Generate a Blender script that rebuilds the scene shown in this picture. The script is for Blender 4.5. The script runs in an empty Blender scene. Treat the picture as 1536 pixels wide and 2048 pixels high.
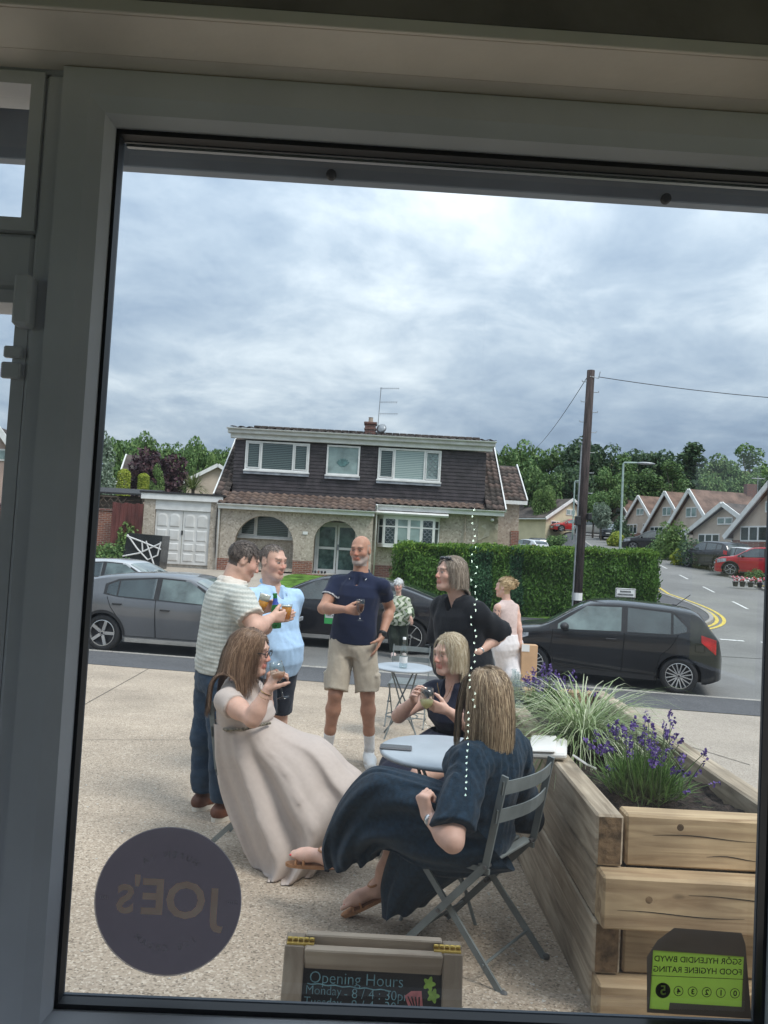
import bpy, bmesh, math, random
import numpy as np
from mathutils import Vector, Matrix
SC = bpy.context.scene
COL = SC.collection
R = math.radians
random.seed(7)
RNG = np.random.default_rng(7)

# ------------------------------------------------------------------ camera
CAM_Z = 1.5
PITCH, ROLL, FPX = R(2.6), R(3.1), 1538.0
F0 = Vector((0, math.cos(PITCH), math.sin(PITCH)))
R0 = Vector((1, 0, 0))
U0 = R0.cross(F0)
RC = R0*math.cos(ROLL) + U0*math.sin(ROLL)
UC = -R0*math.sin(ROLL) + U0*math.cos(ROLL)
cd = bpy.data.cameras.new('camera')
cam = bpy.data.objects.new('camera', cd); COL.objects.link(cam)
m = Matrix((RC, UC, -F0)).transposed().to_4x4()
m.translation = Vector((0, 0, CAM_Z))
cam.matrix_world = m
cd.sensor_fit = 'VERTICAL'; cd.sensor_height = 36.0
cd.lens = 36.0*FPX/2048.0
cd.clip_start = 0.02; cd.clip_end = 5000
SC.camera = cam

def ray(px, py):
    return (F0 + RC*((px-768.0)/FPX) + UC*((1024.0-py)/FPX))
def P(px, py, Y):
    "world point on the sight line of photo pixel (px,py) at distance Y in front of the shop"
    d = ray(px, py); return Vector((0, 0, CAM_Z)) + d*(Y/d.y)
def Pz(px, py, z):
    d = ray(px, py); return Vector((0, 0, CAM_Z)) + d*((z-CAM_Z)/d.z)

# ------------------------------------------------------------------ sky
SUN_EL, SUN_AZ = R(56), R(128)      # azimuth clockwise from +Y (to the right)
W = bpy.data.worlds.new('World'); SC.world = W; W.use_nodes = True
nt = W.node_tree; nt.nodes.clear()
def N(t, **kw):
    n = nt.nodes.new(t)
    for k, v in kw.items(): setattr(n, k, v)
    return n
L = nt.links.new
out = N('ShaderNodeOutputWorld'); bg = N('ShaderNodeBackground')
L(bg.outputs[0], out.inputs[0])
sky = N('ShaderNodeTexSky', sky_type='NISHITA', sun_disc=False)
sky.sun_elevation = SUN_EL; sky.sun_rotation = SUN_AZ
skym = N('ShaderNodeVectorMath', operation='SCALE'); skym.inputs[3].default_value = 0.10
L(sky.outputs[0], skym.inputs[0])
tc = N('ShaderNodeTexCoord'); sep = N('ShaderNodeSeparateXYZ'); L(tc.outputs['Generated'], sep.inputs[0])
def MA(op, a, b=None, c=None):
    n = N('ShaderNodeMath', operation=op)
    for i, v in enumerate((a, b, c)):
        if v is None: continue
        if isinstance(v, (int, float)): n.inputs[i].default_value = v
        else: L(v, n.inputs[i])
    return n.outputs[0]
zc = MA('MAXIMUM', sep.outputs['Z'], 0.0)
den = MA('ADD', zc, 0.24)
cx = MA('DIVIDE', sep.outputs['X'], den); cy = MA('DIVIDE', sep.outputs['Y'], den)
cmb = N('ShaderNodeCombineXYZ'); L(cx, cmb.inputs[0]); L(cy, cmb.inputs[1])
def noise(scale, detail, rough, dist=0.0, off=(0, 0, 0)):
    mp = N('ShaderNodeMapping'); mp.inputs['Location'].default_value = off; L(cmb.outputs[0], mp.inputs[0])
    n = N('ShaderNodeTexNoise'); n.inputs['Scale'].default_value = scale; n.inputs['Detail'].default_value = detail
    n.inputs['Roughness'].default_value = rough; n.inputs['Distortion'].default_value = dist
    L(mp.outputs[0], n.inputs['Vector']); return n.outputs[0]
n1 = noise(1.15, 8, 0.56, 0.35, (3.1, 1.7, 0)); n2 = noise(3.4, 7, 0.6, 0.3, (9.2, 4.4, 2))
cl = MA('ADD', MA('MULTIPLY', n1, 0.62), MA('MULTIPLY', n2, 0.38))
el = N('ShaderNodeMapRange', interpolation_type='SMOOTHSTEP')
el.inputs['From Min'].default_value = 0.05; el.inputs['From Max'].default_value = 0.44; L(sep.outputs['Z'], el.inputs['Value'])
cl2 = MA('ADD', MA('MULTIPLY', MA('SUBTRACT', cl, 0.5), 2.3), MA('ADD', MA('MULTIPLY', el.outputs[0], 0.22), 0.36))
rp = N('ShaderNodeValToRGB'); e = rp.color_ramp.elements
e[0].position = 0.0; e[0].color = (0.155, 0.205, 0.29, 1)
e[1].position = 1.0; e[1].color = (0.80, 0.82, 0.84, 1)
for p_, c_ in ((0.25, (0.235, 0.305, 0.40, 1)), (0.5, (0.36, 0.43, 0.51, 1)), (0.75, (0.56, 0.62, 0.67, 1))):
    x = e.new(p_); x.color = c_
L(cl2, rp.inputs[0])
mix = N('ShaderNodeMix', data_type='RGBA'); mix.inputs[0].default_value = 0.93
L(skym.outputs[0], mix.inputs[6]); L(rp.outputs[0], mix.inputs[7])
L(mix.outputs[2], bg.inputs[0])
L(MA('MULTIPLY', MA('ADD', MA('MULTIPLY', zc, 2.0), 1.0), 0.62), bg.inputs[1])      # an overcast sky brightens evenly towards the zenith

# ------------------------------------------------------------------ sun, exposure
sd = bpy.data.lights.new('sun', 'SUN'); sd.energy = 1.5; sd.angle = R(20); sd.color = (1.0, 0.96, 0.9)
sun = bpy.data.objects.new('sun', sd); COL.objects.link(sun)
sdir = Vector((math.sin(SUN_AZ)*math.cos(SUN_EL), math.cos(SUN_AZ)*math.cos(SUN_EL), math.sin(SUN_EL)))
sun.rotation_euler = sdir.to_track_quat('Z', 'Y').to_euler()
sun.location = (0, 0, 30)
vs = SC.view_settings
vs.view_transform = 'Standard'; vs.look = 'None'; vs.exposure = 0.88; vs.gamma = 1.0; vs.use_curve_mapping = False
SC.render.engine = 'CYCLES'
cy_ = SC.cycles
cy_.max_bounces = 8; cy_.diffuse_bounces = 4; cy_.glossy_bounces = 4; cy_.transmission_bounces = 6; cy_.transparent_max_bounces = 16
cy_.use_denoising = True; cy_.sample_clamp_indirect = 4.0; cy_.caustics_reflective = False; cy_.caustics_refractive = False

# ------------------------------------------------------------------ materials
MATS = {}
def _set(b, k, v):
    if k in b.inputs: b.inputs[k].default_value = v
def M(name, col, rough=0.6, var=0.12, scale=6.0, bump=0.0, bscale=60.0, metal=0.0, spec=0.5, coat=0.0, detail=5.0, col2=None, trans=0.0, alpha=1.0, stretch=None, sheen=0.0, sss=0.0, attr=None, emit=None, estr=0.0, ior=1.45):
    """procedural principled material: base colour broken up by noise, with fine bump"""
    if name in MATS: return MATS[name]
    mt = bpy.data.materials.new(name); mt.use_nodes = True; MATS[name] = mt
    t = mt.node_tree; b = t.nodes['Principled BSDF']
    _set(b, 'Roughness', rough); _set(b, 'Metallic', metal); _set(b, 'Specular IOR Level', spec)
    _set(b, 'Coat Weight', coat); _set(b, 'Coat Roughness', 0.05); _set(b, 'Transmission Weight', trans); _set(b, 'Alpha', alpha); _set(b, 'IOR', ior)
    _set(b, 'Sheen Weight', sheen)
    if sss: _set(b, 'Subsurface Weight', sss); _set(b, 'Subsurface Radius', (0.012, 0.005, 0.003)); _set(b, 'Subsurface Scale', 1.0)
    if emit: _set(b, 'Emission Color', (*emit, 1)); _set(b, 'Emission Strength', estr)
    co = t.nodes.new('ShaderNodeTexCoord'); vec = co.outputs['Object']
    if stretch:
        mp = t.nodes.new('ShaderNodeMapping'); mp.inputs['Scale'].default_value = stretch
        t.links.new(vec, mp.inputs[0]); vec = mp.outputs[0]
    nz = t.nodes.new('ShaderNodeTexNoise'); nz.inputs['Scale'].default_value = scale; nz.inputs['Detail'].default_value = detail
    t.links.new(vec, nz.inputs['Vector'])
    c2 = col2 or tuple(max(0, min(1, c*(1-2*var))) for c in col)
    c1 = col if col2 else tuple(max(0, min(1, c*(1+var*1.2))) for c in col)
    if attr:
        at = t.nodes.new('ShaderNodeAttribute'); at.attribute_name = attr
        mm = t.nodes.new('ShaderNodeMix'); mm.data_type = 'RGBA'; mm.blend_type = 'MULTIPLY'; mm.inputs[0].default_value = 1.0
        mr = t.nodes.new('ShaderNodeMapRange'); mr.inputs[3].default_value = 1-var; mr.inputs[4].default_value = 1+var; mr.inputs[1].default_value = .3; mr.inputs[2].default_value = .7
        t.links.new(nz.outputs[0], mr.inputs[0])
        t.links.new(at.outputs['Color'], mm.inputs[6]); t.links.new(mr.outputs[0], mm.inputs[7]); t.links.new(mm.outputs[2], b.inputs['Base Color'])
    else:
        rpn = t.nodes.new('ShaderNodeValToRGB'); el_ = rpn.color_ramp.elements
        el_[0].position = 0.32; el_[0].color = (*c2, 1); el_[1].position = 0.68; el_[1].color = (*c1, 1)
        t.links.new(nz.outputs[0], rpn.inputs[0]); t.links.new(rpn.outputs[0], b.inputs['Base Color'])
    if bump:
        n2_ = t.nodes.new('ShaderNodeTexNoise'); n2_.inputs['Scale'].default_value = bscale; n2_.inputs['Detail'].default_value = 3
        t.links.new(vec, n2_.inputs['Vector'])
        bp = t.nodes.new('ShaderNodeBump'); bp.inputs['Strength'].default_value = min(1, bump); bp.inputs['Distance'].default_value = 0.01
        t.links.new(n2_.outputs[0], bp.inputs['Height']); t.links.new(bp.outputs[0], b.inputs['Normal'])
    return mt

def pane_mat(name, tint=(0.96, 0.98, 0.97), rough=0.0, ior=1.5, mirror=1.0):
    "thin clear pane: transparent with fresnel reflection"
    if name in MATS: return MATS[name]
    mt = bpy.data.materials.new(name); mt.use_nodes = True; MATS[name] = mt
    t = mt.node_tree; t.nodes.clear()
    o = t.nodes.new('ShaderNodeOutputMaterial'); mx = t.nodes.new('ShaderNodeMixShader')
    tr = t.nodes.new('ShaderNodeBsdfTransparent'); tr.inputs[0].default_value = (*tint, 1)
    gl = t.nodes.new('ShaderNodeBsdfGlossy'); gl.inputs['Roughness'].default_value = rough
    fr = t.nodes.new('ShaderNodeLayerWeight'); fr.inputs[0].default_value = .5      # Schlick's curve, alike on both faces
    pw = t.nodes.new('ShaderNodeMath'); pw.operation = 'POWER'; pw.inputs[1].default_value = 5.0; t.links.new(fr.outputs['Facing'], pw.inputs[0])
    ml = t.nodes.new('ShaderNodeMath'); ml.operation = 'MULTIPLY_ADD'; ml.inputs[1].default_value = min(1.0, .96*mirror)*.9; ml.inputs[2].default_value = .04*mirror
    t.links.new(pw.outputs[0], ml.inputs[0]); t.links.new(ml.outputs[0], mx.inputs[0])
    t.links.new(tr.outputs[0], mx.inputs[1]); t.links.new(gl.outputs[0], mx.inputs[2]); t.links.new(mx.outputs[0], o.inputs[0])
    return mt

# ------------------------------------------------------------------ objects and meshes
ROOTM = {}
def tag(o, label=None, cat=None, group=None, kind=None):
    if label: o['label'] = label
    if cat: o['category'] = cat
    if group: o['group'] = group
    if kind: o['kind'] = kind
    return o
def thing(name, label, cat, loc=(0, 0, 0), rz=0.0, group=None):
    o = bpy.data.objects.new(name, None); COL.objects.link(o)
    o.empty_display_size = 0.1
    o.location = loc; o.rotation_euler = (0, 0, rz)
    ROOTM[o.name] = Matrix.Translation(Vector(loc)) @ Matrix.Rotation(rz, 4, 'Z')
    return tag(o, label, cat, group)
def link_mesh(name, me, mat, parent=None):
    o = bpy.data.objects.new(name, me); COL.objects.link(o)
    if mat is not None:
        for mm in (mat if isinstance(mat, (list, tuple)) else [mat]): me.materials.append(mm)
    if parent is not None: o.parent = parent; ROOTM[o.name] = ROOTM.get(parent.name, Matrix())
    return o
def inst(o_src, name, parent=None, loc=(0, 0, 0), rot=(0, 0, 0), sc=(1, 1, 1)):
    o = bpy.data.objects.new(name, o_src.data if hasattr(o_src, 'data') else o_src); COL.objects.link(o)
    if parent is not None: o.parent = parent
    o.location = loc; o.rotation_euler = rot; o.scale = sc
    return o
def copy_tree(o, parent=None, **kw):
    c = o.copy(); COL.objects.link(c)
    if parent is not None: c.parent = parent
    for ch in o.children: copy_tree(ch, c)
    for k, v in kw.items(): c[k] = v
    return c
class MB:
    def __init__(s): s.v = []; s.f = []; s.mi = []; s.cur = 0
    def add(s, vs_, fs_):
        n = len(s.v); s.v.extend([tuple(v) for v in vs_]); s.f.extend([tuple(i+n for i in f) for f in fs_]); s.mi.extend([s.cur]*len(fs_)); return s
    def quad(s, *p): return s.add(p, [tuple(range(len(p)))])
    def box(s, lo, hi, c=0.0, T=None):
        (x0, y0, z0), (x1, y1, z1) = lo, hi
        if c <= 0:
            v = [(x, y, z) for z in (z0, z1) for y in (y0, y1) for x in (x0, x1)]
            f = [(0, 2, 3, 1), (4, 5, 7, 6), (0, 1, 5, 4), (2, 6, 7, 3), (0, 4, 6, 2), (1, 3, 7, 5)]
        else:
            v = []; idx = {}
            for a, x in enumerate((x0, x1)):
                for b_, y in enumerate((y0, y1)):
                    for d, z in enumerate((z0, z1)):
                        sx, sy, sz = (1, -1)[a], (1, -1)[b_], (1, -1)[d]
                        for k, q in enumerate(((x, y+sy*c, z+sz*c), (x+sx*c, y, z+sz*c), (x+sx*c, y+sy*c, z))):
                            idx[(a, b_, d, k)] = len(v); v.append(q)
            I = idx; f = []
            for a in (0, 1):
                q = [I[(a, 0, 0, 0)], I[(a, 1, 0, 0)], I[(a, 1, 1, 0)], I[(a, 0, 1, 0)]]; f.append(tuple(q if a else q[::-1]))
                q = [I[(0, a, 0, 1)], I[(1, a, 0, 1)], I[(1, a, 1, 1)], I[(0, a, 1, 1)]]; f.append(tuple(q if not a else q[::-1]))
                q = [I[(0, 0, a, 2)], I[(1, 0, a, 2)], I[(1, 1, a, 2)], I[(0, 1, a, 2)]]; f.append(tuple(q if a else q[::-1]))
            for a in (0, 1):
                for b_ in (0, 1):
                    f.append((I[(a, b_, 0, 0)], I[(a, b_, 1, 0)], I[(a, b_, 1, 1)], I[(a, b_, 0, 1)]))
                    f.append((I[(a, 0, b_, 0)], I[(a, 1, b_, 0)], I[(a, 1, b_, 2)], I[(a, 0, b_, 2)]))
                    f.append((I[(0, a, b_, 1)], I[(1, a, b_, 1)], I[(1, a, b_, 2)], I[(0, a, b_, 2)]))
                    for d in (0, 1): f.append((I[(a, b_, d, 0)], I[(a, b_, d, 1)], I[(a, b_, d, 2)]))
        if T is not None: v = [tuple(T @ Vector(q)) for q in v]
        return s.add(v, f)
    def bar(s, a, b, w, h, up=(0, 0, 1), c=0.0, roll=0.0):
        "box beam from a to b, w across, h along up"
        a = Vector(a); b = Vector(b); d = b-a; ln = d.length; d.normalize(); u = Vector(up)
        if abs(d.dot(u)) > 0.98: u = Vector((0, 1, 0)) if abs(d.y) < 0.9 else Vector((1, 0, 0))
        r = d.cross(u).normalized(); u = r.cross(d)
        T = Matrix((r, d, u)).transposed().to_4x4(); T.translation = a
        return s.box((-w/2, 0, -h/2), (w/2, ln, h/2), c, T)
    def tube(s, pts, r, n=8, cap=True):
        pts = [Vector(p) for p in pts]; rr = r if isinstance(r, (list, tuple)) else [r]*len(pts)
        prev = None; rings = []
        for i, p in enumerate(pts):
            d = (pts[min(i+1, len(pts)-1)]-pts[max(i-1, 0)]).normalized()
            if prev is None:
                q = Vector((0, 0, 1)) if abs(d.z) < 0.9 else Vector((1, 0, 0)); prev = d.cross(q).normalized()
            prev = (prev - d*prev.dot(d)).normalized(); w = d.cross(prev)
            rings.append([p + (prev*math.cos(2*math.pi*k/n) + w*math.sin(2*math.pi*k/n))*rr[i] for k in range(n)])
        v = [q for rg in rings for q in rg]; f = []
        for i in range(len(rings)-1):
            for k in range(n): f.append((i*n+k, i*n+(k+1) % n, (i+1)*n+(k+1) % n, (i+1)*n+k))
        if cap: f.append(tuple(range(n))[::-1]); f.append(tuple(range((len(rings)-1)*n, len(rings)*n)))
        return s.add(v, f)
    def lathe(s, prof, n=20, T=None, closed=False):
        v = []; f = []; m_ = len(prof)
        for (r, z) in prof:
            for k in range(n): v.append(Vector((r*math.cos(2*math.pi*k/n), r*math.sin(2*math.pi*k/n), z)))
        for i in range(m_-1):
            for k in range(n): f.append((i*n+k, i*n+(k+1) % n, (i+1)*n+(k+1) % n, (i+1)*n+k))
        if closed: f.append(tuple(range(n))[::-1]); f.append(tuple(range((m_-1)*n, m_*n)))
        if T is not None: v = [T @ q for q in v]
        return s.add(v, f)
    def prism(s, poly, d):
        "extrude a closed polygon of 3D points by vector d"
        n = len(poly); d = Vector(d); a = [Vector(p) for p in poly]; b = [p+d for p in a]
        f = [tuple(range(n))[::-1], tuple(range(n, 2*n))]
        f += [(i, (i+1) % n, n+(i+1) % n, n+i) for i in range(n)]
        return s.add(a+b, f)
    def ell(s, c, r, n=14, mrings=8, T=None):
        v = []; f = []
        for i in range(mrings+1):
            th = math.pi*i/mrings
            for k in range(n):
                ph = 2*math.pi*k/n; q = Vector((r[0]*math.sin(th)*math.cos(ph), r[1]*math.sin(th)*math.sin(ph), r[2]*math.cos(th)))
                if T is not None: q = T @ q
                v.append(q+Vector(c))
        for i in range(mrings):
            for k in range(n): f.append((i*n+k, (i+1)*n+k, (i+1)*n+(k+1) % n, i*n+(k+1) % n))
        return s.add(v, f)
    def mesh(s, name, parent=None, smooth=False, world=True):
        me = bpy.data.meshes.new(name)
        v = s.v
        if world and parent is not None and parent.name in ROOTM:
            inv = ROOTM[parent.name].inverted(); v = [tuple(inv @ Vector(q)) for q in v]
        me.from_pydata(v, [], s.f); 
        if any(s.mi): me.polygons.foreach_set('material_index', s.mi)
        if smooth: me.polygons.foreach_set('use_smooth', [True]*len(me.polygons))
        me.update(); return me
    def build(s, name, mat, parent=None, smooth=False, world=True, fixn=True):
        me = s.mesh(name, parent, smooth, world)
        if fixn:
            bm = bmesh.new(); bm.from_mesh(me); bmesh.ops.recalc_face_normals(bm, faces=bm.faces); bm.to_mesh(me); bm.free()
        return link_mesh(name, me, mat, parent)
def auto_smooth(o, ang=35):
    me = o.data
    me.polygons.foreach_set('use_smooth', [True]*len(me.polygons))
    bm = bmesh.new(); bm.from_mesh(me)
    for e_ in bm.edges:
        e_.smooth = not (len(e_.link_faces) == 2 and e_.calc_face_angle(0) > R(ang))
    bm.to_mesh(me); bm.free(); return o
def fill_poly(poly2, to3, name, mat, parent, world=True, holes=(), sub=0):
    "flat polygon (with holes) in 2D, triangulated, each corner lifted by to3(x,y)"
    import mathutils
    loops = [poly2]+list(holes)
    tris = mathutils.geometry.tessellate_polygon([[Vector((p[0], p[1], 0)) for p in lp] for lp in loops])
    pts = [p for lp in loops for p in lp]
    b = MB(); b.add([to3(*p) for p in pts], [tuple(t_) for t_ in tris]); return b.build(name, mat, parent, world=world)
def text_mesh(body, size, bold=0.0, align='CENTER', extrude=0.0, space=1.0):
    "lettering as flat geometry in the xy plane"
    cu = bpy.data.curves.new('lettering', 'FONT'); cu.body = body; cu.size = size; cu.align_x = align; cu.align_y = 'CENTER'
    cu.extrude = extrude; cu.offset = bold; cu.resolution_u = 3; cu.space_character = space
    ob = bpy.data.objects.new('lettering', cu); COL.objects.link(ob)
    dg = bpy.context.evaluated_depsgraph_get(); me = bpy.data.meshes.new_from_object(ob.evaluated_get(dg))
    bpy.data.objects.remove(ob); bpy.data.curves.remove(cu); return me

# ================================================================== the ground
A8 = R(7.4)
EN = Vector((math.sin(A8), math.cos(A8), 0)); EE = Vector((math.cos(A8), -math.sin(A8), 0))
def ss(a, b, x):
    t = max(0.0, min(1.0, (x-a)/(b-a))); return t*t*(3-2*t)
def kerb_x(y): return 11.2+0.18*(y-31.6)          # left kerb of the side road
def ZT(x, y):
    n = x*EN.x + y*EN.y
    if n < 12.8: z = -0.045*n
    elif n < 21.0: z = -0.645+0.03*math.sin((n-12.8)/8.2*math.pi)
    else:
        z = -0.50+0.04*(n-21.0)
        if n > 23.6: z = -0.396+0.62*ss(23.6, 29.5, n)
    if y > 31: z += 0.03*(min(y, 110)-31)
    zs = -0.6+0.075*(y-20.0)
    if n > 21:
        w = ss(-3.5, -0.3, x-kerb_x(y)) if y > 20 else 0
        z = z*(1-w)+zs*w
    if y > 110: z += 0.11*(min(y, 260)-110)
    if x < -9 and y > 24: z += 0.02*min(-9-x, 20)
    return z
def RW(e, n): 
    p = EE*e+EN*n; return p.x, p.y
def sheet(name, us, vs_, xy, off, mat, kind='structure', zf=None, parent=None):
    b = MB(); nu, nv = len(us), len(vs_)
    for v in vs_:
        for u in us:
            x, y = xy(u, v); b.v.append((x, y, (zf or ZT)(x, y)+off))
    b.f = [(j*nu+i, j*nu+i+1, (j+1)*nu+i+1, (j+1)*nu+i) for j in range(nv-1) for i in range(nu-1)]
    b.mi = [0]*len(b.f)
    o = b.build(name, mat, parent, smooth=True, fixn=False)
    if kind and parent is None: o['kind'] = kind
    return o
def lin(a, b, n): return [a+(b-a)*i/(n-1) for i in range(n)]

def ground_mat(name, base, dark, light, cell, big=0.5, rough=0.85, bump=0.5, mixamt=0.5, joint=None, crack=0.0):
    "speckled mineral surface: stones of a cell size, broad stains"
    if name in MATS: return MATS[name]
    mt = bpy.data.materials.new(name); mt.use_nodes = True; MATS[name] = mt
    t = mt.node_tree; b = t.nodes['Principled BSDF']; b.inputs['Roughness'].default_value = rough; b.inputs['Specular IOR Level'].default_value = 0.25
    co = t.nodes.new('ShaderNodeTexCoord')
    vo = t.nodes.new('ShaderNodeTexVoronoi'); vo.inputs['Scale'].default_value = cell; t.links.new(co.outputs['Object'], vo.inputs['Vector'])
    sp = t.nodes.new('ShaderNodeSeparateColor'); t.links.new(vo.outputs['Color'], sp.inputs[0])
    rp_ = t.nodes.new('ShaderNodeValToRGB'); el_ = rp_.color_ramp.elements
    el_[0].position = 0.0; el_[0].color = (*dark, 1); el_[1].position = 1.0; el_[1].color = (*light, 1)
    for p_ in (0.28, 0.72): x = el_.new(p_); x.color = (*base, 1)
    t.links.new(sp.outputs[0], rp_.inputs[0])
    n1_ = t.nodes.new('ShaderNodeTexNoise'); n1_.inputs['Scale'].default_value = big; n1_.inputs['Detail'].default_value = 8; n1_.inputs['Roughness'].default_value = .65
    t.links.new(co.outputs['Object'], n1_.inputs['Vector'])
    mr = t.nodes.new('ShaderNodeMapRange'); mr.inputs[1].default_value = .3; mr.inputs[2].default_value = .7; mr.inputs[3].default_value = 1-mixamt; mr.inputs[4].default_value = 1+mixamt*.45
    t.links.new(n1_.outputs[0], mr.inputs[0])
    mm = t.nodes.new('ShaderNodeMix'); mm.data_type = 'RGBA'; mm.blend_type = 'MULTIPLY'; mm.inputs[0].default_value = 1
    t.links.new(rp_.outputs[0], mm.inputs[6]); t.links.new(mr.outputs[0], mm.inputs[7]); t.links.new(mm.outputs[2], b.inputs['Base Color'])
    bp = t.nodes.new('ShaderNodeBump'); bp.inputs['Strength'].default_value = bump; bp.inputs['Distance'].default_value = 0.006
    t.links.new(vo.outputs['Distance'], bp.inputs['Height']); t.links.new(bp.outputs[0], b.inputs['Normal'])
    return mt
m_agg = ground_mat('exposed aggregate', (.425, .345, .265), (.20, .16, .12), (.62, .53, .43), 120, 0.9, bump=0.5, mixamt=.30)
m_agg2 = ground_mat('old concrete', (.37, .32, .265), (.24, .2, .165), (.50, .45, .385), 110, 0.7, bump=0.35, mixamt=.2)
m_asph = ground_mat('footway asphalt', (.10, .10, .105), (.05, .05, .055), (.19, .19, .19), 140, 0.8, bump=0.3, mixamt=.25)
m_road = ground_mat('road asphalt', (.19, .187, .18), (.12, .12, .117), (.29, .285, .27), 120, 0.35, bump=0.25, mixamt=.28)
m_kerb = ground_mat('kerb concrete', (.34, .32, .29), (.2, .19, .17), (.48, .46, .42), 60, 2.0, bump=0.3, mixamt=.3)
m_rubble = ground_mat('broken kerb edge', (.3, .28, .24), (.14, .13, .11), (.45, .42, .37), 26, 2.5, bump=0.9, mixamt=.4)
m_lawn = M('lawn grass', (.10, .19, .035), .9, .35, 2.2, bump=1.0, bscale=90, spec=.1, detail=10)
m_earth = M('verge earth', (.16, .17, .08), .95, .4, .35, bump=.6, bscale=12, spec=.1)
m_slab = M('pale concrete strip', (.55, .52, .47), .85, .12, 8, bump=.3, bscale=120)
m_yel = M('yellow road paint', (.62, .47, .07), .6, .18, 14, bump=.1)
m_wht = M('worn white road paint', (.62, .62, .6), .7, .22, 10)

ys = [-60, -20, -6, 0, 3, 6, 9, 11, 12.8, 15, 18, 20, 21, 22, 23.6, 25, 27, 29, 31, 33, 36, 40, 46, 54, 64, 78, 95, 110, 130, 160, 200, 260, 400, 900, 2500]
xs = [-2000, -600, -250, -120, -70, -45, -30, -20, -14, -10, -7, -4, -2, 0, 2, 4, 6, 8, 10, 12, 14, 16, 19, 22, 26, 31, 38, 48, 62, 90, 140, 300, 700, 2000]
def ground_z(x, y):
    return ZT(x, y)-(0.16 if y < 33.5 else (0.10 if y < 110 and abs(x) < 80 else 0.0))
sheet('ground', xs, ys, lambda u, v: (u, v), 0.0, m_earth, zf=ground_z)
sheet('patio', lin(-14, 1.75, 20), lin(0.9, 11.0, 30), RW, 0.0, m_agg)
sheet('forecourt', lin(1.756, 16, 18), lin(0.9, 11.0, 30), RW, -0.002, m_agg2)
# pale concrete strips laid across the forecourt
for e0, n0, e1, n1_ in ((2.35, 5.05, 6.5, 5.75), (3.9, 7.6, 7.5, 8.1)):
    sheet('concrete_strip', lin(e0, e1, 8), lin(n0, n1_, 3), RW, 0.004, m_slab)
sheet('footway', lin(-40, 40, 80), lin(11.006, 12.7, 5), RW, 0.004, m_asph)
b = MB()
for i in range(90):
    e0 = -41+i*0.91
    for z0 in (0,):
        p0 = EE*e0+EN*12.70; p1 = EE*(e0+0.9)+EN*12.70; q = EN*0.12
        za = ZT(p0.x, p0.y)+0.006
        b.prism([(*p0.xy, -0.75), (*p1.xy, -0.75), (*(p1+q).xy, -0.75), (*(p0+q).xy, -0.75)], (0, 0, za+0.75))
b.build('kerb', m_kerb)['kind'] = 'structure'
sheet('road', lin(-90, 90, 90), lin(12.815, 21.0, 9), RW, 0.0, m_road)
sheet('gutter_strip', lin(-40, 40, 60), lin(12.825, 13.25, 3), lambda u, v: RW(u, v+0.05*math.sin(u*2.1)+0.04*math.sin(u*5.3)), 0.006, m_rubble)
# far side: kerb, footway, garden
b = MB()
for i in range(60):
    e0 = -46+i*0.91
    if e0 > 4.9: break
    p0 = EE*e0+EN*21.0; p1 = EE*(e0+0.9)+EN*21.0; q = EN*0.13
    b.prism([(*p0.xy, -0.75), (*p1.xy, -0.75), (*(p1+q).xy, -0.75), (*(p0+q).xy, -0.75)], (0, 0, 0.26))
b.build('far_kerb', m_kerb)['kind'] = 'structure'
sheet('far_footway', lin(-46, 5.6, 50), lin(21.13, 23.7, 5), RW, 0.01, m_asph)
sheet('lawn', lin(-7.4, 6.0, 24), lin(23.7, 31.5, 18), RW, 0.004, m_lawn)
sheet('driveway', lin(-17.5, -7.4, 16), lin(23.7, 31.5, 16), RW, 0.002, m_agg2)
# side road climbing away to the right
def SRD(u, v): return kerb_x(v)+u, v
sheet('side_road', lin(-0.0, 5.3, 6), lin(26.0, 112, 60), SRD, 0.012, m_road)
b = MB()
sheet('junction', lin(7.0, 40, 24), lin(18.0, 27.2, 14), lambda u, v: (u, v), 0.009, m_road)
def kerb_line(name, off, y0, y1, w, h, mat):
    b = MB(); ys_ = lin(y0, y1, int((y1-y0)/0.95)+1)
    for a_, b_ in zip(ys_[:-1], ys_[1:]):
        xa, xb = kerb_x(a_)+off, kerb_x(b_)+off
        za, zb = ZT(xa, a_), ZT(xb, b_)
        vv = [(xa, a_+.008, za-.2), (xa+w, a_+.008, za-.2), (xb+w, b_-.008, zb-.2), (xb, b_-.008, zb-.2), (xa, a_+.008, za+h), (xa+w, a_+.008, za+h), (xb+w, b_-.008, zb+h), (xb, b_-.008, zb+h)]
        b.add(vv, [(0, 3, 2, 1), (4, 5, 6, 7), (0, 1, 5, 4), (1, 2, 6, 5), (2, 3, 7, 6), (3, 0, 4, 7)])
    o = b.build(name, mat); o['kind'] = 'structure'; return o
kerb_line('side_kerb_left', -0.13, 34.4, 108, 0.13, 0.10, m_kerb)
kerb_line('side_kerb_right', 5.3, 27, 108, 0.14, 0.10, m_kerb)
sheet('side_footway_right', lin(5.44, 7.3, 4), lin(27, 108, 60), SRD, 0.10, m_asph)
sheet('side_drives', lin(7.3, 34, 12), lin(27, 108, 50), SRD, 0.06, m_agg2)
sheet('side_footway_left', lin(-1.9, -0.13, 4), lin(34.4, 108, 60), SRD, 0.09, m_asph)
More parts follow.
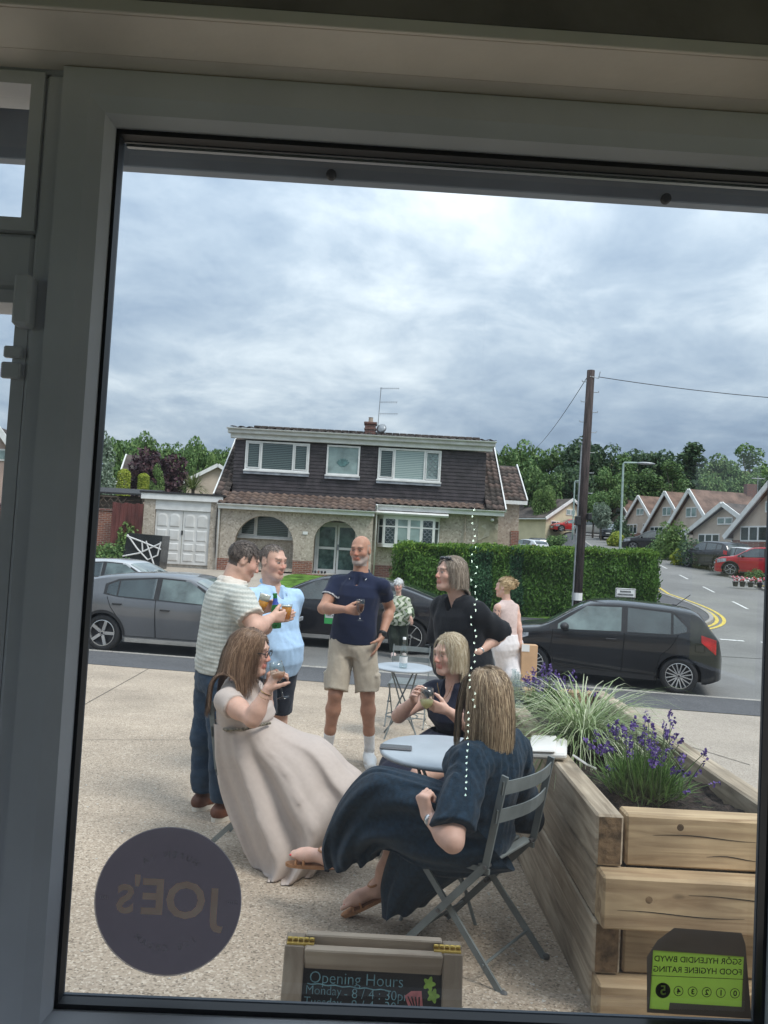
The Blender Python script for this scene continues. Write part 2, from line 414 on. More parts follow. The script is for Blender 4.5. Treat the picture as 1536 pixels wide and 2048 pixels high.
# painted lines
def line_strip(name, pts, w, mat, lift=0.02):
    b = MB(); n = len(pts)
    for i, (x, y) in enumerate(pts):
        x0, y0 = pts[max(i-1, 0)]; x1, y1 = pts[min(i+1, n-1)]
        d = Vector((x1-x0, y1-y0, 0)).normalized(); r = Vector((d.y, -d.x, 0))*w/2
        for q in (r, -r): b.v.append((x+q.x, y+q.y, ZT(x+q.x, y+q.y)+lift))
    b.f = [(2*i, 2*i+1, 2*i+3, 2*i+2) for i in range(n-1)]; b.mi = [0]*(n-1)
    o = b.build(name, mat, fixn=False); o['kind'] = 'structure'; return o
def bez(p, n=16):
    p = [Vector((*q, 0)) if len(q) == 2 else Vector(q) for q in p]; r = []
    for i in range(n+1):
        t = i/n; q = list(p)
        while len(q) > 1: q = [q[k]*(1-t)+q[k+1]*t for k in range(len(q)-1)]
        r.append(q[0])
    return r
def corner(o_): return [(kerb_x(46)+o_, 46), (kerb_x(40)+o_, 40), (kerb_x(34)+o_, 34)] + [tuple(q.xy) for q in bez([(kerb_x(31)+o_, 31), (11.35+o_*.8, 27.5), (11.5+o_, 23.6-o_*.3), (9.2, 22.3-o_), (7.4, 22.0-o_)], 18)]
for o_ in (0.22, 0.5): line_strip('yellow_line', corner(o_), 0.11, m_yel)
cp = corner(0.0); b = MB(); poly_ = [(7.2, 22.0)]+[(x, y) for x, y in cp[::-1] if y < 34.5]+[(8.6, 34)]
fill_poly(poly_, lambda x, y: (x, y, ZT(x, y)+.075), 'corner_footway', m_asph, None)['kind'] = 'structure'
kb = MB()
for (xa, ya), (xb, yb) in zip(cp[2:-1], cp[3:]):
    kb.bar((xa, ya, ZT(xa, ya)+.03), (xb, yb, ZT(xb, yb)+.03), .12, .13)
kb.build('corner_kerb', m_kerb)['kind'] = 'structure'
for y0 in (27.6, 32.4, 37.6, 43, 49):
    line_strip('centre_dash', [(kerb_x(y)+2.7, y) for y in lin(y0, y0+2.0, 4)], 0.1, m_wht)
for k in range(7):
    x0 = 9.3+k*1.05; line_strip('give_way_dash', [(x0, 21.0-.13*k), (x0+0.62, 20.92-.13*k)], 0.16, m_wht)
for k in range(3):
    x0 = 17.2+k*0.9; y_ = 35.2+k*.1
    line_strip('drive_line', [(x0, y_), (x0+.5, y_+.05)], 0.2, m_yel, 0.12)

# joints between the patio bays and crumbs of grit lying about
m_joint = M('dirty joint', (.12, .105, .085), .95, .3, 20)
def joint_line(px0, py0, px1, py1, w=.012):
    def g(px, py):
        d = ray(px, py); nd = d.x*EN.x+d.y*EN.y; t = -CAM_Z/(d.z+.045*nd); return d.x*t, d.y*t
    a, c = g(px0, py0), g(px1, py1); line_strip('patio_joint', [(a[0]+(c[0]-a[0])*t, a[1]+(c[1]-a[1])*t) for t in lin(0, 1, 12)], w, m_joint, .003)
joint_line(150, 1420, 300, 1336); joint_line(1090, 1405, 1500, 1530, .014); joint_line(1180, 1440, 1500, 1620, .012); joint_line(150, 1480, 770, 1480, .006)
b = MB(); rg = random.Random(5)
for k in range(420):
    x = rg.gauss(.66, .12) if k < 160 else rg.uniform(-2.2, .7); y = rg.uniform(2.6, 5.2) if k < 160 else rg.uniform(2.4, 8.5); r_ = rg.uniform(.004, .011); a = rg.uniform(0, 6.28); z = ZT(x, y)
    b.add([(x+r_*math.cos(a+q*2.1), y+r_*math.sin(a+q*2.1), z+.002) for q in range(3)]+[(x, y, z+r_*.6)], [(0, 1, 3), (1, 2, 3), (2, 0, 3)])
tag(b.build('grit', m_slab), 'pale grit scattered over the patio', 'grit', kind='stuff')
# ================================================================== the shop the photograph is taken from
PSI, WD = R(1.4), 1.08
WV = Vector((math.cos(PSI), math.sin(PSI), 0)); WN = Vector((-math.sin(PSI), math.cos(PSI), 0)); WO = Vector((0, WD, 0))
def WP(s, z, o=0.0): q = WO + WV*s + WN*o; return Vector((q.x, q.y, z))
WT = Matrix((WV, WN, Vector((0, 0, 1)))).transposed().to_4x4(); WT.translation = WO     # local: (s, outward, z)
m_upvc = M('white upvc', (.66, .67, .71), .38, .05, 5, bump=.04, bscale=90)
m_gasket = M('black rubber gasket', (.015, .016, .02), .5, .1)
m_alu = M('grey aluminium bead', (.35, .37, .4), .35, .05, metal=.6)
m_bead = M('dark blue grey bead', (.05, .065, .085), .4, .05)
m_room = M('painted plaster', (.30, .35, .43), .8, .06, 3, bump=.1, bscale=40)
m_roomd = M('shade toned plaster', (.26, .225, .20), .7, .15, 8, bump=.2, bscale=30)  # plaster above the window, its shade put into the colour
m_beige = M('cream gloss board', (.86, .78, .68), .5, .08, 4, bump=.05)
m_floor = M('shop floor boards', (.26, .20, .15), .5, .2, 4)
m_render = M('pale render', (.6, .58, .54), .85, .1, 6, bump=.2)
m_fascia = M('grey blue soffit board', (.30, .34, .40), .5, .08, 6)
def struct(mb, name, mat, parent=None):
    o = mb.build(name, mat, parent); o['kind'] = 'structure'; return o
X0, X1, Y0, ZF, ZC = -2.6, 2.6, -4.2, -0.02, 2.62
struct(MB().box((X0, Y0, ZF-.1), (X1, 0.93, ZF)), 'shop_floor', m_floor)
struct(MB().box((X0-.1, Y0-.1, ZC), (X1+.1, 1.0, ZC+.1)), 'shop_ceiling', m_room)
for nm, xa, xb in (('shop_wall_left', X0-.1, X0), ('shop_wall_right', X1, X1+.1)):      # unseen side walls, wide openings added to brighten the room
    b = MB(); b.box((xa, Y0-.1, ZF), (xb, 1.0, .75)); b.box((xa, Y0-.1, 2.3), (xb, 1.0, ZC)); b.box((xa, Y0-.1, .75), (xb, Y0+.4, 2.3)); b.box((xa, .45, .75), (xb, 1.0, 2.3))
    b.box((xa+.02, -1.75, .75), (xb-.02, -1.65, 2.3))
    struct(b, nm, m_room)
struct(MB().box((X0, Y0-.1, ZF), (X1, Y0, ZC)), 'shop_wall_back', m_room)
# wall round the window: sill wall, piers, lintel
SL, SR, SM0, SM1 = -1.55, 0.548, -0.533, -0.405      # left opening edge, right glass edge, mullion
wl = MB()
wl.box((X0-.1, -0.06, -.4), (X1+.1, .16, 0.74), 0, WT)
wl.box((X0-.1, -0.06, .74), (SL-.07, .16, 2.2), 0, WT)
wl.box((SR+.13, -0.06, .74), (X1+.1, .16, 2.2), 0, WT)
wl.box((X0-.1, -0.058, 2.2), (X1+.1, .16, 3.4), 0, WT)
struct(wl, 'shop_wall_front', m_render)
# lintel dressing seen from inside
ln = thing('lintel_casing', 'cream gloss casing board under the dark lintel above the window', 'casing', WP(0, 2.2, -.1))
MB().box((X0, -.082, 2.130), (X1, -.036, 2.198), .002, WT).build('inner_board', m_beige, ln)       # underside of the window reveal
MB().box((X0, -.168, 2.126), (X1, -.086, 2.198), .002, WT).build('outer_board', m_beige, ln)
MB().box((X0, -.176, 2.124), (X1, -.170, 2.140), .001, WT).build('bead', m_beige, ln)
pel = thing('lintel_face', 'shade toned plaster lintel across the top of the window', 'lintel', WP(0, 2.3, -.2))
MB().box((X0, -.172, 2.142), (X1, -.062, 2.615), .002, WT).build('lintel_board', m_roomd, pel)

win = thing('window', 'white upvc shop window with thick mullion and clear pane', 'window', WP(0, .82))
f = MB()
# outer frame members
for nm, lo, hi in (('bottom_rail', (SL-.07, -.035, .742), (SR+.13, .035, .835)), ('top_rail', (SL-.07, -.035, 2.128), (SR+.13, .035, 2.198)),
                   ('left_stile', (SL-.07, -.035, .835), (SL, .035, 2.128)), ('right_stile', (SR+.05, -.035, .835), (SR+.13, .035, 2.128)),
                   ('mullion', (-.499, -.035, .835), (-.469, .035, 2.128)), ('transom', (SL, -.029, 1.824), (-.5, .029, 1.903))):
    MB().box(lo, hi, .006, WT).build(nm, m_upvc, win)
# sash frames with a rounded slope towards the glass
def sash(nm, s0, s1, z0, z1, w, lip):
    b = MB()
    prof = [(0.0, -.052), (w*.55, -.052), (w*.86, -.044), (w, -.026), (w, .004), (0, .004)]
    loop = [(s0, z0, 1, 1), (s1, z0, -1, 1), (s1, z1, -1, -1), (s0, z1, 1, -1)]
    vs_ = []
    for (s_, z_, a, c) in loop:
        for (d, o) in prof: vs_.append(WT @ Vector((s_+a*d, o, z_+c*d)))
    n = len(prof); fs = []
    for k in range(4):
        for i in range(n): fs.append((k*n+i, k*n+(i+1) % n, ((k+1) % 4)*n+(i+1) % n, ((k+1) % 4)*n+i))
    b.add(vs_, fs); return b.build(nm, m_upvc, win)
sash('sash', -.468, SR+.07, .80, 2.128, .066, 0)
g = MB()
def ringbox(b, s0, s1, z0, z1, w, o0, o1):
    b.box((s0, o0, z0), (s1, o1, z0+w), 0, WT); b.box((s0, o0, z1-w), (s1, o1, z1), 0, WT)
    b.box((s0, o0, z0+w), (s0+w, o1, z1-w), 0, WT); b.box((s1-w, o0, z0+w), (s1, o1, z1-w), 0, WT)
ringbox(g, -.404, SR+.006, .866, 2.062, .007, -.022, -.004); g.build('gasket', m_gasket, win)
g = MB(); ringbox(g, -.404, SR+.006, .866, 2.062, .004, .005, .010); g.build('outer_bead', m_bead, win)
MB().box((-.395, .003, 2.0505), (SR, .010, 2.0545), 0, WT).build('spacer_bar', m_alu, win)
g = MB(); ringbox(g, SL, -.4995, .836, 1.823, .018, -.03, .03); g.build('side_sash', m_upvc, win)
g = MB(); ringbox(g, SL, -.4995, 1.904, 2.127, .018, -.036, .03); g.build('top_light_sash', m_upvc, win)
MB().box((-.51, -.06, 1.768), (-.487, -.034, 1.838), .004, WT).build('hinge_cover', m_upvc, win)
MB().box((-.528, -.04, 1.70), (-.502, -.031, 1.722), .002, WT).build('stay_block', m_upvc, win)
MB().box((-.526, -.04, 1.728), (-.502, -.031, 1.744), .002, WT).build('stay_block', m_upvc, win)
pm = pane_mat('window glass', (.95, .97, .965), 0.0, 1.5, 1.7)
t_ = pm.node_tree; tl_ = t_.nodes.new('ShaderNodeBsdfTranslucent'); tl_.inputs[0].default_value = (.9, .93, 1.0, 1); md_ = t_.nodes.new('ShaderNodeMixShader'); md_.inputs[0].default_value = .014      # haze put in as a film of dust, lifts the blacks
mo_ = [n_ for n_ in t_.nodes if n_.type == 'OUTPUT_MATERIAL'][0]; ms_ = mo_.inputs[0].links[0].from_socket; t_.links.new(ms_, md_.inputs[1]); t_.links.new(tl_.outputs[0], md_.inputs[2]); t_.links.new(md_.outputs[0], mo_.inputs[0])
def pane(s0, s1, z0, z1, o=0.0):
    b = MB(); b.quad(WP(s0, z0, o), WP(s1, z0, o), WP(s1, z1, o), WP(s0, z1, o)); return b.build('pane', pm, win, fixn=False)
pane(-.402, SR+.004, .866, 2.062); pane(SL+.01, -.515, .85, 1.81); pane(SL+.01, -.515, 1.915, 2.11)
MB().box((SL-.1, -.30, .70), (SR+.2, -.037, .738), .008, WT).build('window_board', m_upvc, win)

# fascia outside, over the window
fa = thing('fascia', 'grey blue shop fascia board with bolts outside the window top', 'fascia', WP(0, 2.14, .27))
MB().box((-2.6, .26, 2.146), (2.6, .285, 2.5), .002, WT).build('fascia_board', m_fascia, fa)
MB().box((-2.6, .162, 2.30), (2.6, .258, 2.33), .002, WT).build('soffit_panel', m_fascia, fa)
for px, py in ((663, 352), (1330, 400), (115, 300)):
    d = ray(px, py); q = Vector((0, 0, CAM_Z)); t_ = ((WO+WN*.258)-q).dot(WN)/d.dot(WN); c_ = q+d*t_
    bt = MB().lathe([(0, -.012), (.007, -.012), (.009, -.008), (.009, 0)], 10, Matrix.Translation(c_) @ Matrix.Rotation(-R(90), 4, 'X')); bt.build('bolt', m_gasket, fa, smooth=True)

# stickers on the glass (their print faces the street, so it reads backwards from here)
def vinyl(name, c, tr):
    "thin printed vinyl: daylight from the street glows through it"
    mt = M(name, c, .55, .06, 30); t = mt.node_tree; b = t.nodes['Principled BSDF']; tl = t.nodes.new('ShaderNodeBsdfTranslucent'); tl.inputs[0].default_value = (*tr, 1)
    ad = t.nodes.new('ShaderNodeAddShader'); t.links.new(b.outputs[0], ad.inputs[0]); t.links.new(tl.outputs[0], ad.inputs[1]); t.links.new(ad.outputs[0], t.nodes['Material Output'].inputs[0]); return mt
m_disc = vinyl('plum grey vinyl', (.095, .083, .10), (.088, .075, .088))
m_dtxt = vinyl('dull copper print', (.92, .68, .55), (.33, .23, .175))
m_dtx2 = vinyl('faded white print', (.42, .39, .41), (.13, .115, .125))
m_gcard = vinyl('green rating card', (.28, .42, .05), (.22, .34, .045))
m_gback = vinyl('brown card back', (.085, .07, .058), (.045, .034, .026))
m_gtxt = M('black print', (.02, .022, .015), .6, .02)
def glass_print(body, size, s, z, o, mat, parent, nm='lettering', bold=0.0, rot=0.0, sx=1.0, align='CENTER'):
    me = text_mesh(body, size, bold, align)
    T = Matrix((-WV*sx, Vector((0, 0, 1)), -WN)).transposed().to_4x4(); T.translation = WP(s, z, o)
    T = T @ Matrix.Rotation(rot, 4, 'Z')
    inv = ROOTM[parent.name].inverted()
    me.transform(inv @ T); o_ = link_mesh(nm, me, mat, parent); return o_
dc = thing('window_sticker', 'round plum grey shop logo sticker on the window pane', 'sticker', WP(-.264, .9, .003))
CS, CZ, CR = -.2665, 1.0, .099
b = MB(); b.add([WP(CS+CR*math.cos(2*math.pi*k/72), CZ+CR*math.sin(2*math.pi*k/72), .004) for k in range(72)], [tuple(range(72))]); b.build('disc', m_disc, dc, fixn=False)
b = MB(); vs_ = []
for k in range(72):
    for r_ in (CR, CR+.0012): vs_.append(WP(CS+r_*math.cos(2*math.pi*k/72), CZ+r_*math.sin(2*math.pi*k/72), .0035))
b.add(vs_, [(2*k, 2*k+1, 2*((k+1) % 72)+1, 2*((k+1) % 72)) for k in range(72)]); b.build('rim', m_dtx2, dc, fixn=False)
for ch, ds, sz, dz in (('J', .063, .062, -.005), ('O', .024, .068, 0), ('E', -.020, .066, .003), ("'", -.043, .05, .012), ('S', -.058, .052, -.001)):
    glass_print(ch, sz, CS+ds, CZ+dz, .0028, m_dtxt, dc, 'letter', .0016)
for txt, a0, da, r_ in (('HUFEN IA', 62, 7.9, .063), ('ICE CREAM', -62, -7.9, .063)):
    k0 = (len(txt)-1)/2
    for k, ch in enumerate(txt):
        if ch == ' ': continue
        # outside viewer reads left to right = decreasing s
        if a0 > 0: a = R(90)+R(da)*(k0-k)*1.9*.62; rot = (a-R(90))
        else: a = R(-90)-R(-da)*(k0-k)*1.9*.62; rot = a+R(90)
        ao = a                       # angle as the street sees it
        s_ = CS-r_*math.cos(ao); z_ = CZ+r_*math.sin(ao)
        glass_print(ch, .0115, s_, z_, .0028, m_dtx2, dc, 'letter', 0, rot)
glass_print('ESTD', .006, CS+.087, CZ+.002, .0028, m_dtx2, dc); glass_print('1922', .006, CS-.087, CZ+.002, .0028, m_dtx2, dc)

hy = thing('rating_sticker', 'green food hygiene rating card stuck in the lower corner of the pane', 'sticker', WP(.47, .876, .003))
GP = ((.404, .883), (.431, .882), (.432, .892), (.533, .890), (.534, .958), (.406, .962))
fill_poly([(.401, .877), (.548, .874), (.536, .975), (.53, .99), (.435, .993), (.412, .975), (.398, .952)], lambda s_, z_: WP(s_, z_, .004), 'card_back', m_gback, hy, holes=[[(s_+(.469-s_)*.01, z_+(.92-z_)*.01) for s_, z_ in GP]])
b = MB(); b.add([WP(s_, z_, .003) for s_, z_ in ((.404, .883), (.431, .882), (.432, .892), (.533, .890), (.534, .958), (.406, .962))], [tuple(range(6))]); b.build('green_panel', m_gcard, hy, fixn=False)
glass_print('SGÔR HYLENDID BWYD', .0112, .469, .951, .002, m_gtxt, hy, bold=.0001); glass_print('FOOD HYGIENE RATING', .0112, .469, .937, .002, m_gtxt, hy, bold=.0001)
b = MB(); b.box((.405, .0018, .9277), (.534, .0022, .9283), 0, WT); b.build('rule', m_gtxt, hy)
for k, ch in enumerate('54321O'.replace('O', '0')):
    s_ = .4215+k*.0198 if k else .4215; rr = .0105 if k == 0 else .0068
    b = MB(); vs_ = []
    ri = 0 if k == 0 else rr-.0009
    for j in range(28):
        for q in (rr, ri): vs_.append(WP(s_+(k > 0)*.002+q*math.cos(j*2*math.pi/28), .9085+q*math.sin(j*2*math.pi/28), .0022))
    b.add(vs_, [(2*j, 2*j+1, 2*((j+1) % 28)+1, 2*((j+1) % 28)) for j in range(28)]); b.build('rating_ring', m_gtxt, hy, fixn=False)
    glass_print(ch, .018 if k == 0 else .0105, s_+(k > 0)*.002, .9085, .0015, m_gcard if k == 0 else m_gtxt, hy, 'digit', .0003)
# string of fairy lights hanging inside the shop, seen mirrored in the pane
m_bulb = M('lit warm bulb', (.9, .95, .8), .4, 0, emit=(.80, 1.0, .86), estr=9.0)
m_wire = M('green wire', (.02, .04, .025), .5, .05)
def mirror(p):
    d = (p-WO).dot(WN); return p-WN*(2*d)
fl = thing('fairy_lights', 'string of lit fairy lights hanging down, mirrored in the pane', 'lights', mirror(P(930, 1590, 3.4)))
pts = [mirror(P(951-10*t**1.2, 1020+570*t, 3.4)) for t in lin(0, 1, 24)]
MB().tube([pts[0]+Vector((0, 0, .9))]+pts, .0018, 5).build('wire', m_wire, fl)
bulb = MB().ell((0, 0, 0), (.0042, .0042, .0055), 8, 5).mesh('bulb', smooth=True); bulb.materials.append(m_bulb)
inv = ROOTM[fl.name].inverted()
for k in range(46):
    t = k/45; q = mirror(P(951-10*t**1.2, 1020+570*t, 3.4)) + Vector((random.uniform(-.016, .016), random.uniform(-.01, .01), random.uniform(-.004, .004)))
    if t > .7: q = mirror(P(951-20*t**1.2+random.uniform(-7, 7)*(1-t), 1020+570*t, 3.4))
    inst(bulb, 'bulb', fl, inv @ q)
# ================================================================== the house across the road
m_pebble = ground_mat('pebbledash', (.43, .375, .31), (.29, .245, .20), (.57, .50, .425), 16, 0.6, bump=.5, mixamt=.16)
m_pebble2 = ground_mat('tan pebbledash', (.40, .33, .265), (.28, .22, .18), (.5, .43, .36), 14, 0.5, bump=.4, mixamt=.12)
m_white = M('white painted trim', (.72, .72, .71), .5, .06, 3)
m_whited = M('weathered white paint', (.66, .66, .65), .55, .1, 2.5, col2=(.54, .53, .51))
m_clad = M('dark brown cladding', (.045, .036, .04), .6, .25, 3, bump=.2, bscale=20)
m_tile = M('brown concrete tile', (.14, .09, .07), .85, .35, 1.6, bump=.4, bscale=30)
m_tiled = M('dark mossy tile', (.075, .06, .052), .9, .35, 1.8, bump=.4, bscale=30)
m_lead = M('lead flashing', (.3, .32, .36), .6, .2, 4)
m_dglass = M('dark window glass', (.03, .05, .052), .06, .3, 1.2, spec=.8)
m_lglass = M('pale curtained glass', (.27, .35, .34), .08, .2, 1.5, spec=.7)
m_black = M('black plastic', (.02, .02, .022), .45, .1)
m_felt = M('black roofing felt', (.03, .03, .032), .8, .1)
m_metal = M('dull galvanised metal', (.32, .34, .36), .45, .12, 6, metal=.5)
def brick_mat(name, c1, c2, mortar, scale=1.0):
    if name in MATS: return MATS[name]
    mt = bpy.data.materials.new(name); mt.use_nodes = True; MATS[name] = mt
    t = mt.node_tree; b = t.nodes['Principled BSDF']; b.inputs['Roughness'].default_value = .9
    co = t.nodes.new('ShaderNodeTexCoord'); mp = t.nodes.new('ShaderNodeMapping'); mp.inputs['Rotation'].default_value = (R(90), 0, 0)
    t.links.new(co.outputs['Object'], mp.inputs[0])
    br = t.nodes.new('ShaderNodeTexBrick'); br.inputs['Scale'].default_value = 1.0
    br.inputs['Brick Width'].default_value = .225*scale; br.inputs['Row Height'].default_value = .075*scale; br.inputs['Mortar Size'].default_value = .009*scale
    br.inputs['Color1'].default_value = (*c1, 1); br.inputs['Color2'].default_value = (*c2, 1); br.inputs['Mortar'].default_value = (*mortar, 1)
    t.links.new(mp.outputs[0], br.inputs[0]); t.links.new(br.outputs[0], b.inputs['Base Color']); return mt
m_brick = brick_mat('red brick', (.25, .085, .05), (.16, .055, .04), (.3, .26, .22))
m_brickd = brick_mat('dark red brick', (.17, .06, .045), (.10, .045, .04), (.2, .17, .15))
def blind_mat(name, light, dark, pitch):
    if name in MATS: return MATS[name]
    mt = bpy.data.materials.new(name); mt.use_nodes = True; MATS[name] = mt
    t = mt.node_tree; b = t.nodes['Principled BSDF']; b.inputs['Roughness'].default_value = .1; b.inputs['Specular IOR Level'].default_value = .7
    co = t.nodes.new('ShaderNodeTexCoord'); wv = t.nodes.new('ShaderNodeTexWave'); wv.bands_direction = 'Z'; wv.inputs['Scale'].default_value = .314/pitch
    wv.inputs['Distortion'].default_value = .3
    rp_ = t.nodes.new('ShaderNodeValToRGB'); rp_.color_ramp.elements[0].color = (*dark, 1); rp_.color_ramp.elements[1].color = (*light, 1)
    t.links.new(co.outputs['Object'], wv.inputs[0]); t.links.new(wv.outputs[0], rp_.inputs[0]); t.links.new(rp_.outputs[0], b.inputs['Base Color']); return mt
m_blind = blind_mat('dark slatted blind', (.13, .17, .165), (.02, .035, .035), .075)
m_blindl = blind_mat('pale slatted blind', (.42, .5, .48), (.2, .27, .265), .075)

HB = .27
house = thing('house', 'pebbledash dormer bungalow with dark cladding and white windows across the road', 'house', (-1, 33, HB))
# --- walls
b = MB(); b.box((-6.75, 32.0, HB-.9), (4.75, 40.2, 3.3)); b.build('wall', m_pebble, house)
def arch_pts(cx, hw, z0, zs, n=20):
    r_ = [(cx-hw, z0)]
    r_ += [(cx-hw*math.cos(math.pi*k/n), zs+hw*math.sin(math.pi*k/n)) for k in range(n+1)]
    return r_+[(cx+hw, z0)]
a1 = arch_pts(-4.76, 1.19, .42, 1.31); a2 = arch_pts(-1.875, .885, .28, 1.575)
outer = [(-6.55, .75), (-5.95, .75)] 
poly = [(-6.55, HB-.5), (-6.55, 2.86), (-.42, 2.86), (-.42, HB-.5)]
fill_poly(poly, lambda x, z: (x, 31.0, z), 'porch_wall', m_pebble, house, holes=[a1, a2])
b = MB()
for ap in (a1, a2):
    n = len(ap)
    for i in range(n-1):
        (xa, za), (xb, zb) = ap[i], ap[i+1]; b.quad((xa, 31.0, za), (xb, 31.0, zb), (xb, 31.28, zb), (xa, 31.28, za))
    (xa, za), (xb, zb) = ap[-1], ap[0]; b.quad((xa, 31.0, za), (xb, 31.0, zb), (xb, 31.28, zb), (xa, 31.28, za))
b.quad((-.42, 31, HB-.5), (-.42, 31, 2.86), (-.42, 32, 2.86), (-.42, 32, HB-.5)); b.quad((-6.55, 31, HB-.5), (-6.55, 32, HB-.5), (-6.55, 32, 2.86), (-6.55, 31, 2.86))
b.build('arch_reveal', m_pebble2, house)
b = MB(); b.box((-3.56, 30.985, HB-.6), (-2.77, 31.27, .76)); b.build('brick_base', m_brick, house)
b = MB(); b.box((-.36, 31.96, HB-.6), (4.78, 32.02, .74)); b.build('brick_plinth', m_brickd, house)
b = MB(); b.box((-6.6, 30.985, HB-.6), (-5.96, 31.2, .7)); b.build('brick_base', m_brick, house)
for k, (z_, d) in enumerate(((.27, .35), (.13, .75), (-.02, 1.15))):
    MB().box((-2.95, 31.0-d, z_-.25), (-.75, 31.3, z_), .01).build('step', m_brick if k == 0 else m_slab, house)
MB().box((-6.5, 31.0, .1), (-.45, 32.0, .29)).build('porch_floor', m_slab, house)
# --- windows: frame, mullions and panes
def window(par, x0, x1, z0, z1, y, cols, mats, fw=.07, sill=True, toplight=None, nm='window'):
    w = MB().box((x0, y-.05, z1-fw), (x1, y+.03, z1)).box((x0, y-.05, z0), (x1, y+.03, z0+fw))
    xs_ = [x0]+[x0+(x1-x0)*c for c in cols]+[x1]
    w.box((x0, y-.05, z0+fw), (x0+fw, y+.03, z1-fw)); w.box((x1-fw, y-.05, z0+fw), (x1, y+.03, z1-fw))
    wo = w.build(nm, m_white, par)
    for xm in xs_[1:-1]: MB().box((xm-fw*.55, y-.045, z0+fw+.001), (xm+fw*.55, y+.03, z1-fw-.001)).build('mullion', m_white, wo)
    for i in range(len(xs_)-1):
        a = xs_[i]+(fw if i == 0 else fw*.55); c = xs_[i+1]-(fw if i == len(xs_)-2 else fw*.55)
        b = MB(); b.box((a, y, z0+fw), (c, y+.01, z1-fw)); b.build('pane', mats[i % len(mats)], wo)
        if i in (0, len(xs_)-2) and len(xs_) > 2:      # opening casement: a second inner frame
            b = MB(); q = .05
            b.box((a+.01, y-.065, z0+fw+.01), (c-.01, y-.001, z0+fw+q)); b.box((a+.01, y-.065, z1-fw-q), (c-.01, y-.001, z1-fw-.01))
            b.box((a+.01, y-.065, z0+fw+q), (a+q, y-.001, z1-fw-q)); b.box((c-q, y-.065, z0+fw+q), (c-.01, y-.001, z1-fw-q)); b.build('casement', m_white, wo)
        if toplight: MB().box((a, y-.05, toplight-.035), (c, y-.002, toplight+.035)).build('transom', m_white, wo)
    if sill: MB().box((x0-.04, y-.12, z0-.06), (x1+.04, y-.004, z0-.002)).build('sill', m_white, wo)
    return wo
YC = 32.4
k_ = YC/31.0
def hx(x): return x*k_
def hz(z): return (z-1.5)*k_+1.5
window(house, hx(-5.72), hx(-3.13), hz(4.32), hz(5.50), YC-.04, (.25, .75), (m_blind, m_blind, m_blind))
window(house, hx(-2.43), hx(-1.09), hz(4.29), hz(5.50), YC-.04, (), (m_lglass,))
w3 = window(house, hx(-.35), hx(2.2), hz(4.22), hz(5.50), YC-.04, (.26, .74), (m_blind, m_blindl, m_lglass))
def lattice(par, x0, x1, z0, z1, y, nx, nz, r_=.008):
    b = MB(); dx = (x1-x0)/nx; dz = (z1-z0)/nz
    for i in range(nx):
        for j in range(nz):
            cx_, cz_ = x0+(i+.5)*dx, z0+(j+.5)*dz
            pts = [(cx_+dx*.42*math.cos(k*math.pi/4+.39), y, cz_+dz*.36*math.sin(k*math.pi/4+.39)) for k in range(9)]
            b.tube(pts, r_, 4, False)
            b.tube([(cx_, y, cz_+dz*.34), (cx_, y, cz_+dz*.66)], r_, 4, False)
    b.build('lead_lattice', m_lead, par)
lattice(w3, hx(1.66), hx(2.08), hz(4.34), hz(5.40), YC-.06, 2, 5)
# motif on the middle window: frosted leaf
b = MB()
for k in range(7):
    a = R(40+k*17); b.ell((hx(-1.76)+.18*math.cos(a), YC-.055, hz(4.62)+.22*math.sin(a)), (.05, .004, .17), 8, 5, Matrix.Rotation(R(90)-a, 3, 'Y'))
b.build('frosted_leaf', M('frosted teal motif', (.10, .2, .2), .4, .2), house)
# flashing under the upper windows
for xa, xb, z_ in ((-5.75, -3.1, 4.24), (-2.47, -1.05, 4.21), (-.38, 2.22, 4.14)):
    MB().box((hx(xa), YC-.13, hz(z_)-.09), (hx(xb), YC-.095, hz(z_)+.02)).build('lead_flashing', m_lead, house)
# --- cladding boards, each lapped over the next
xs_c = [(-6.45, hx(-5.72)-.01), (hx(-3.13)+.01, hx(-2.43)-.01), (hx(-1.09)+.01, hx(-.35)-.01), (hx(2.2)+.01, 4.2)]
zc0, zc1, nb = 3.50, 5.70, 15
dz = (zc1-zc0)/nb
zlo = [hz(4.32)-.07, hz(4.29)-.07, hz(4.22)-.07]
cl_ = MB().box((-6.45, YC+.02, 3.3), (4.2, YC+.3, 5.7)).build('dormer_front', m_clad, house)
for j in range(nb):
    z_ = zc0+j*dz; zt = z_+dz+.012
    if zt <= min(zlo)-.02: segs = [(-6.45, 4.2)]
    else: segs = xs_c
    for xa, xb in segs:
        b = MB(); b.prism([(xa, YC+.018, z_), (xa, YC-.03, z_), (xa, YC-.005, zt), (xa, YC+.018, zt)], (xb-xa, 0, 0)); b.build('cladding_board', m_clad, cl_)
# dormer cheeks and roof
b = MB(); b.quad((-6.45, YC, 3.3), (-6.45, 36, 3.3), (-6.45, 36, 6.2), (-6.45, YC, 5.7)); b.build('dormer_cheek', m_clad, house); b = MB(); b.quad((4.2, YC, 3.3), (4.2, 36, 3.3), (4.2, 36, 6.2), (4.2, YC, 5.7)); b.build('dormer_cheek', m_clad, house)
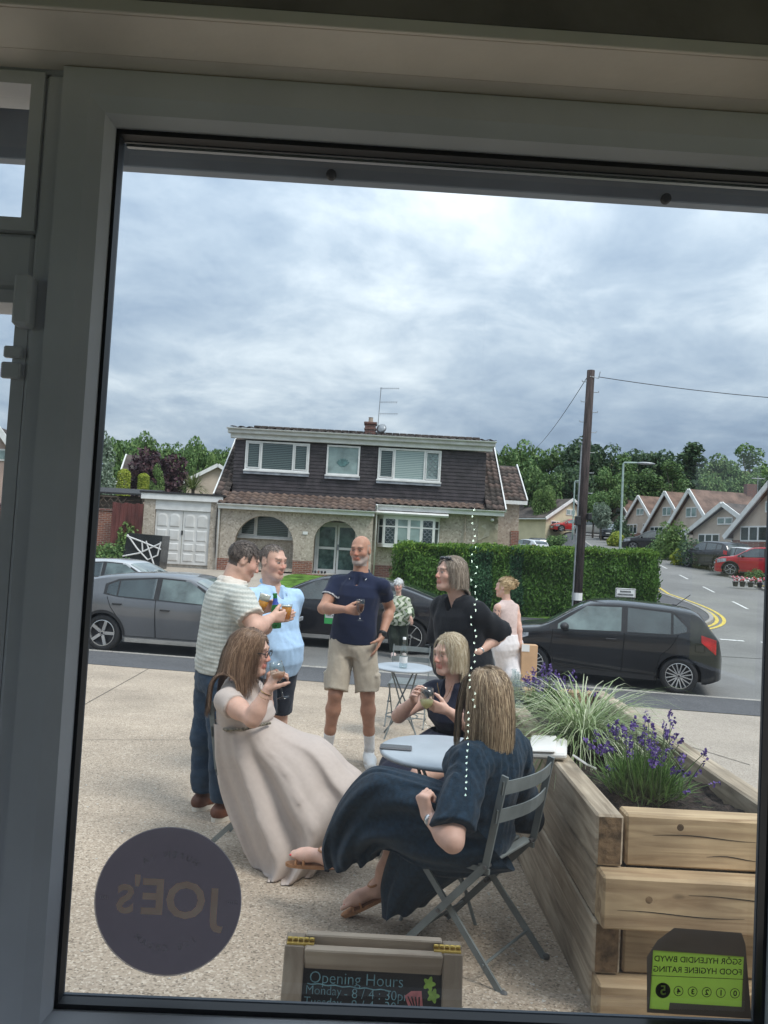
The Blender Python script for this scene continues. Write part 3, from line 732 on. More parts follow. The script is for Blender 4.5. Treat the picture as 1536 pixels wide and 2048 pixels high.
# --- eaves, fascias, gutters
fz = hz(5.56)
MB().box((-6.62, 32.18, fz), (4.42, 32.37, fz+.19), .01).build('fascia', m_white, house)
MB().box((-6.72, 32.02, fz+.19), (4.52, 32.3, fz+.37), .02).build('soffit_board', m_whited, house)
def gutter(x0, x1, y, z, r_=.06, nm='gutter'):
    b = MB(); prof = [(math.cos(math.pi*k/8)*r_, -math.sin(math.pi*k/8)*r_) for k in range(9)]
    prof += [(-(r_-.012)*math.cos(math.pi*k/8), -(r_-.012)*math.sin(math.pi*k/8)) for k in range(9)]
    b.prism([(x0, y+p_, z+q_) for p_, q_ in prof], (x1-x0, 0, 0)); return b.build(nm, m_white, house)
gutter(-6.75, 4.55, 31.97, fz+.40)
MB().box((-.45, 31.62, 3.02), (4.95, 31.66, 3.22), .005).build('fascia', m_white, house)
MB().box((-.45, 31.66, 3.02), (4.95, 32.0, 3.05)).build('soffit_board', m_whited, house)
gutter(-.45, 4.98, 31.57, 3.24)
MB().box((-6.65, 30.76, 2.70), (-.38, 30.80, 2.88), .005).build('fascia', m_white, house)
MB().box((-6.65, 30.80, 2.70), (-.38, 31.0, 2.73)).build('soffit_board', m_whited, house)
gutter(-6.68, -.36, 30.70, 2.90)
for x_, z1_, z0_, y_ in ((-6.62, 2.85, .2, 30.92), (-.30, 3.2, .2, 31.50)):
    MB().tube([(x_, y_-.2, z1_), (x_, y_-.05, z1_-.12), (x_, y_, z1_-.3), (x_, y_, z0_)], .036, 8).build('downpipe', m_white, house, smooth=True)
# --- roofs: tile beds, then each tile
def tile_mesh(w, l, th=.022):
    b = MB(); n = 8; pr = []
    for k in range(n+1):
        t = k/n; pr.append((t*w, .028*math.sin(t*2*math.pi)+.006))
    for y_, dz_ in ((0.0, .022), (l, 0.0)):
        for (x_, z_) in pr: b.v.append((x_, y_, z_+dz_))
    for (x_, z_) in pr: b.v.append((x_, 0.0, z_+.022-th))
    m1 = n+1
    b.f = [(k, k+1, m1+k+1, m1+k) for k in range(n)]+[(2*m1+k, 2*m1+k+1, k+1, k) for k in range(n)]
    b.mi = [0]*len(b.f); return b.mesh('roof_tile', smooth=True)
def tiled(par, origin, xdir, updir, width, length, mats, tw=.30, tl=.335, jit=.006, nm='roof_tile'):
    origin = Vector(origin); xd = Vector(xdir).normalized(); ud = Vector(updir).normalized(); nd = xd.cross(ud)
    mes = []
    for mt in mats:
        me = tile_mesh(tw*1.02, tl*1.12); me.materials.append(mt); mes.append(me)
    Rm = Matrix((xd, ud, nd)).transposed(); inv = ROOTM[par.name].inverted()
    for j in range(max(1, round(length/tl))):
        for i in range(max(1, round(width/tw))):
            o = inst(random.choice(mes), nm, par); mm = Rm.to_4x4(); mm.translation = origin+xd*(i*tw)+ud*(j*tl)+nd*(.012+random.uniform(0, jit))
            o.matrix_local = inv @ mm
m_tileb = M('red brown concrete tile', (.17, .115, .09), .85, .3, 2, bump=.4, bscale=30); m_tilec = M('grey brown tile', (.14, .10, .085), .88, .3, 2, bump=.4, bscale=30)
rf = MB(); rf.quad((-6.66, 30.72, 2.90), (-.36, 30.72, 2.90), (-.36, 32.02, 3.46), (-6.66, 32.02, 3.46)); porch_roof = rf.build('porch_roof', m_tile, house, fixn=False)
tiled(porch_roof, (-6.66, 30.70, 2.905), (1, 0, 0), (0, 1.30, .56), 6.3, 1.42, (m_tileb, m_tilec, m_tile), .30, .34)
RP = [(31.58, 3.28), (36.2, 6.62)]
rf = MB()
def roof_quad(x0, x1, a, c): rf.quad((x0, a[0], a[1]), (x1, a[0], a[1]), (x1, c[0], c[1]), (x0, c[0], c[1]))
roof_quad(-7.0, -6.45, *RP); roof_quad(4.2, 4.98, *RP); roof_quad(-.45, 4.2, RP[0], (32.39, 3.56)); roof_quad(-7.0, 4.98, RP[1], (40.6, 3.3)); main_roof = rf.build('roof', m_tiled, house, fixn=False)
ud = (0, RP[1][0]-RP[0][0], RP[1][1]-RP[0][1])
tiled(main_roof, (-.40, RP[0][0]-.03, RP[0][1]-.01), (1, 0, 0), (0, .81, .28), 4.6, .70, (m_tileb, m_tilec), .30, .34)
tiled(main_roof, (4.2, RP[0][0]-.03, RP[0][1]-.01), (1, 0, 0), ud, .76, 4.6, (m_tiled, m_tilec), .255, .34)
tiled(main_roof, (-7.0, RP[0][0]-.03, RP[0][1]-.01), (1, 0, 0), ud, .56, 4.6, (m_tiled, m_tilec), .28, .34)
for x_ in (-7.03, 5.0):
    b = MB(); b.bar((x_, RP[0][0]-.05, RP[0][1]-.03), (x_, RP[1][0], RP[1][1]+.01), .05, .16); b.build('bargeboard', m_white, house)
# gables
b = MB()
for x_ in (-6.75, 4.75): b.quad((x_, 32, 3.3), (x_, 36.2, 6.5), (x_, 40.2, 3.3))
b.build('gable', m_pebble, house, fixn=False)
# dormer roof
rf = MB(); rf.quad((-6.7, 31.98, fz+.42), (4.5, 31.98, fz+.42), (4.35, 36.2, 6.82), (-6.35, 36.2, 6.82)); rf.quad((-6.35, 36.2, 6.82), (4.35, 36.2, 6.82), (4.35, 40, 4.4), (-6.35, 40, 4.4)); dr = rf.build('dormer_roof', m_tiled, house, fixn=False)
tiled(dr, (-6.62, 32.0, fz+.425), (1, 0, 0), (0, 4.2, .55), 11.0, .7, (m_tiled,), .36, .36)
b = MB()
for i in range(31): b.box((-6.35+i*.345, 36.1, 6.80), (-6.35+i*.345+.335, 36.3, 6.90), .02)
b.build('ridge_cap', m_tiled, house)['kind'] = 'stuff'
# chimney, aerial, dish
cx0, cx1 = -1.10, -.60
ch = MB().box((cx0, 35.6, 6.2), (cx1, 36.15, 7.18)).build('chimney', m_brickd, house)
MB().box((cx0-.05, 35.55, 7.18), (cx1+.05, 36.2, 7.28), .01).box((cx0-.03, 35.57, 6.93), (cx1+.03, 36.18, 6.99)).build('chimney_cap', m_brickd, ch)
MB().lathe([(.11, 7.28), (.10, 7.5), (.12, 7.52), (.08, 7.52)], 12, Matrix.Translation((-.85, 35.85, 0))).build('chimney_pot', m_pebble2, ch)
ae = MB().tube([(-.52, 35.7, 6.5), (-.45, 35.7, 8.95)], .02, 6).build('aerial_mast', m_metal, house)
for k, (z_, n_, ln_) in enumerate(((8.9, 9, .85), (8.25, 10, .8), (7.7, 8, .85))):
    b = MB(); b.tube([(-.5, 35.7, z_), (-.45+ln_, 35.55, z_+.02)], .01, 4)
    for j in range(n_):
        t = (j+.5)/n_; b.tube([(-.45+ln_*t, 35.7-.15*t-.16, z_-.03), (-.45+ln_*t, 35.7-.15*t+.16, z_+.03)], .006, 4)
        b.tube([(-.45+ln_*t, 35.7-.15*t, z_-.06), (-.45+ln_*t, 35.7-.15*t, z_+.06)], .006, 4)
    b.build('aerial_array', m_metal, ae)
ds = MB().lathe([(0, .06), (.14, .035), (.24, 0), (.25, .0), (.15, .045), (0, .075)], 18, Matrix.Translation((-.33, 35.55, 6.98)) @ Matrix.Rotation(R(70), 4, 'X') @ Matrix.Rotation(R(-20), 4, 'Y')).build('satellite_dish', m_metal, house, smooth=True)
MB().tube([(-.33, 35.6, 6.6), (-.33, 35.6, 6.95)], .025, 6).tube([(-.33, 35.55, 6.8), (-.12, 35.2, 6.75)], .012, 5).build('dish_arm', m_black, ds)
# --- window in the left arch, double doors in the right one
window(house, -5.98, -3.3, 1.62, 2.56, 31.96, (.27, .78), (m_blind, m_blind, m_blind))
door = MB().box((-2.78, 31.9, 2.30), (-.98, 31.97, 2.40)).box((-2.78, 31.9, .29), (-2.69, 31.97, 2.30)).box((-1.07, 31.9, .29), (-.98, 31.97, 2.30)).build('door', m_white, house)
m_door = M('green etched door glass', (.02, .05, .045), .12, .6, 4, spec=.8, col2=(.10, .17, .155), detail=2)
for xa, xb in ((-2.69, -1.895), (-1.865, -1.07)):
    q = .075
    MB().box((xa, 31.88, .29), (xa+q, 31.95, 2.3)).box((xb-q, 31.88, .29), (xb, 31.95, 2.3)).box((xa+q, 31.88, 2.21), (xb-q, 31.95, 2.3)).box((xa+q, 31.88, .29), (xb-q, 31.95, .46)).box((xa+q, 31.88, 1.28), (xb-q, 31.95, 1.38)).build('door_leaf', m_white, door)
    MB().box((xa+q, 31.91, .46), (xb-q, 31.92, 1.28)).build('pane', m_door, door); MB().box((xa+q, 31.91, 1.38), (xb-q, 31.92, 2.21)).build('pane', m_door, door)
MB().box((-1.85, 31.82, 1.26), (-1.79, 31.87, 1.5)).build('handle', m_lead, door)
MB().box((-3.22, 30.97, 1.83), (-3.02, 30.995, 1.95)).build('number_plate', m_white, house)
# row of shoes and pots on the step
for k in range(6): MB().ell((-2.9+k*.13, 31.15, .35), (.05, .11, .06), 8, 6).build('step_shoe', m_black if k % 3 else m_brick, house, smooth=True)
# --- bay window on the right with canopy
bay = MB().prism([(-.22, 31.98, 1.5), (.02, 31.6, 1.5), (2.1, 31.6, 1.5), (2.34, 31.98, 1.5)], (0, 0, .1)).build('bay_window', m_white, house)
MB().prism([(-.24, 31.98, 2.72), (0, 31.58, 2.72), (2.12, 31.58, 2.72), (2.36, 31.98, 2.72)], (0, 0, .1)).build('bay_head', m_white, bay)
def bay_seg(p0, p1, n, mats):
    p0, p1 = Vector(p0), Vector(p1); d = (p1-p0)
    for i in range(n):
        a = p0+d*(i/n); c = p0+d*((i+1)/n); u = d.normalized()
        b = MB()
        for q0, q1 in ((a, a+u*.06), (c-u*.06, c)): b.bar(Vector((*((q0+q1)/2).xy, 1.6)), Vector((*((q0+q1)/2).xy, 2.72)), .06, .06)
        for z_ in (1.63, 2.36, 2.69): b.bar(Vector((*(a+u*.06).xy, z_)), Vector((*(c-u*.06).xy, z_)), .05, .06)
        b.build('bay_frame', m_white, bay)
        for j, (z0_, z1_) in enumerate(((1.66, 2.33), (2.39, 2.66))):
            b = MB(); b.bar(Vector((*(a+u*.06).xy, (z0_+z1_)/2)), Vector((*(c-u*.06).xy, (z0_+z1_)/2)), .01, z1_-z0_); pn = b.build('pane', mats[i % len(mats)], bay)
        
bay_seg((-.2, 31.95, 0), (.03, 31.62, 0), 1, (m_dglass,)); bay_seg((.03, 31.62, 0), (2.09, 31.62, 0), 4, (m_dglass, m_lglass, m_lglass, m_dglass)); bay_seg((2.09, 31.62, 0), (2.32, 31.95, 0), 1, (m_dglass,))
lattice(bay, .1, .5, 1.68, 2.32, 31.56, 2, 3, .007); lattice(bay, .1, .5, 2.40, 2.66, 31.56, 2, 1, .007); lattice(bay, 1.62, 2.02, 1.68, 2.32, 31.56, 2, 3, .007); lattice(bay, 1.62, 2.02, 2.40, 2.66, 31.56, 2, 1, .007)
b = MB(); b.prism([(-.35, 31.4, 2.83), (-.35, 31.36, 2.90), (-.35, 31.55, 2.98), (-.35, 32, 3.0), (-.35, 32, 2.83)], (3.0, 0, 0)); b.build('awning_canopy', m_whited, house)
# stone panel, camera and side lamp at the right corner
m_stone = ground_mat('rubble stone cladding', (.42, .37, .27), (.25, .21, .15), (.55, .5, .4), 5, 1.0, bump=.8)
MB().box((3.95, 31.97, HB), (4.77, 32.02, 3.0)).build('stone_panel', m_stone, house)
MB().ell((4.5, 31.85, 2.85), (.08, .14, .07), 10, 6).build('camera_housing', m_white, house)
MB().tube([(3.4, 31.9, HB), (3.4, 31.9, 3.0)], .03, 6).build('soil_pipe', m_pebble2, house)
# rear wing
wing = MB().box((4.6, 36.4, HB-.3), (6.4, 42, 4.05)).build('rear_wing', m_pebble2, house)
rf = MB(); rf.quad((3.9, 36.1, 4.0), (6.68, 36.1, 4.0), (6.68, 39.4, 6.0), (3.9, 39.4, 6.0)); rf.quad((3.9, 39.4, 6.0), (6.68, 39.4, 6.0), (6.68, 42.6, 4.0), (3.9, 42.6, 4.0)); wr = rf.build('wing_roof', m_tiled, wing, fixn=False)
tiled(wing, (4.9, 36.08, 4.01), (1, 0, 0), (0, 3.3, 2.0), 1.8, 3.6, (m_tiled, m_tilec), .30, .36)
MB().bar((6.7, 36.05, 4.0), (6.7, 39.4, 6.04), .05, .17).bar((6.7, 42.6, 4.0), (6.7, 39.4, 6.04), .05, .17).box((4.6, 36.02, 3.83), (6.7, 36.07, 4.0)).build('bargeboard', m_white, wing)
MB().box((6.05, 36.36, HB-.3), (6.42, 36.42, 2.6)).build('brick_quoin', m_brick, wing)

# ---------------------------------------------------------------- garage
gar = thing('garage', 'flat roofed pebbledash garage with white double doors beside the bungalow', 'garage', (-8.1, 31, .3))
MB().box((-9.68, 31.0, -.2), (-9.22, 31.3, 2.95)).box((-6.98, 31.0, -.2), (-6.57, 31.3, 2.95)).box((-9.68, 31.3, -.2), (-9.4, 36, 2.95)).box((-6.9, 31.3, -.2), (-6.77, 36, 2.95)).build('wall', m_pebble, gar)
MB().box((-9.8, 30.9, 2.92), (-6.5, 30.96, 3.17), .01).build('fascia', m_white, gar)
MB().box((-9.85, 30.86, 3.17), (-6.45, 36.2, 3.24)).build('roof', m_felt, gar)
MB().box((-9.22, 31.02, 2.53), (-6.98, 31.1, 2.93)).build('head_panel', m_white, gar)
MB().box((-9.22, 31.16, .2), (-6.98, 31.2, .38)).build('threshold', m_slab, gar)
for k, (xa, xb) in enumerate(((-9.2, -8.11), (-8.09, -7.0))):
    dl = MB().box((xa, 31.08, .36), (xb, 31.13, 2.52)).build('garage_door', m_whited, gar)
    for i in range(2):
        px0 = xa+.07+i*.5; px1 = px0+.42
        for j, (z0_, z1_) in enumerate(((.48, .80), (.90, 1.2), (1.3, 1.75), (1.85, 2.25))):
            b = MB(); o_ = [(px0, z0_), (px1, z0_), (px1, z1_)]+([(px0+.21+.21*math.cos(a), z1_+.16*math.sin(a)) for a in lin(0.2, math.pi-.2, 7)] if j == 3 else [])+[(px0, z1_)]
            cx_, cz_ = (px0+px1)/2, (z0_+z1_)/2
            for s_, (ya, yb) in ((1.0, (31.078, 31.05)),):
                n = len(o_); inn = [(cx_+(x-cx_)*.78, cz_+(z-cz_)*.78) for x, z in o_]
                b.add([(x, 31.079, z) for x, z in o_]+[(x, 31.052, z) for x, z in inn], [(q, (q+1) % n, n+(q+1) % n, n+q) for q in range(n)]+[tuple(range(n, 2*n))])
            b.build('door_panel', m_whited, dl)
MB().box((-8.12, 31.04, 1.55), (-8.06, 31.075, 1.72)).build('door_handle', m_black, gar)
MB().tube([(-6.7, 30.94, 2.7), (-6.72, 30.93, 1.6), (-6.66, 30.93, .7)], .02, 5).build('cable', m_black, gar)
# ================================================================== hedge, trees, street
def np_mesh(name, V, Q, smooth=False):
    me = bpy.data.meshes.new(name); V = np.asarray(V, np.float32); Q = np.asarray(Q, np.int32); k = Q.shape[1]
    me.vertices.add(len(V)); me.vertices.foreach_set('co', V.ravel()); me.loops.add(Q.size); me.loops.foreach_set('vertex_index', Q.ravel())
    me.polygons.add(len(Q)); me.polygons.foreach_set('loop_start', np.arange(0, Q.size, k, dtype=np.int32)); me.polygons.foreach_set('loop_total', np.full(len(Q), k, np.int32))
    if smooth: me.polygons.foreach_set('use_smooth', np.ones(len(Q), bool))
    me.update(calc_edges=True); return me
def leaf_mat(name, dark, mid, light, rough=.55, trans=.25):
    if name in MATS: return MATS[name]
    mt = bpy.data.materials.new(name); mt.use_nodes = True; MATS[name] = mt
    t = mt.node_tree; b = t.nodes['Principled BSDF']; b.inputs['Roughness'].default_value = rough; b.inputs['Specular IOR Level'].default_value = .25
    ge = t.nodes.new('ShaderNodeNewGeometry'); rp_ = t.nodes.new('ShaderNodeValToRGB'); el_ = rp_.color_ramp.elements
    el_[0].color = (*dark, 1); el_[1].color = (*light, 1); x = el_.new(.55); x.color = (*mid, 1)
    t.links.new(ge.outputs['Random Per Island'], rp_.inputs[0]); t.links.new(rp_.outputs[0], b.inputs['Base Color'])
    tl = t.nodes.new('ShaderNodeBsdfTranslucent'); t.links.new(rp_.outputs[0], tl.inputs[0]); mx = t.nodes.new('ShaderNodeMixShader'); mx.inputs[0].default_value = trans
    o = t.nodes['Material Output']; t.links.new(b.outputs[0], mx.inputs[1]); t.links.new(tl.outputs[0], mx.inputs[2]); t.links.new(mx.outputs[0], o.inputs[0]); return mt
def leaves(C, Nn, size, aspect=1.6, jitter=.8, rng=RNG, updir=None):
    "one four-cornered leaf at each centre, facing roughly along Nn"
    n = len(C); Nn = Nn+rng.normal(0, jitter, (n, 3)); Nn /= np.linalg.norm(Nn, axis=1)[:, None]+1e-9
    A = rng.normal(0, 1, (n, 3)) if updir is None else np.asarray(updir)+rng.normal(0, .45, (n, 3))
    A -= Nn*(A*Nn).sum(1)[:, None]; A /= np.linalg.norm(A, axis=1)[:, None]+1e-9
    B = np.cross(Nn, A); s = size*rng.uniform(.6, 1.35, n)[:, None]
    a, b_ = A*s*aspect*.5, B*s*.5
    V = np.stack([C-a, C+b_+a*.1, C+a, C-b_+a*.1], 1).reshape(-1, 3); Q = np.arange(4*n).reshape(n, 4); return V, Q
def blob_points(blobs, per, rng=RNG, shell=.78):
    P_, N_ = [], []
    for (c, r_) in blobs:
        n = max(6, int(per*r_[0]*r_[2])); d = rng.normal(0, 1, (n, 3)); d /= np.linalg.norm(d, axis=1)[:, None]
        k = rng.uniform(shell, 1.06, n)[:, None]; P_.append(np.asarray(c)+d*np.asarray(r_)*k); N_.append(d)
    return np.concatenate(P_), np.concatenate(N_)
def crown_blobs(kind, rng):
    bl = []
    if kind == 'pine':
        for i in range(7):
            z = 4+i*1.25; r_ = 2.9*(1-i/9)
            for k in range(5):
                a = rng.uniform(0, 6.28); q = r_*rng.uniform(.35, .8); bl.append(((q*math.cos(a), q*math.sin(a), z+rng.uniform(-.4, .4)), (r_*.55, r_*.55, .75)))
    elif kind == 'round':
        for k in range(30):
            d = rng.normal(0, 1, 3); d /= np.linalg.norm(d); q = rng.uniform(.45, .8); rr = rng.uniform(.9, 1.5); bl.append(((d[0]*3.3*q, d[1]*3.3*q, 6.2+d[2]*3.6*q), (rr, rr, rr*.85)))
    elif kind == 'tall':
        for k in range(34):
            z = rng.uniform(2.6, 11.5); w = 2.5*math.sin(min(1, (z-1.4)/6.5)*math.pi*.5)*(1.0 if z < 8 else max(.25, 1-(z-8)/4.6)); a = rng.uniform(0, 6.28); q = w*math.sqrt(rng.uniform(.1, 1)); rr = rng.uniform(.7, 1.25); bl.append(((q*math.cos(a), q*math.sin(a), z), (rr, rr, rr)))
    else:
        for k in range(40):
            d = rng.normal(0, 1, 3); d /= np.linalg.norm(d); d[2] = abs(d[2])*1.1-.35; q = rng.uniform(.5, .95); rr = rng.uniform(.7, 1.5); bl.append(((d[0]*4.3*q, d[1]*4.3*q, 5.4+d[2]*4.2*q), (rr, rr, rr*.7)))
    return bl
def tree_proto(kind, seed, leaf, per=40):
    rng = np.random.default_rng(seed); bl = crown_blobs(kind, rng); C, Nn = blob_points(bl, per*4.0, rng)
    Nn = Nn+np.array([0, 0, .35]); V, Q = leaves(C, Nn, leaf, 1.5, .6, rng)
    me = np_mesh('crown', V, Q)
    t = MB(); hgt = max(b_[0][2] for b_ in bl)
    t.tube([(0, 0, -1.0), (.1, 0, 1.5), (.0, .1, 4), (.1, .05, hgt*.8)], [.28, .22, .16, .05], 8)
    for k in range(7):
        c, r_ = bl[int(rng.integers(len(bl)))]; z0 = min(c[2]-.6, 2.2+k*.7); t.tube([(0.05, 0.05, z0), (c[0]*.5, c[1]*.5, (z0+c[2])/2+.3), c], [.10, .06, .02], 5)
    tm = t.mesh('trunk', smooth=True); return me, tm
m_bark = M('bark', (.10, .085, .07), .9, .3, 6, bump=.6, bscale=18)
m_barkp = M('pale birch bark', (.5, .48, .44), .8, .3, 6)
LM = dict(oak=leaf_mat('oak leaves', (0.044, 0.094, 0.031), (0.094, 0.175, 0.050), (0.163, 0.250, 0.081)), deep=leaf_mat('deep green leaves', (0.030, 0.065, 0.035), (0.060, 0.115, 0.053), (0.112, 0.175, 0.075)),
          light=leaf_mat('light green leaves', (0.075, 0.138, 0.037), (0.125, 0.213, 0.056), (0.213, 0.312, 0.100)), silver=leaf_mat('silver green leaves', (0.112, 0.163, 0.112), (0.188, 0.250, 0.181), (0.312, 0.375, 0.300)),
          plum=leaf_mat('plum leaves', (0.027, 0.015, 0.020), (0.050, 0.022, 0.030), (0.094, 0.044, 0.050), trans=.15), gold=leaf_mat('golden conifer leaves', (0.150, 0.213, 0.025), (0.275, 0.338, 0.037), (0.450, 0.475, 0.075)), mix=leaf_mat('mid green leaves', (0.056, 0.119, 0.037), (0.112, 0.206, 0.062), (0.200, 0.300, 0.100)))
PROTO = {}
for nm, kind, seed, leaf in (('oak_a', 'oak', 3, .29), ('oak_b', 'oak', 14, .29), ('round_a', 'round', 5, .27), ('tall_a', 'tall', 8, .26), ('pine_a', 'pine', 21, .29)):
    PROTO[nm] = tree_proto(kind, seed, leaf)
_pm = {}
def tree(name, label, cat, proto, lm, loc, s, group=None, trunk=m_bark, sz=1.0):
    r_ = thing(name, label, cat, loc, random.uniform(0, 6.28), group)
    for nm, me, mt in (('crown', PROTO[proto][0], lm), ('trunk', PROTO[proto][1], trunk)):
        key = (proto, nm, mt.name)
        if key not in _pm: c = me.copy(); c.materials.clear(); c.materials.append(mt); _pm[key] = c
        o = inst(_pm[key], nm, r_); o.scale = (s, s, s*sz)
    return r_
KINDW = {'oak_a': 'spreading oak', 'oak_b': 'open crowned oak', 'round_a': 'round headed tree', 'tall_a': 'slender tree', 'pine_a': 'layered pine'}
TONE = {'oak': 'mid green', 'mix': 'fresh green', 'deep': 'dark green', 'light': 'light green', 'silver': 'silvery'}
LANDM = [(0, 'the far left edge of the view'), (150, 'the window mullion'), (265, 'the small gabled house'), (322, 'the plum tree'), (390, 'the cordyline palm'), (440, 'the left end of the bungalow'), (560, "the bungalow's left upper window"), (690, "the bungalow's middle upper window"), (860, "the bungalow's right upper window"), (980, 'the right bungalow verge'), (1035, 'the rear wing roof'), (1085, 'the slanting wire'), (1130, 'the cream house'), (1170, 'the telegraph pole'), (1215, 'the slim far lamp'), (1244, 'the corner street lamp'), (1290, 'the second gabled house'), (1336, 'the third gabled house'), (1385, 'the house with the chimney'), (1430, 'the long tiled roof'), (1480, 'the low dark roofed house'), (1530, 'the right edge of the window')]
GRP = 'trees of the wood behind the houses'; USED = set()
def wood_tree(px, ytop, Y, proto, lm, wpx, sfx=None):
    top = P(px, ytop-18, Y); x = top.x; zg = ZT(x, Y)-.3
    base_h = {'oak_a': 10.0, 'oak_b': 10.0, 'round_a': 10.2, 'tall_a': 12.4, 'pine_a': 12.4}[proto]; base_w = {'oak_a': 9.4, 'oak_b': 9.4, 'round_a': 7.5, 'tall_a': 6.0, 'pine_a': 6}[proto]
    s = wpx*Y/FPX/base_w*1.1; sz = max(.35, (top.z-zg)/base_h/s)
    lm_ = min(LANDM, key=lambda q: abs(q[0]-px))[1]; lab = f"{TONE[lm]} {KINDW[proto]} {'high on the skyline' if ytop < 900 else 'lower down'} behind {lm_}"
    if lab in USED: lab = lab.replace('behind', 'just beside' if px > 700 else 'to the left behind')
    USED.add(lab); tree('woodland_tree', lab, 'tree', proto, LM[lm], (x, Y, zg), s, GRP, sz=sz)
for a in ((995, 874, 105, 'oak_a', 'oak', 120), (1060, 884, 112, 'oak_b', 'mix', 120), (1120, 893, 104, 'oak_b', 'oak', 110), (1185, 868, 100, 'round_a', 'deep', 115), (1300, 882, 105, 'oak_a', 'deep', 150), (1245, 920, 98, 'tall_a', 'mix', 75),
          (1385, 904, 96, 'pine_a', 'deep', 120), (1440, 915, 100, 'oak_b', 'oak', 110), (1500, 902, 108, 'tall_a', 'mix', 100), (1545, 908, 104, 'oak_a', 'mix', 120), (1345, 935, 92, 'tall_a', 'oak', 80), (1420, 945, 88, 'round_a', 'mix', 70),
          (1020, 905, 92, 'tall_a', 'mix', 70), (1085, 925, 88, 'round_a', 'oak', 90), (1150, 915, 90, 'oak_a', 'deep', 90), (1215, 940, 90, 'oak_b', 'mix', 80), (1275, 935, 94, 'round_a', 'oak', 90), (1480, 940, 92, 'oak_a', 'oak', 100), (1540, 950, 90, 'round_a', 'deep', 90),
          (960, 890, 110, 'oak_b', 'oak', 110), (1090, 968, 84, 'round_a', 'light', 55), (1190, 985, 74, 'round_a', 'mix', 60), (1205, 1010, 70, 'round_a', 'silver', 42),
          (445, 872, 110, 'oak_a', 'oak', 110), (400, 878, 105, 'oak_b', 'mix', 90), (350, 880, 100, 'round_a', 'mix', 80), (300, 868, 95, 'oak_b', 'oak', 90), (265, 848, 74, 'oak_a', 'mix', 110), (440, 900, 84, 'round_a', 'light', 60), (10, 842, 80, 'oak_a', 'oak', 120), (150, 850, 90, 'oak_b', 'mix', 120), (380, 905, 80, 'tall_a', 'mix', 46),
          (520, 880, 120, 'oak_a', 'oak', 120), (620, 885, 120, 'oak_b', 'mix', 120), (880, 886, 118, 'oak_a', 'mix', 120)):
    wood_tree(*a)
# understorey mass closing the foot of the wood
C_ = []; 
for k in range(300):
    x = RNG.uniform(-60, 110); y = RNG.uniform(92, 128); C_.append(((x, y, ZT(x, y)+RNG.uniform(.5, 4.5)), (RNG.uniform(1.6, 3), 2.0, RNG.uniform(1.4, 2.6))))
C, Nn = blob_points(C_, 26); V, Q = leaves(C, Nn, .55, 1.4, .6)
o = link_mesh('undergrowth', np_mesh('undergrowth', V, Q), LM['deep']); tag(o, 'dark green undergrowth at the foot of the wood', 'undergrowth', kind='stuff')
# garden trees on the left
def place_tree(name, lab, px, ytop, Y, proto, lm, wpx):
    top = P(px, ytop, Y); zg = ZT(top.x, Y)-.3; bh, bw_ = {'round_a': (10.2, 7.5), 'tall_a': (12.4, 6.0)}[proto]; s = wpx*Y/FPX/bw_
    tree(name, lab, 'tree', proto, LM[lm], (top.x, Y, zg), s, sz=(top.z-zg)/bh/s)
place_tree('plum_tree', 'dark plum coloured round tree behind the garage', 324, 868, 50, 'round_a', 'plum', 150)
place_tree('willow_tree', 'silvery green tree at the left edge of the window', 205, 850, 44, 'tall_a', 'silver', 80)
place_tree('young_tree', 'young light green tree in front of the plum tree', 316, 924, 46, 'tall_a', 'light', 44)
for px, py, pyb, Y, w, lab in ((246, 938, 982, 41, .34, 'taller clipped golden conifer left of the garage roof'), (286, 947, 976, 43, .30, 'short barrel shaped clipped conifer left of the garage roof')):
    q = P(px, py, Y); q2 = P(px, pyb, Y); r_ = thing('clipped_conifer', lab, 'shrub', (q2.x, Y, q2.z-1.0))
    hh = q.z-q2.z; n = 2600; a = RNG.uniform(0, 6.28, n); t = RNG.uniform(-.3, 1, n); rr = w*np.minimum(1, np.sqrt(np.maximum(0, (1.02-t)*5)))*RNG.uniform(.85, 1.05, n)
    C = np.stack([rr*np.cos(a), rr*np.sin(a), 1.0+t*hh], 1); Nn = np.stack([np.cos(a), np.sin(a), .4+0*a], 1); V, Q = leaves(C, Nn, .06, 1.5, .5)
    link_mesh('crown', np_mesh('crown', V, Q), LM['gold'], r_); MB().tube([(0, 0, -1.2), (0, 0, 1.3)], .08, 6).build('trunk', m_bark, r_, world=False)
# palm-like cordyline over the garage
q = P(386, 985, 40); r_ = thing('cordyline', 'spiky cordyline palm rising behind the garage roof', 'palm', (q.x, 40, q.z-1.6))
b = MB()
for k in range(120):
    a = random.uniform(0, 6.28); e_ = random.uniform(-.1, 1.35); ln_ = random.uniform(.75, 1.15); d = Vector((math.cos(a)*math.cos(e_), math.sin(a)*math.cos(e_), math.sin(e_))); s_ = Vector((-math.sin(a), math.cos(a), 0))*.03
    p0 = Vector((0, 0, 1.75)); p1 = p0+d*ln_*.6; p2 = p0+d*ln_+Vector((0, 0, -.22*ln_*(1.4-e_)))
    b.add([p0-s_*.6, p0+s_*.6, p1+s_, p1-s_, p2], [(0, 1, 2, 3), (3, 2, 4)])
b.build('leaf_rosette', leaf_mat('cordyline leaves', (.06, .09, .02), (.12, .16, .04), (.22, .25, .09)), r_, world=False, fixn=False); MB().tube([(0, 0, -1), (0, 0, 1.8)], .09, 7).build('trunk', m_bark, r_, world=False)
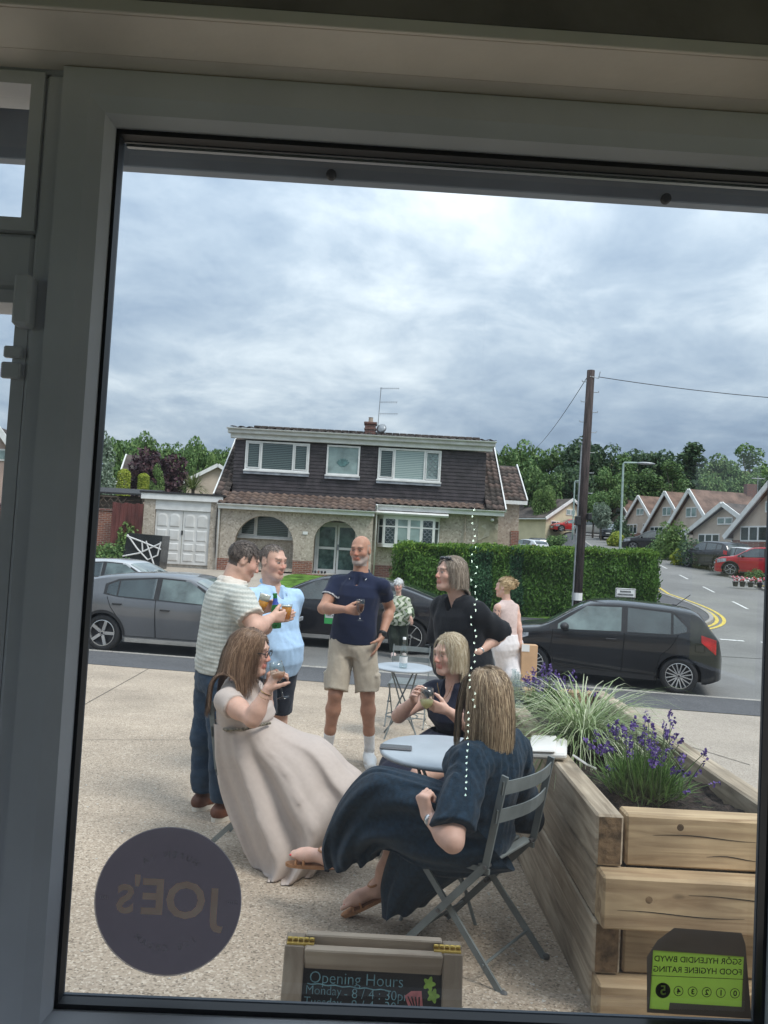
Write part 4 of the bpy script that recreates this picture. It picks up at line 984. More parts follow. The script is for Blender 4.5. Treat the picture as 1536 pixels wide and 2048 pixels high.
def shrub(name, label, loc, rad, lm, n=2500, leaf=.07, group=None, cat='shrub', rng=RNG):
    r_ = thing(name, label, cat, loc, 0, group); bl = []
    for k in range(14):
        d = rng.normal(0, 1, 3); d /= np.linalg.norm(d); d[2] = abs(d[2]); q = rng.uniform(.3, .7); bl.append(((d[0]*rad[0]*q, d[1]*rad[1]*q, d[2]*rad[2]*q*1.2+rad[2]*.15), (rad[0]*.42, rad[1]*.42, rad[2]*.42)))
    C, Nn = blob_points(bl, n/14/(rad[0]*.42*rad[2]*.42)); V, Q = leaves(C, Nn, leaf, 1.5, .6, rng); link_mesh('foliage', np_mesh('foliage', V, Q), lm, r_)
    b = MB()
    for k in range(4): a = k*1.57; b.tube([(0, 0, -.2), (math.cos(a)*rad[0]*.3, math.sin(a)*rad[1]*.3, rad[2]*.7)], [.03*rad[2], .012], 5)
    b.build('stem', m_bark, r_, world=False); return r_
# --- clipped conifer hedge
HA, HBp = Vector((.70, 22.95, 0)), Vector((8.72, 24.35, 0))
hd = thing('hedge', 'tall clipped green conifer hedge along the front garden', 'hedge', (*((HA+HBp)/2).xy, -.45))
u = (HBp-HA).normalized(); v_ = Vector((-u.y, u.x, 0)); Lh = (HBp-HA).length; Th = 1.3
def hz_top(t): return 1.60+.20*t
def hedge_pts(n, face):
    t = RNG.uniform(0, 1, n); w = RNG.uniform(0, 1, n); h = RNG.uniform(0, 1, n)**.9
    bump_ = .06*np.sin(t*Lh*5.1+np.sin(h*7))+.07*np.sin(t*Lh*2.3+h*4)+.05*np.sin(h*11+t*9)+RNG.normal(0, .035, n)
    z0 = -.5+.25*t; z1 = 1.60+.20*t
    if face == 'front': z = z0+(z1-z0)*h; o_ = -bump_-.03-.08*(h > .9)*0; x = t*Lh; nn = (0, -1, .25)
    elif face == 'top': z = z1+bump_*.6; o_ = w*Th; x = t*Lh; nn = (0, -.2, 1)
    elif face == 'left': z = z0[0]*0+(-.5)+(2.1)*h; o_ = w*Th; x = -bump_*1.2-.03+0*t; nn = (-1, 0, .2)
    else: z = -.25+2.05*h; o_ = w*Th; x = Lh+bump_*1.2+0*t; nn = (1, 0, .2)
    C = np.stack([HA.x+u.x*x+v_.x*o_, HA.y+u.y*x+v_.y*o_, z+0*x], 1); nv = np.array([u.x*nn[0]+v_.x*nn[1], u.y*nn[0]+v_.y*nn[1], nn[2]]); return C, np.tile(nv, (n, 1)), t, h
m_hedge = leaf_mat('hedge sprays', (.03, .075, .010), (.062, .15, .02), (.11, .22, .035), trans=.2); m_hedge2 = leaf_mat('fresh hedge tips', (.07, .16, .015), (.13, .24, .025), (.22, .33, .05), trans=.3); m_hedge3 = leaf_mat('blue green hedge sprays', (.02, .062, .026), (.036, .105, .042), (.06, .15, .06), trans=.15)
parts = {0: [], 1: [], 2: []}
for face, n in (('front', 40000), ('top', 11000), ('left', 4000), ('right', 4000)):
    C, Nn, t, h = hedge_pts(n, face)
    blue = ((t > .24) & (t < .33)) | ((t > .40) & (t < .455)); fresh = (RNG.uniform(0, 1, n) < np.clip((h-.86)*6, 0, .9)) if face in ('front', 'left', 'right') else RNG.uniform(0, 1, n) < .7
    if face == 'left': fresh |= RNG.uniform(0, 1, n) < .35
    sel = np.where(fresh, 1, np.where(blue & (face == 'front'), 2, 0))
    for k in (0, 1, 2):
        if (sel == k).any(): parts[k].append((C[sel == k], Nn[sel == k]))
hi = inv = ROOTM[hd.name].inverted(); hof = np.array(hi.translation)
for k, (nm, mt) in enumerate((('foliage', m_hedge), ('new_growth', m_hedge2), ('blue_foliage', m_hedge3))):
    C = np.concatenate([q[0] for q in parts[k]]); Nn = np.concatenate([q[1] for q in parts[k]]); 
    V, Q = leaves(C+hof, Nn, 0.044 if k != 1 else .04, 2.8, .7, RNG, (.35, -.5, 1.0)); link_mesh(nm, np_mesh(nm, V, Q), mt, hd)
b = MB(); c0, c1 = HA+u*.1+v_*.1, HBp-u*.1+v_*.1; b.prism([(*c0.xy, -.7), (*c1.xy, -.7), (*(c1+v_*1.05).xy, -.7), (*(c0+v_*1.05).xy, -.7)], (0, 0, 2.3)); b.build('inner_core', M('dark hedge core', (.012, .02, .008), .95, .4, 6), hd)  # solid dark block filling the inside of the hedge
# --- poles and wires
pb, pt = P(1153, 1215, 22.4), P(1182, 741, 22.4)
gz = ZT(pb.x, 22.4)
tp = thing('telegraph_pole', 'tall dark wooden telegraph pole in front of the hedge', 'pole', (pb.x-.1, 22.4, gz))
base = Vector((pb.x-(pt.x-pb.x)*.12, 22.4, gz-.2))
MB().tube([base, (base+pt)/2, pt], [.15, .135, .115], 12).build('post', M('creosoted pole', (.05, .036, .034), .85, .35, 3, bump=.5, bscale=10, stretch=(6, 6, .6)), tp, smooth=True)
for k in range(17):
    t = .33+k*.039; q = base.lerp(pt, t); sd_ = 1 if k % 2 else -1; MB().tube([q+Vector((sd_*.1, -.03, 0)), q+Vector((sd_*.25, -.05, 0)), q+Vector((sd_*.25, -.05, .04))], .012, 5).build('step_iron', m_metal, tp)
q = base.lerp(pt, .155); MB().tube([q+Vector((-.16, -.1, -.9)), q+Vector((-.13, -.14, 2.0)), q+Vector((-.09, -.12, 4.2))], .022, 6).build('cable_guard', m_metal, tp)
q = base.lerp(pt, .13); MB().tube([q-Vector((0, 0, .11)), q+Vector((0, 0, .11))], .152, 12).build('white_band', m_white, tp); q = base.lerp(pt, .415)
MB().box(tuple(q+Vector((-.24, -.3, -.12))), tuple(q+Vector((-.1, -.1, .15))), .02).box(tuple(q+Vector((.1, -.3, .05))), tuple(q+Vector((.22, -.1, .25))), .02).build('junction_box', m_black, tp)
MB().tube([pt+Vector((-.05, -.1, -.2)), pt+Vector((.2, -.12, -.25)), pt+Vector((.24, -.12, -.05))], .014, 5).build('insulator_arm', m_metal, tp)
def wire(a, b_, sag, nm, lab):
    a, b_ = Vector(a), Vector(b_); pts = [a.lerp(b_, t)-Vector((0, 0, sag*4*t*(1-t))) for t in lin(0, 1, 14)]; o = MB().tube(pts, .011, 4).build(nm, m_black); tag(o, lab, 'wire')
wire(pt+Vector((.2, -.1, -.2)), P(1700, 806, 22), .1, 'overhead_wire', 'overhead wire running right from the telegraph pole'); wire(pt+Vector((-.1, 0, -.2)), P(1062, 905, 46), .25, 'overhead_wire', 'overhead wire slanting down left from the telegraph pole')
m_lamp = M('pale green lamp column', (.33, .42, .40), .5, .1, 3)
def lamp(px0, py0, px1, py1, Y, arm, lab):
    a, c = P(px0, py0, Y), P(px1, py1, Y); zg = ZT(a.x, Y); t = thing('street_lamp', lab, 'street lamp', (a.x, Y, zg))
    MB().tube([(a.x, Y, zg-.1), (a.x, Y, zg+1.2), (a.x, Y, c.z-.1), (a.x+.05, Y-.02, c.z), (a.x+arm*.5, Y-.1, c.z+.02)], [.09, .07, .06, .05, .045], 8).build('column', m_lamp, t, smooth=True)
    MB().ell((a.x+arm*.82, Y-.15, c.z+.0), (arm*.36, .14, .09), 12, 6).build('lantern', m_metal, t, smooth=True); return t
lamp(1244, 1000, 1244, 925, 45, 1.55, 'pale green street lamp on the corner of the side road'); lamp(1148, 1000, 1148, 962, 70, .9, 'slim street lamp further up the side road behind the pole')
# street name plate
q = P(1251, 1186, 21.9); sg = thing('street_sign', 'white street name plate on two short posts before the hedge', 'sign', (q.x, 21.9, ZT(q.x, 21.9)))
MB().box((q.x-.285, 21.88, q.z-.13), (q.x+.285, 21.91, q.z+.13), .01).build('plate', m_white, sg)
b = MB(); s_ = Vector((q.x, 21.878, q.z))
b.box((q.x-.272, 21.874, q.z+.105), (q.x+.272, 21.879, q.z+.118)); b.box((q.x-.272, 21.874, q.z-.118), (q.x+.272, 21.879, q.z-.105)); b.box((q.x-.272, 21.874, q.z-.105), (q.x-.262, 21.879, q.z+.105)); b.box((q.x+.262, 21.874, q.z-.105), (q.x+.272, 21.879, q.z+.105)); b.build('border', m_black, sg)
for txt, dz_ in (('CEDAR CLOSE', .045), ('', -.045)):
    pass
for xx in (-.22, .22): MB().box((q.x+xx-.025, 21.92, ZT(q.x, 21.9)-.1), (q.x+xx+.025, 21.95, q.z+.12)).build('post', m_black, sg)
for dz_, n_ in ((.04, 9), (-.045, 13)):        # two rows of lettering too small to read
    b = MB()
    for k in range(n_): x_ = q.x-n_*.0175+k*.035; b.box((x_, 21.872, q.z+dz_-.025), (x_+.02, 21.879, q.z+dz_+.025))
    b.build('lettering', m_black, sg)['kind'] = 'stuff'
# --- houses up the side road
m_grid = M('far brown roof tiles', (.165, .105, .08), .9, .25, 1.2, bump=.5, bscale=8); m_grid2 = M('far grey roof tiles', (.085, .07, .062), .9, .3, 1.2, bump=.5, bscale=8)
m_ren1 = M('tan roughcast', (.52, .43, .355), .9, .08, 1.0, bump=.3); m_ren2 = M('cream render', (.62, .55, .38), .9, .06, 1.0); m_ren3 = M('pink roughcast', (.46, .33, .28), .9, .08, 1.0)
def gable_house(name, lab, apex, base, axis, wid, length, eave, mats, wins=True, brick=True, chim=False, group=None, porch=False):
    """apex/base: world points of the gable's peak and foot of its middle; axis: horizontal ridge direction away from the gable"""
    A = Vector((axis[0], axis[1], 0)).normalized(); S_ = Vector((-A.y, A.x, 0)); g = Vector(base); zt = apex.z; zb = g.z; wall, roof = mats
    t = thing(name, lab, 'house', (g.x, g.y, zb), 0, group)
    e_ = zb+(zt-zb)*eave; hw = wid/2
    def pt(a, s, z): q = g+A*a+S_*s; return (q.x, q.y, z)
    b = MB(); b.add([pt(0, -hw, zb-.8), pt(0, hw, zb-.8), pt(0, hw, e_), pt(0, 0, zt-.12), pt(0, -hw, e_)], [(0, 1, 2, 3, 4)])
    b.add([pt(length, -hw, zb-.8), pt(length, hw, zb-.8), pt(length, hw, e_), pt(length, 0, zt-.12), pt(length, -hw, e_)], [(4, 3, 2, 1, 0)])
    for s in (-hw, hw): b.quad(pt(0, s, zb-.8), pt(length, s, zb-.8), pt(length, s, e_), pt(0, s, e_))
    b.build('wall', wall, t)
    ov = .35; ez = e_-(zt-e_)/hw*ov
    for s in (-1, 1):
        b = MB(); b.prism([pt(-.3, 0, zt+.02), pt(length+.3, 0, zt+.02), pt(length+.3, s*(hw+ov), ez), pt(-.3, s*(hw+ov), ez)], (0, 0, .12)); b.build('roof_slope', roof, t)
        MB().bar(pt(-.36, 0, zt+.06), pt(-.36, s*(hw+ov+.05), ez-.0), .09, .30).build('bargeboard', m_white, t)
        MB().bar(pt(-.3, s*(hw+ov+.06), ez-.02), pt(length+.3, s*(hw+ov+.06), ez-.02), .10, .12).build('gutter', m_white, t)
    def win(a0, s0, s1, z0, z1, nmul=1, mt=m_dglass):
        w = MB().bar(pt(a0-.02, (s0+s1)/2, z0), pt(a0-.02, (s0+s1)/2, z1), s1-s0, .08, up=tuple(A)); wo = w.build('window', m_white, t)
        n = nmul+1
        for i in range(n):
            p0 = s0+(s1-s0)*i/n+.07; p1 = s0+(s1-s0)*(i+1)/n-.07; MB().bar(pt(a0-.055, (p0+p1)/2, z0+.09), pt(a0-.055, (p0+p1)/2, z1-.09), p1-p0, .03, up=tuple(A)).build('pane', mt, wo)
    hh = zt-zb
    if wins:
        win(0, -.7, .7, zb+hh*.56, zb+hh*.73, 1, m_lglass); win(0, -hw*.78, -hw*.2, zb+hh*.16, zb+hh*.36, 1); win(0, hw*.15, hw*.8, zb+hh*.12, zb+hh*.36, 2)
    if brick: MB().bar(pt(-.03, 0, zb-.4), pt(-.03, 0, zb+hh*.14), wid-.02, .05, up=tuple(A)).build('brick_band', m_brick, t)
    if chim:
        q = pt(length*.55, 0, 0); MB().box((q[0]-.4, q[1]-.3, zt-.6), (q[0]+.4, q[1]+.3, zt+.9)).build('chimney', m_brickd, t); MB().tube([(q[0]+.6, q[1], zt-.2), (q[0]+.6, q[1], zt+1.6)], .03, 5).tube([(q[0]+.1, q[1], zt+1.4), (q[0]+1.2, q[1], zt+1.4)], .03, 4).build('aerial', m_metal, t)
    return t
def gh(lab, ax, ay, bx, by, Y, axis, wid, length, eave, mats, **kw):
    a = P(ax, ay+10, Y); q = P(bx, by, Y); return gable_house('house', lab, a, Vector((a.x, Y, q.z)), axis, wid, length, eave, mats, **kw)
GA = (.93, .20)
gh('cream rendered house with a flat dormer at the top of the road', 1142, 990, 1142, 1070, 84, (-.55, .8), 7.5, 9, .45, (m_ren2, m_grid2), brick=False)
gh('furthest tan gabled house in the row up the side road', 1240, 988, 1240, 1068, 92, GA, 7, 9, .3, (m_ren1, m_grid))
gh('second tan gabled house from the far end of the row', 1282, 984, 1282, 1078, 80, GA, 6.6, 9, .3, (m_ren1, m_grid))
gh('third tan gabled house in the row up the side road', 1336, 976, 1336, 1090, 70, GA, 6.6, 9, .3, (m_ren1, m_grid))
gh('tan gabled house with a long roof and chimney in the row', 1385, 972, 1385, 1102, 61, GA, 6.6, 9.5, .3, (m_ren1, m_grid), chim=True)
gh('low tan house with dark roof and wide front windows', 1452, 1000, 1452, 1100, 51, (.95, .3), 6.2, 7, .42, (m_ren1, m_grid2))
gh('nearest tan gabled house cut off by the right window edge', 1552, 955, 1552, 1100, 43, (.95, .25), 6.6, 9, .25, (m_ren1, m_grid))
gh('small gabled house with white bargeboards behind the plum tree', 262, 903, 262, 990, 60, (.97, .1), 4.2, 1.6, .30, (m_ren3, m_grid2), brick=False, wins=True)
gh('brown roofed house beyond the cordyline palm', 436, 922, 436, 985, 66, (-.2, .9), 5, 5, .35, (m_ren1, m_grid2), brick=False, wins=False)
gh('pink gabled house at the far left edge of the view', 0, 850, 0, 1000, 40, (-.1, 1), 4.0, 5, .30, (m_ren3, m_grid2), brick=False)
# --- left boundary: brick wall, board gate, shed
bw = thing('garden_wall', 'red brick garden wall left of the garage', 'wall', (-12.6, 31.5, .2)); MB().box((-17, 31.4, -.3), (-10.95, 31.7, 2.35)).build('brickwork', m_brick, bw); MB().box((-17, 31.36, 2.35), (-10.95, 31.74, 2.45), .02).build('coping', m_brickd, bw)
gt = thing('board_gate', 'dark red boarded gate between brick wall and garage', 'gate', (-10.3, 31.0, .2)); mg = M('dark red stained boards', (.12, .035, .03), .7, .25, 4, stretch=(1, 1, .2))
for k in range(8): MB().box((-10.93+k*.155, 30.95, -.05), (-10.93+k*.155+.15, 31.0, 2.72-.02*(k % 3)), .004).build('board', mg, gt)
for k in range(2): MB().box((-10.93, 31.0, .6+k*1.4), (-9.7, 31.05, .75+k*1.4)).build('rail', mg, gt)
sh = thing('shed', 'weathered timber shed with a low dark roof behind the brick wall', 'shed', (-12.7, 34, .3)); mtw = M('weathered timber', (.11, .085, .065), .85, .3, 3, stretch=(.3, 1, 2))
for k in range(8): MB().box((-15.5, 33.6-.012*(k % 2), 1.6+k*.19), (-10.6, 33.66, 1.6+k*.19+.185)).build('board', mtw, sh)
MB().prism([(-15.8, 33.2, 3.15), (-10.3, 33.2, 3.15), (-10.3, 36, 3.5), (-15.8, 36, 3.5)], (0, 0, .08)).build('roof', m_felt, sh)
tr = thing('trellis', 'brown lattice trellis on top of the garden wall', 'trellis', (-12.6, 31.5, 2.4)); 
for k in range(13):
    x_ = -14.6+k*.3
    MB().bar((x_, 31.55, 2.46), (x_+.42, 31.55, 2.95), .03, .02).build('lath', mtw, tr); MB().bar((x_+.42, 31.58, 2.46), (x_, 31.58, 2.95), .03, .02).build('lath', mtw, tr)
MB().box((-14.7, 31.53, 2.94), (-10.95, 31.6, 2.99)).build('top_rail', mtw, tr)
q = P(205, 1075, 28); shrub('climbing_rose', 'straggly rose bush with pale blooms against the brick wall', (q.x, 30.9, .3), (.7, .4, 1.3), LM['light'], 1500, .09); q = P(195, 1095, 27); shrub('border_shrub', 'low leafy shrub at the foot of the brick wall', (q.x, 28.5, .2), (1.2, .6, .75), LM['mix'], 1800, .08)
# wrapped stack by the garage
wp = thing('wrapped_stack', 'black plastic wrapped stack with white straps before the garage', 'stack', (-9.2, 28.6, .1)); m_wrap = M('black wrap film', (.018, .02, .022), .25, .2, 3, bump=1.0, bscale=5)
c = P(293, 1098, 28.6)
MB().prism([(c.x-.75, 28.2, c.z-.62), (c.x+.62, 28.2, c.z-.72), (c.x+.68, 28.2, c.z+.52), (c.x-.62, 28.2, c.z+.56)], (0, 1.0, .0)).build('wrapped_load', m_wrap, wp)
b = MB(); mst = M('white strap', (.6, .6, .6), .5, .05)
for pts in ([(-.6, .5), (-.2, .0), (.2, -.38), (.55, -.2), (.64, .3)], [(-.72, -.3), (-.1, -.15), (.65, .25)], [(-.62, .45), (0, .25), (.66, .02)], [(-.05, .3), (.0, -.1)], [(.1, .3), (.5, -.68)]):
    MB().tube([(c.x+x_, 28.16, c.z+z_) for x_, z_ in pts], .03, 5).build('strap', mst, wp)
# shrubs of the side road gardens
for px, py, Y, rad, lm, lab in ((1345, 1062, 50, (1.3, 1.3, 2.1), 'light', 'tall pale feathery bush by the drive up the side road'), (1405, 1095, 45, (1.7, 1.5, 1.5), 'deep', 'rounded dark green bush beside the parked cars'), (1370, 1105, 46, (.8, .8, 1.0), 'gold', 'golden shrub beside the dark green bush'), (1240, 1058, 66, (1.1, 1.1, 2.0), 'deep', 'dark conifer shrub by the street lamp'), (1232, 1072, 62, (.8, .8, .9), 'gold', 'small golden shrub under the dark conifer'), (1112, 1055, 72, (1.6, 1.2, 1.3), 'mix', 'bushy brownish shrub before the cream house'),
                               (1330, 1082, 52, (1.6, 1.4, 1.3), 'mix', 'wide leafy bush under the pale feathery one'), (1040, 1062, 38, (1.0, .8, .8), 'plum', 'dark shrub at the corner of the rear wing'), (1068, 1075, 34, (1.1, .7, .5), 'gold', 'low yellow flowering shrub above the hedge top')):
    q = P(px, py+8, Y); shrub('garden_shrub', lab, (q.x, Y, ZT(q.x, Y)+.05), rad, LM[lm], 1700, .13)
q = P(1512, 1122, 36); shrub('topiary_ball', 'small clipped round bush by the red flowers', (q.x, 36, ZT(q.x, 36)+.3), (.45, .45, .5), LM['oak'], 1200, .05)
mfl = [M('red blooms', (.5, .03, .04), .6, .2), M('white blooms', (.7, .68, .66), .6, .1), M('pink blooms', (.55, .2, .25), .6, .1)]
for k, (px, py) in enumerate(((1472, 1128), (1486, 1132), (1502, 1136), (1520, 1140))):
    q = P(px, py, 34.5); t = thing('flower_pot', ('leftmost', 'second', 'third', 'rightmost')[k]+' pot of red and white flowers in the row beside the drive', 'flower pot', (q.x, 34.5, ZT(q.x, 34.5)+.1), 0, 'flower pots beside the drive')
    MB().lathe([(.09, 0), (.13, .22), (.14, .22), (.12, .2)], 12).build('pot', m_black, t, world=False)
    for c_ in range(3):
        b = MB()
        for j in range(5): b.ell((random.uniform(-.17, .17), random.uniform(-.15, .15), random.uniform(.26, .45)), (.05, .05, .04), 6, 4)
        o = b.build('blooms', mfl[(c_+k) % 3], t, world=False); o['kind'] = 'stuff'
# ================================================================== cars
m_tyre = M('tyre rubber', (.018, .018, .019), .75, .1, 20)
m_rimd = M('dark alloy', (.03, .03, .033), .35, .05, metal=.3)
m_riml = M('machined alloy', (.62, .62, .62), .25, .05, metal=.8)
m_trim = M('unpainted black trim', (.025, .025, .027), .55, .1)
m_seam = M('panel gap', (.004, .004, .004), .9, 0)
m_lens = M('headlamp lens', (.35, .37, .4), .1, .3, 14, spec=.8)
m_red = M('red lamp lens', (.45, .01, .015), .15, .2, 9, spec=.7)
m_plate = M('yellow number plate', (.6, .45, .05), .5, .05)
m_platew = M('white number plate', (.7, .7, .68), .5, .05)
m_cglass = M('car window glass', (.035, .05, .052), .03, .3, 2.0, spec=1.0, coat=.5)
m_cglassl = M('lighter car glass', (.12, .165, .16), .03, .35, 2.5, spec=1.0, coat=.5)
def interp(pts, x):
    if x <= pts[0][0]: return pts[0][1]
    for (a, b_), (c, d) in zip(pts[:-1], pts[1:]):
        if x <= c:
            t = (x-a)/(c-a+1e-9); return b_+(d-b_)*t
    return pts[-1][1]
def smooth_interp(pts):
    xs_ = [p[0] for p in pts]; ys_ = [p[1] for p in pts]; n = len(pts)
    dl = [(ys_[i+1]-ys_[i])/(xs_[i+1]-xs_[i]) for i in range(n-1)]
    ms = [dl[0]]+[0 if dl[i-1]*dl[i] <= 0 else 2*dl[i-1]*dl[i]/(dl[i-1]+dl[i]) for i in range(1, n-1)]+[dl[-1]]
    def f(x):
        x = min(max(x, xs_[0]), xs_[-1]); i = 0
        while i < n-2 and x > xs_[i+1]: i += 1
        h = xs_[i+1]-xs_[i]; t = (x-xs_[i])/h
        return (2*t**3-3*t*t+1)*ys_[i]+(t**3-2*t*t+t)*h*ms[i]+(-2*t**3+3*t*t)*ys_[i+1]+(t**3-t*t)*h*ms[i+1]
    return f
def wheel_meshes(r_, w, spokes, style):
    "tyre and rim, axis along y, outer face at -y"
    t = MB(); pr = [(r_*.70, -w/2+.012), (r_*.78, -w/2), (r_*.93, -w/2), (r_*.985, -w/2+.02), (r_, -w/2+.05), (r_, w/2-.05), (r_*.93, w/2), (r_*.6, w/2)]
    T = Matrix.Rotation(R(90), 4, 'X')
    T2 = Matrix(((1, 0, 0, 0), (0, 0, 1, 0), (0, 1, 0, 0), (0, 0, 0, 1)))
    t.lathe(pr, 36, T2); tm = t.mesh('tyre', smooth=True)
    d = MB(); d.lathe([(0, -w/2+.05), (r_*.55, -w/2+.07), (r_*.69, -w/2+.06), (r_*.71, -w/2+.012)], 30, T2); dm = d.mesh('rim', smooth=True)
    s = MB(); s.lathe([(r_*.665, -w/2+.03), (r_*.68, -w/2+.004), (r_*.715, -w/2+.006), (r_*.72, -w/2+.03)], 36, T2)
    for k in range(spokes):
        a = 2*math.pi*k/spokes
        for da in ((-.13, .13) if style == 'twin' else (-.06,) if style == 'fan' else (0,)):
            a0, a1 = a+da*(.6 if style == 'twin' else 0), a+da*(1.6 if style == 'twin' else 4.5)
            q = [Vector((math.cos(a0)*r_*.14, -w/2+.02, math.sin(a0)*r_*.14)), Vector((math.cos(a1)*r_*.68, -w/2+.008, math.sin(a1)*r_*.68))]
            s.bar(q[0], q[1], .02*r_/.31*(1.0 if style != 'blade' else 2.6), .022, up=(0, 1, 0))
    s.lathe([(0, -w/2+.004), (r_*.12, -w/2+.006), (r_*.15, -w/2+.03)], 14, T2)
    sm = s.mesh('spokes', smooth=False)
    hb = MB().lathe([(0, -w/2), (r_*.07, -w/2+.001), (r_*.08, -w/2+.008)], 12, T2).mesh('hub_cap', smooth=True)
    return tm, dm, sm, hb
def car(name, label, loc, rz, S, paint, group=None, detail=True, slope=0.0):
    L_, W_, H_ = S['L'], S['W'], S['H']; top = smooth_interp(S['top']); wx = S['wheels']; wr_ = S['wr']
    rt = thing(name, label, 'car', loc, rz, group)
    if slope: rt.rotation_euler = (0, slope, rz)
    hl = L_/2
    def plan(x):
        q = abs(x)/hl; a = .70
        f_ = 1-(max(0, q-a)/(1-a))**2.6*(.22 if x > 0 else .17); return W_/2*f_
    belt = smooth_interp(S['belt'])
    def yside(x, z):
        zb = belt(x); w = plan(x)
        if z < zb: t = (z-.2)/(zb-.2); f_ = .935+.085*math.sin(min(1, max(0, t))*math.pi*.62)-.012*max(0, t-.8)*5
        else: f_ = .935+.085*math.sin(math.pi*.62)-.012-(z-zb)/max(.2, H_-.95)*S.get('tumble', .20)
        return w*f_
    def zsh(x): zt = top(x); return zt-max(.05, .10*(zt/H_)) 
    def section(x, zl):
        zt, zs_ = top(x), zsh(x); pts = []
        nz = 9
        for k in range(nz): z = zl+(zs_-zl)*k/(nz-1); pts.append((yside(x, z), z))
        yw = pts[-1][0]
        for k in range(1, 8):
            a = k/7*math.pi/2; c, s_ = math.cos(a), math.sin(a)
            pts.append((yw*c**.62, zs_+(zt-zs_)*s_**.75))
        return pts
    def zlow(x):
        z = .19
        for w in wx:
            d = abs(x-w)
            if d < wr_+.055: z = max(z, wr_-.01+math.sqrt((wr_+.055)**2-d*d))
        if x > hl-.25: z += .05*((x-hl+.25)/.25)
        if x < -hl+.25: z += .09*((-hl+.25-x)/.25)
        return z
    xs_ = sorted(set([round(-hl+.006+(L_-.012)*i/60, 4) for i in range(61)]+[round(w+s_*(wr_+.055)*q, 4) for w in wx for s_ in (-1, 1) for q in (0, .3, .55, .75, .9, .97, 1.0, 1.02)]))
    b = MB(); secs = []
    for x in xs_:
        e = 1-.0 ; q = (abs(x)-(hl-.10))/.10
        sc_ = 1-.16*max(0, q)**2.2
        s_ = [(y*sc_, z) for y, z in section(x, min(zlow(x), top(x)-.15))]
        secs.append([(x, -y, z) for y, z in s_]+[(x, y, z) for y, z in s_[::-1][1:]])
    n = len(secs[0]); 
    for s_ in secs: b.v.extend(s_)
    for i in range(len(secs)-1):
        for k in range(n-1): b.f.append((i*n+k, i*n+k+1, (i+1)*n+k+1, (i+1)*n+k))
    b.f.append(tuple(range(n))); b.f.append(tuple(range((len(secs)-1)*n, len(secs)*n))[::-1]); b.mi = [0]*len(b.f)
    body = b.build('body', paint, rt, world=False); auto_smooth(body, 40)
    def patch(nm, xlist, zlo, zhi, mat, par=rt, off=.005, sides=(-1, 1), rows=5):
        for sd_ in sides:
            b = MB(); m_ = len(xlist)
            for j in range(rows):
                for x in xlist:
                    z = zlo(x)+(zhi(x)-zlo(x))*j/(rows-1)
                    b.v.append((x, sd_*(surf_y(x, z)+off), z))
            for j in range(rows-1):
                for i in range(m_-1): b.f.append((j*m_+i, j*m_+i+1, (j+1)*m_+i+1, (j+1)*m_+i)[::(1 if sd_ < 0 else -1)])
            b.mi = [0]*len(b.f); o = b.build(nm, mat, par, smooth=True, world=False, fixn=False)
        return o
    def surf_y(x, z):
        zs_, zt = zsh(x), top(x)
        if z <= zs_: return yside(x, z)
        t = min(.995, (z-zs_)/(zt-zs_)); a = math.asin(t**(1/.75)); return yside(x, zs_)*math.cos(a)**.62
    def surf_z(x, y):
        zs_, zt = zsh(x), top(x); yw = yside(x, zs_); c = min(1, abs(y)/yw)**(1/.62); return zs_+(zt-zs_)*max(0, 1-c*c)**(.5*.75)
    # side glass
    for (nm, lo, hi, gm) in S['glass']:
        x0, x1 = lo[0][0], lo[-1][0]; xl = sorted(set(lin(x0, x1, 14)+[p[0] for p in hi]))
        patch('side_window', xl, lambda x: interp(lo, x), lambda x: min(interp(hi, x), top(x)-.05), gm)
    # black band round the glass
    lo, hi = S['band']; xl = lin(lo[0][0], lo[-1][0], 30)
    patch('window_surround', xl, lambda x: interp(lo, x), lambda x: min(interp(hi, x), top(x)-.035), m_trim, off=.002)
    for nm, (xa, xb), wid, gm in (('windscreen', S['screen'], .9, S.get('sgl', m_cglassl)), ('rear_window', S['rear'], .84, m_cglass)):
        b = MB(); xl = lin(xa, xb, 8); yl = lin(-1, 1, 13)
        for x in xl:
            yw = yside(x, zsh(x))*wid
            for t in yl: b.v.append((x, t*yw, surf_z(x, t*yw)+.006))
        for i in range(7):
            for k in range(12): b.f.append((i*13+k, i*13+k+1, (i+1)*13+k+1, (i+1)*13+k))
        b.mi = [0]*len(b.f); b.build(nm, gm, rt, smooth=True, world=False)
    # doors: gap, handle
    def seam(pts, par, sides=(-1, 1)):
        for sd_ in sides:
            b = MB(); pp = []
            for (x0, z0), (x1, z1) in zip(pts[:-1], pts[1:]):
                for k in range(6): t = k/6; pp.append((x0+(x1-x0)*t, z0+(z1-z0)*t))
            pp.append(pts[-1]); b.tube([(x, sd_*(surf_y(x, z)+.001), z) for x, z in pp], .0055, 4, False); b.build('door_gap', m_seam, par, world=False)
    for pts in S['seams']: seam(pts, body)
    for (x, z) in S['handles']:
        for sd_ in (-1, 1):
            y = surf_y(x, z)
            MB().box((x-.09, sd_*y-.022, z-.013), (x+.09, sd_*y+.022, z+.013), .008).build('door_handle', S.get('hmat', paint), rt, world=False)
    # sill trim and arches
    patch('sill_trim', lin(wx[1]+wr_+.09, wx[0]-wr_-.09, 12), lambda x: .192, lambda x: .27, S.get('sillm', m_trim), off=.004, rows=3)
